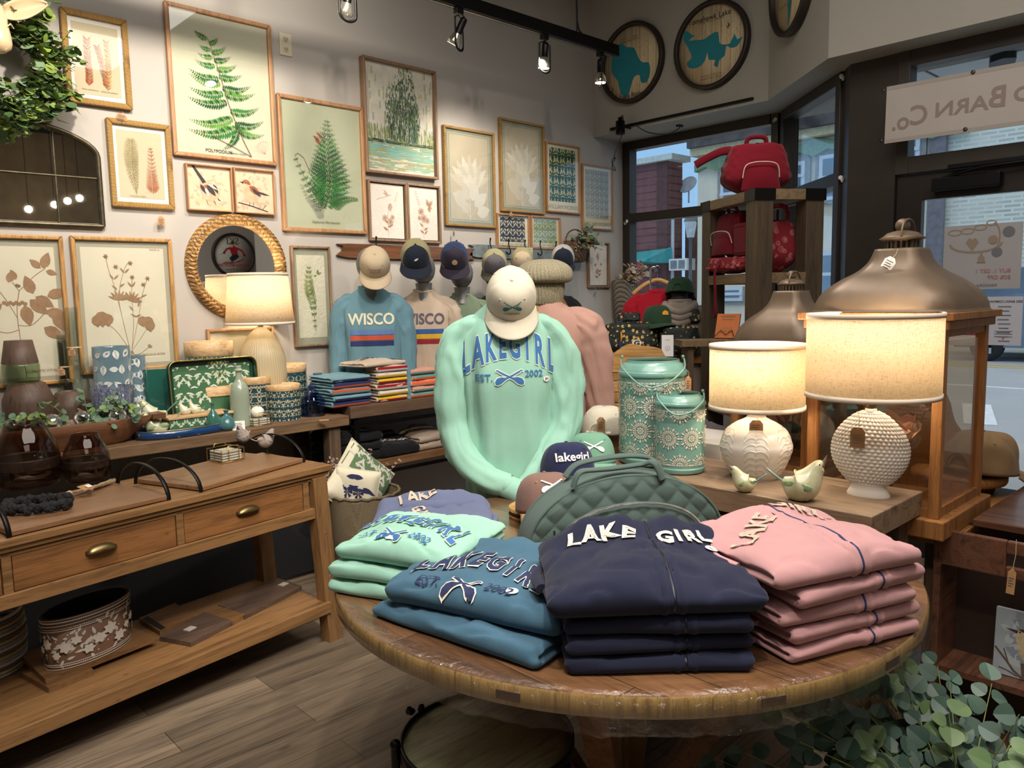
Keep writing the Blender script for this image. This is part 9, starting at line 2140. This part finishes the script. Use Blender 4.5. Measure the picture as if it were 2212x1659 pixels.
# book on a wire easel, at the foot of the rack
P=PD(1580,728,3.95); o=thing('window_ledge','pale ledge behind the timber rack carrying the recipe card','shelf',(P.x+.15,P.y+.12,0),math.radians(-40)); MB().box((0,0,P.z-.035),(.5,.16,.03)).build('ledge_board',M_rkx,o); 
for s_ in (-.2,.2): MB().box((s_,0,(P.z-.05)/2),(.03,.12,P.z-.05)).build('ledge_leg',M_benchz,o)
o=thing('orange_book','orange-covered booklet with a line drawing on a wire easel beside the rack','book',M=Matrix.Translation((P.x+.15,P.y+.12,P.z-.017))@Matrix.Rotation(face_cam(P.x,P.y,-20),4,'Z')@Matrix.Rotation(-.35,4,'X'))
MB().box((0,0,.065),(.12,.012,.13)).build('cover',mat('orange_cover',rgb(186,104,50),.6,var=.03),o); A=Art(); A.text('COOKBOOK',0,.115,.013,0,1); A.text('for everyone',0,.10,.011,0,1)
for k in range(3): A.line([(-.03+.02*k,.03),(-.02+.02*k,.06),(-.01+.02*k,.035),(-.03+.02*k,.03)],.0016,0,1)
fb=MB(); A.front(fb,-.0065); fb.build('cover_print',M_ink,o); MB().tube([(-.05,-.03,0),(-.03,-.012,.04),(0,-.012,.015),(.03,-.012,.04),(.05,-.03,0)],.002,5).build('wire_easel',M_black,o)
# window display of green and gold bags
def dotted():
    m_,nt,b=_new('green_gold_print'); co=_coord(nt); v=nt.nodes.new('ShaderNodeTexVoronoi'); v.inputs['Scale'].default_value=34; v.inputs['Randomness'].default_value=.6; nt.links.new(co,v.inputs[0]); n=_noise(nt,90,2,co)
    c=_ramp(nt,v.outputs['Distance'],[(.0,rgb(226,190,90)),(.16,rgb(200,150,50)),(.27,rgb(226,206,150)),(.34,rgb(20,30,24))]); c=_mix(nt,c,rgb(20,30,24),_ramp(nt,n.outputs[0],[(.5,(0,0,0,1)),(.6,(1,1,1,1))])); nt.links.new(c,b.inputs['Base Color']); b.inputs['Roughness'].default_value=.7; return m_
M_gg=dotted(); M_yel=mat('yellow_tassel',rgb(220,150,30),.7,var=.1); M_navt=mat('navy_ticket',rgb(24,36,80),.6,var=0)
T0=PD(1400,772,4.75); zt2=T0.z
o=thing('window_table','wooden window table under the green and gold printed bags','table',(T0.x+.12,T0.y+.10,0),math.radians(-52)); MB().box((.0,.08,zt2-.02),(.86,.40,.04)).build('table_top',M_honey,o,bevel=.003)
for x in (-.38,.38):
    for y in (-.07,.23): MB().box((x,y,(zt2-.04)/2),(.05,.05,zt2-.04)).build('leg',M_rk,o)
def gbag(label,px0,px1,py0,py1,D,dp,seed,emb=True,z=None,tas=None):
    P=PD((px0+px1)/2,py1,D); z=zt2+.001 if z is None else (P.z if z<0 else z); h=PD((px0+px1)/2,py0,D).z-z; w_=(px1-px0)/F*depth(P); d_=Vector((P.x,P.y,0)).normalized()*dp*.5
    o=softbag(label,(P.x+d_.x,P.y+d_.y,z),face_cam(P.x,P.y),w_,dp,h,M_gg,seed,.12,group='green and gold printed bags')
    if emb:
        for k,(r_,m_) in enumerate(((.030,M_yel),(.027,M_wh),(.020,mat('bag_green',rgb(20,50,36),.6,var=0)))):
            A=Art(); 
            if k<2: A.disc(0,0,r_,0,k,20,ry=r_*.68)
            else: A.text('G',0,0,.036,0,k,off=.05,sx=1.3)
            fb=MB(); A.emit(fb,lambda u,v,hh:(u+w_*.1,-dp/2*1.06-.006-hh-k*.0008,v+h*.42)); fb.build(('emblem_rim','emblem_oval','emblem_letter')[k],m_,o)
    if tas: MB().box((tas,-dp/2-.014,h*.35),(.022,.003,.06)).build('swing_ticket',M_navt,o); MB().tube([(tas,-dp/2-.012,h*.75),(tas+.004,-dp/2-.02,h*.6),(tas,-dp/2-.016,h*.45)],[.004,.008,.002],6).build('yellow_tassel',M_yel,o)
    return o
gbag('wide dark green bag with gold paw-like print and oval G emblem, left in the window',1303,1424,697,772,4.75,.16,41,True,None,-.06); gbag('dark green printed shoulder bag with oval G emblem, right in the window beside the rack',1428,1512,705,772,4.70,.14,42,True,None,None)
b1=gbag('small green printed pouch with a G emblem on top of the wide bag',1335,1384,676,699,4.85,.08,43,False,-1,-.05); gbag('green and gold printed bag on the right one, against the rack',1485,1512,668,704,4.82,.10,44,False,-1)
P=PD(1420,697,4.86); cap('dark green cap with a yellow badge on top of the printed bags',capM(P,face_cam(P.x,P.y,30),.05),fabric('cap_bottle_green',rgb(40,66,46),600),s=1.0,art=lambda A:A.poly([(-.02,-.01),(.02,-.012),(.02,.008),(.0,.016),(-.018,.006)],0,2),mats=[M_yel])
P=PD(1442,745,4.66); o=thing('sign_holder','small framed white card standing between the printed bags','sign',(P.x,P.y,zt2),face_cam(P.x,P.y)); MB().box((0,0,.075),(.085,.008,.15)).build('frame',M_blackp,o); A=Art(); A.rect(-.034,.012,.034,.138,0,1); A.text('Vera',0,.11,.014,1,2); A.disc(0,.06,.014,1,2,16); A.disc(0,.06,.012,0,3,16); A.text('B',0,.06,.014,1,4); fb=MB(); A.front(fb,-.0042); fb.build('card',[M_sticker,M_rose],o)
# red cardigan on a hanger and chrome stand
P=PD(1405,640,5.05); o=thing('garment_stand','slim chrome hook stand holding the red cardigan','stand',(P.x,P.y,zt2-.25),face_cam(P.x,P.y)); M_chr=mat('chrome',rgb(200,200,205),.12,1,var=0); zz_=PD(1405,575,5.05).z-(zt2-.25)
o.location.z=0; ztop=PD(1405,573,5.05).z
MB().tube([(.0,0,0),(0,0,ztop-.04)]+[(.02-.02*math.cos(PI*k/8),0,ztop-.04+.03*math.sin(PI*k/8)) for k in range(9)],.006,8).lathe([(.14,0),(.14,.01),(.01,.02)],24).build('pole',M_chr,o)
hz0=PD(1408,608,5.0).z; o=thing('coat_hanger','curved wooden coat hanger with a metal hook above the red cardigan','hanger',(P.x+.03,P.y-.03,hz0),face_cam(P.x,P.y))
MB().tube(cat([(-.15,0,-.075),(-.08,0,-.02),(0,0,.01),(.08,0,-.02),(.15,0,-.075)],16),.010,8,ry=.014).build('hanger_arms',M_slat,o); MB().tube(cat([(0,0,.015),(0,0,.05),(-.02,0,.075),(.0,0,.10),(.02,0,.085)],12),.003,6).build('hook',M_chr,o)
M_rc=fabric('red_knit',rgb(158,24,40),500,.4); RC=[(z*.8,w_*.86,d_*.55,0) for z,w_,d_,y in ROWS]
sweater('red knitted cardigan on a wooden hanger in the window','' or (P.x+.03,P.y-.03,hz0-.52),face_cam(P.x,P.y),.86,M_rc,RC,[[(x,y,z*.8,r) for x,y,z,r in q] for q in arms_down(.0,0,.1,.06)],seed=33,fold=.004)
# grey hoodie and green cap on a form by the window
P=PD(1468,700,4.95); zh=PD(1468,636,4.95).z
_,hb=sweater('grey hooded sweatshirt seen from behind in the window with its hood down','' or (P.x,P.y,zh-.66),face_cam(P.x,P.y,180),.92,fabric('grey_hood',rgb(140,128,118)),ROWS,arms_down(.01,0,.0,.07),seed=35)
f=MB(); [f.tube(cat([(-.085+q*.01,-.0,.60-q*.012),(-.08,.08,.585-q*.03),(0,.125,.555-q*.035),(.08,.08,.585-q*.03),(.085-q*.01,0,.60-q*.012)],22),.024,12) for q in range(3)]; f.build('hood',_mc['grey_hood'],_)
neckform('dark display form in the window wearing the grey hoodie',(P.x,P.y,zh-.02),face_cam(P.x,P.y,180),M_formk,h=.03,base=zh-.021,head=False)
cap('dark green cap seen from behind above the grey hoodie in the window',capM(Vector((P.x,P.y,zh+.0)),face_cam(P.x,P.y,172),.2),fabric('cap_bottle_green',rgb(40,66,46)),s=1.0)
# hanging baskets on the left wall
def wbasket(label,px0,px1,py0,py1,m_,y=4.17):
    a=Py(px0,py0,y); b_=Py(px1,py1,y); w_=b_.x-a.x; h=a.z-b_.z; o=thing('wall_basket',label,'basket',((a.x+b_.x)/2,4.245,b_.z),0)
    MB().lathe([(w_*.30,0),(w_*.42,h*.06),(w_*.47,h*.5),(w_*.5,h),(w_*.47,h)],40,0,Matrix.Translation((0,-w_*.34,0)),sy=.66,caps=False).lathe([(.0001,.003),(w_*.30,.003)],30,0,Matrix.Translation((0,-w_*.34,0)),sy=.66,caps=False).build('basket_wall',m_,o); return o,w_,h
M_bk1=weave('brown_wicker',rgb(128,96,70),rgb(62,44,32),100,170,.8,.9); M_bk2_=weave('grey_wicker',rgb(156,146,128),rgb(70,62,54),100,170,.8,.9)
o,w_,h=wbasket('small brown wicker wall basket full of mixed greenery, right of the pattern prints',1222,1264,520,567,M_bk1)
MB().tube([(w_*.5*math.cos(a),-w_*.34,h+.09*math.sin(a)) for a in [PI*k/16 for k in range(17)]],.006,6).build('basket_handle',M_bk1,o)
g=thing('mixed_greenery','artificial eucalyptus and fern bunch spilling from the brown wall basket','artificial plant',(o.location.x,4.16,o.location.z+h*.7)); f=MB(); s_=MB(); rnd=random.Random(5)
for k in range(40): spray(f,s_,(0,-.02,0),(rnd.uniform(-.9,1.0),rnd.uniform(-.9,.0),rnd.uniform(.1,1.3)),rnd.uniform(.09,.19),4,rnd.choice((.012,.017,.024)),rnd,(0,1,1,2),.6,.0015)
f.build('leaves',[mat('wreath_green',rgb(72,100,58)),mat('greygreen_leaf',rgb(118,134,116),.6,var=.1),mat('dry_leaf',rgb(150,116,84),.7,var=.1)],g); s_.build('stems',M_stem,g)
o,w_,h=wbasket('tall grey wicker wall basket at the window edge holding pale blooms',1326,1366,605,697,M_bk2_)
g=thing('pale_blooms','pale pink and cream artificial blooms standing in the tall wall basket','artificial flowers',(o.location.x,4.17,o.location.z+h*.9)); f=MB(); s_=MB()
for k in range(34): spray(f,s_,(0,-.01,0),(rnd.uniform(-.6,.8),rnd.uniform(-.9,.0),rnd.uniform(.4,1.3)),rnd.uniform(.10,.24),4,rnd.choice((.022,.03)),rnd,(0,0,1),.4,.0015)
f.build('petals',[mat('blush_petal',rgb(206,172,150),.6,var=.08),mat('cream_petal',rgb(206,198,174),.6,var=.06)],g); s_.build('stems',mat('brown_stem',rgb(96,70,50)),g)
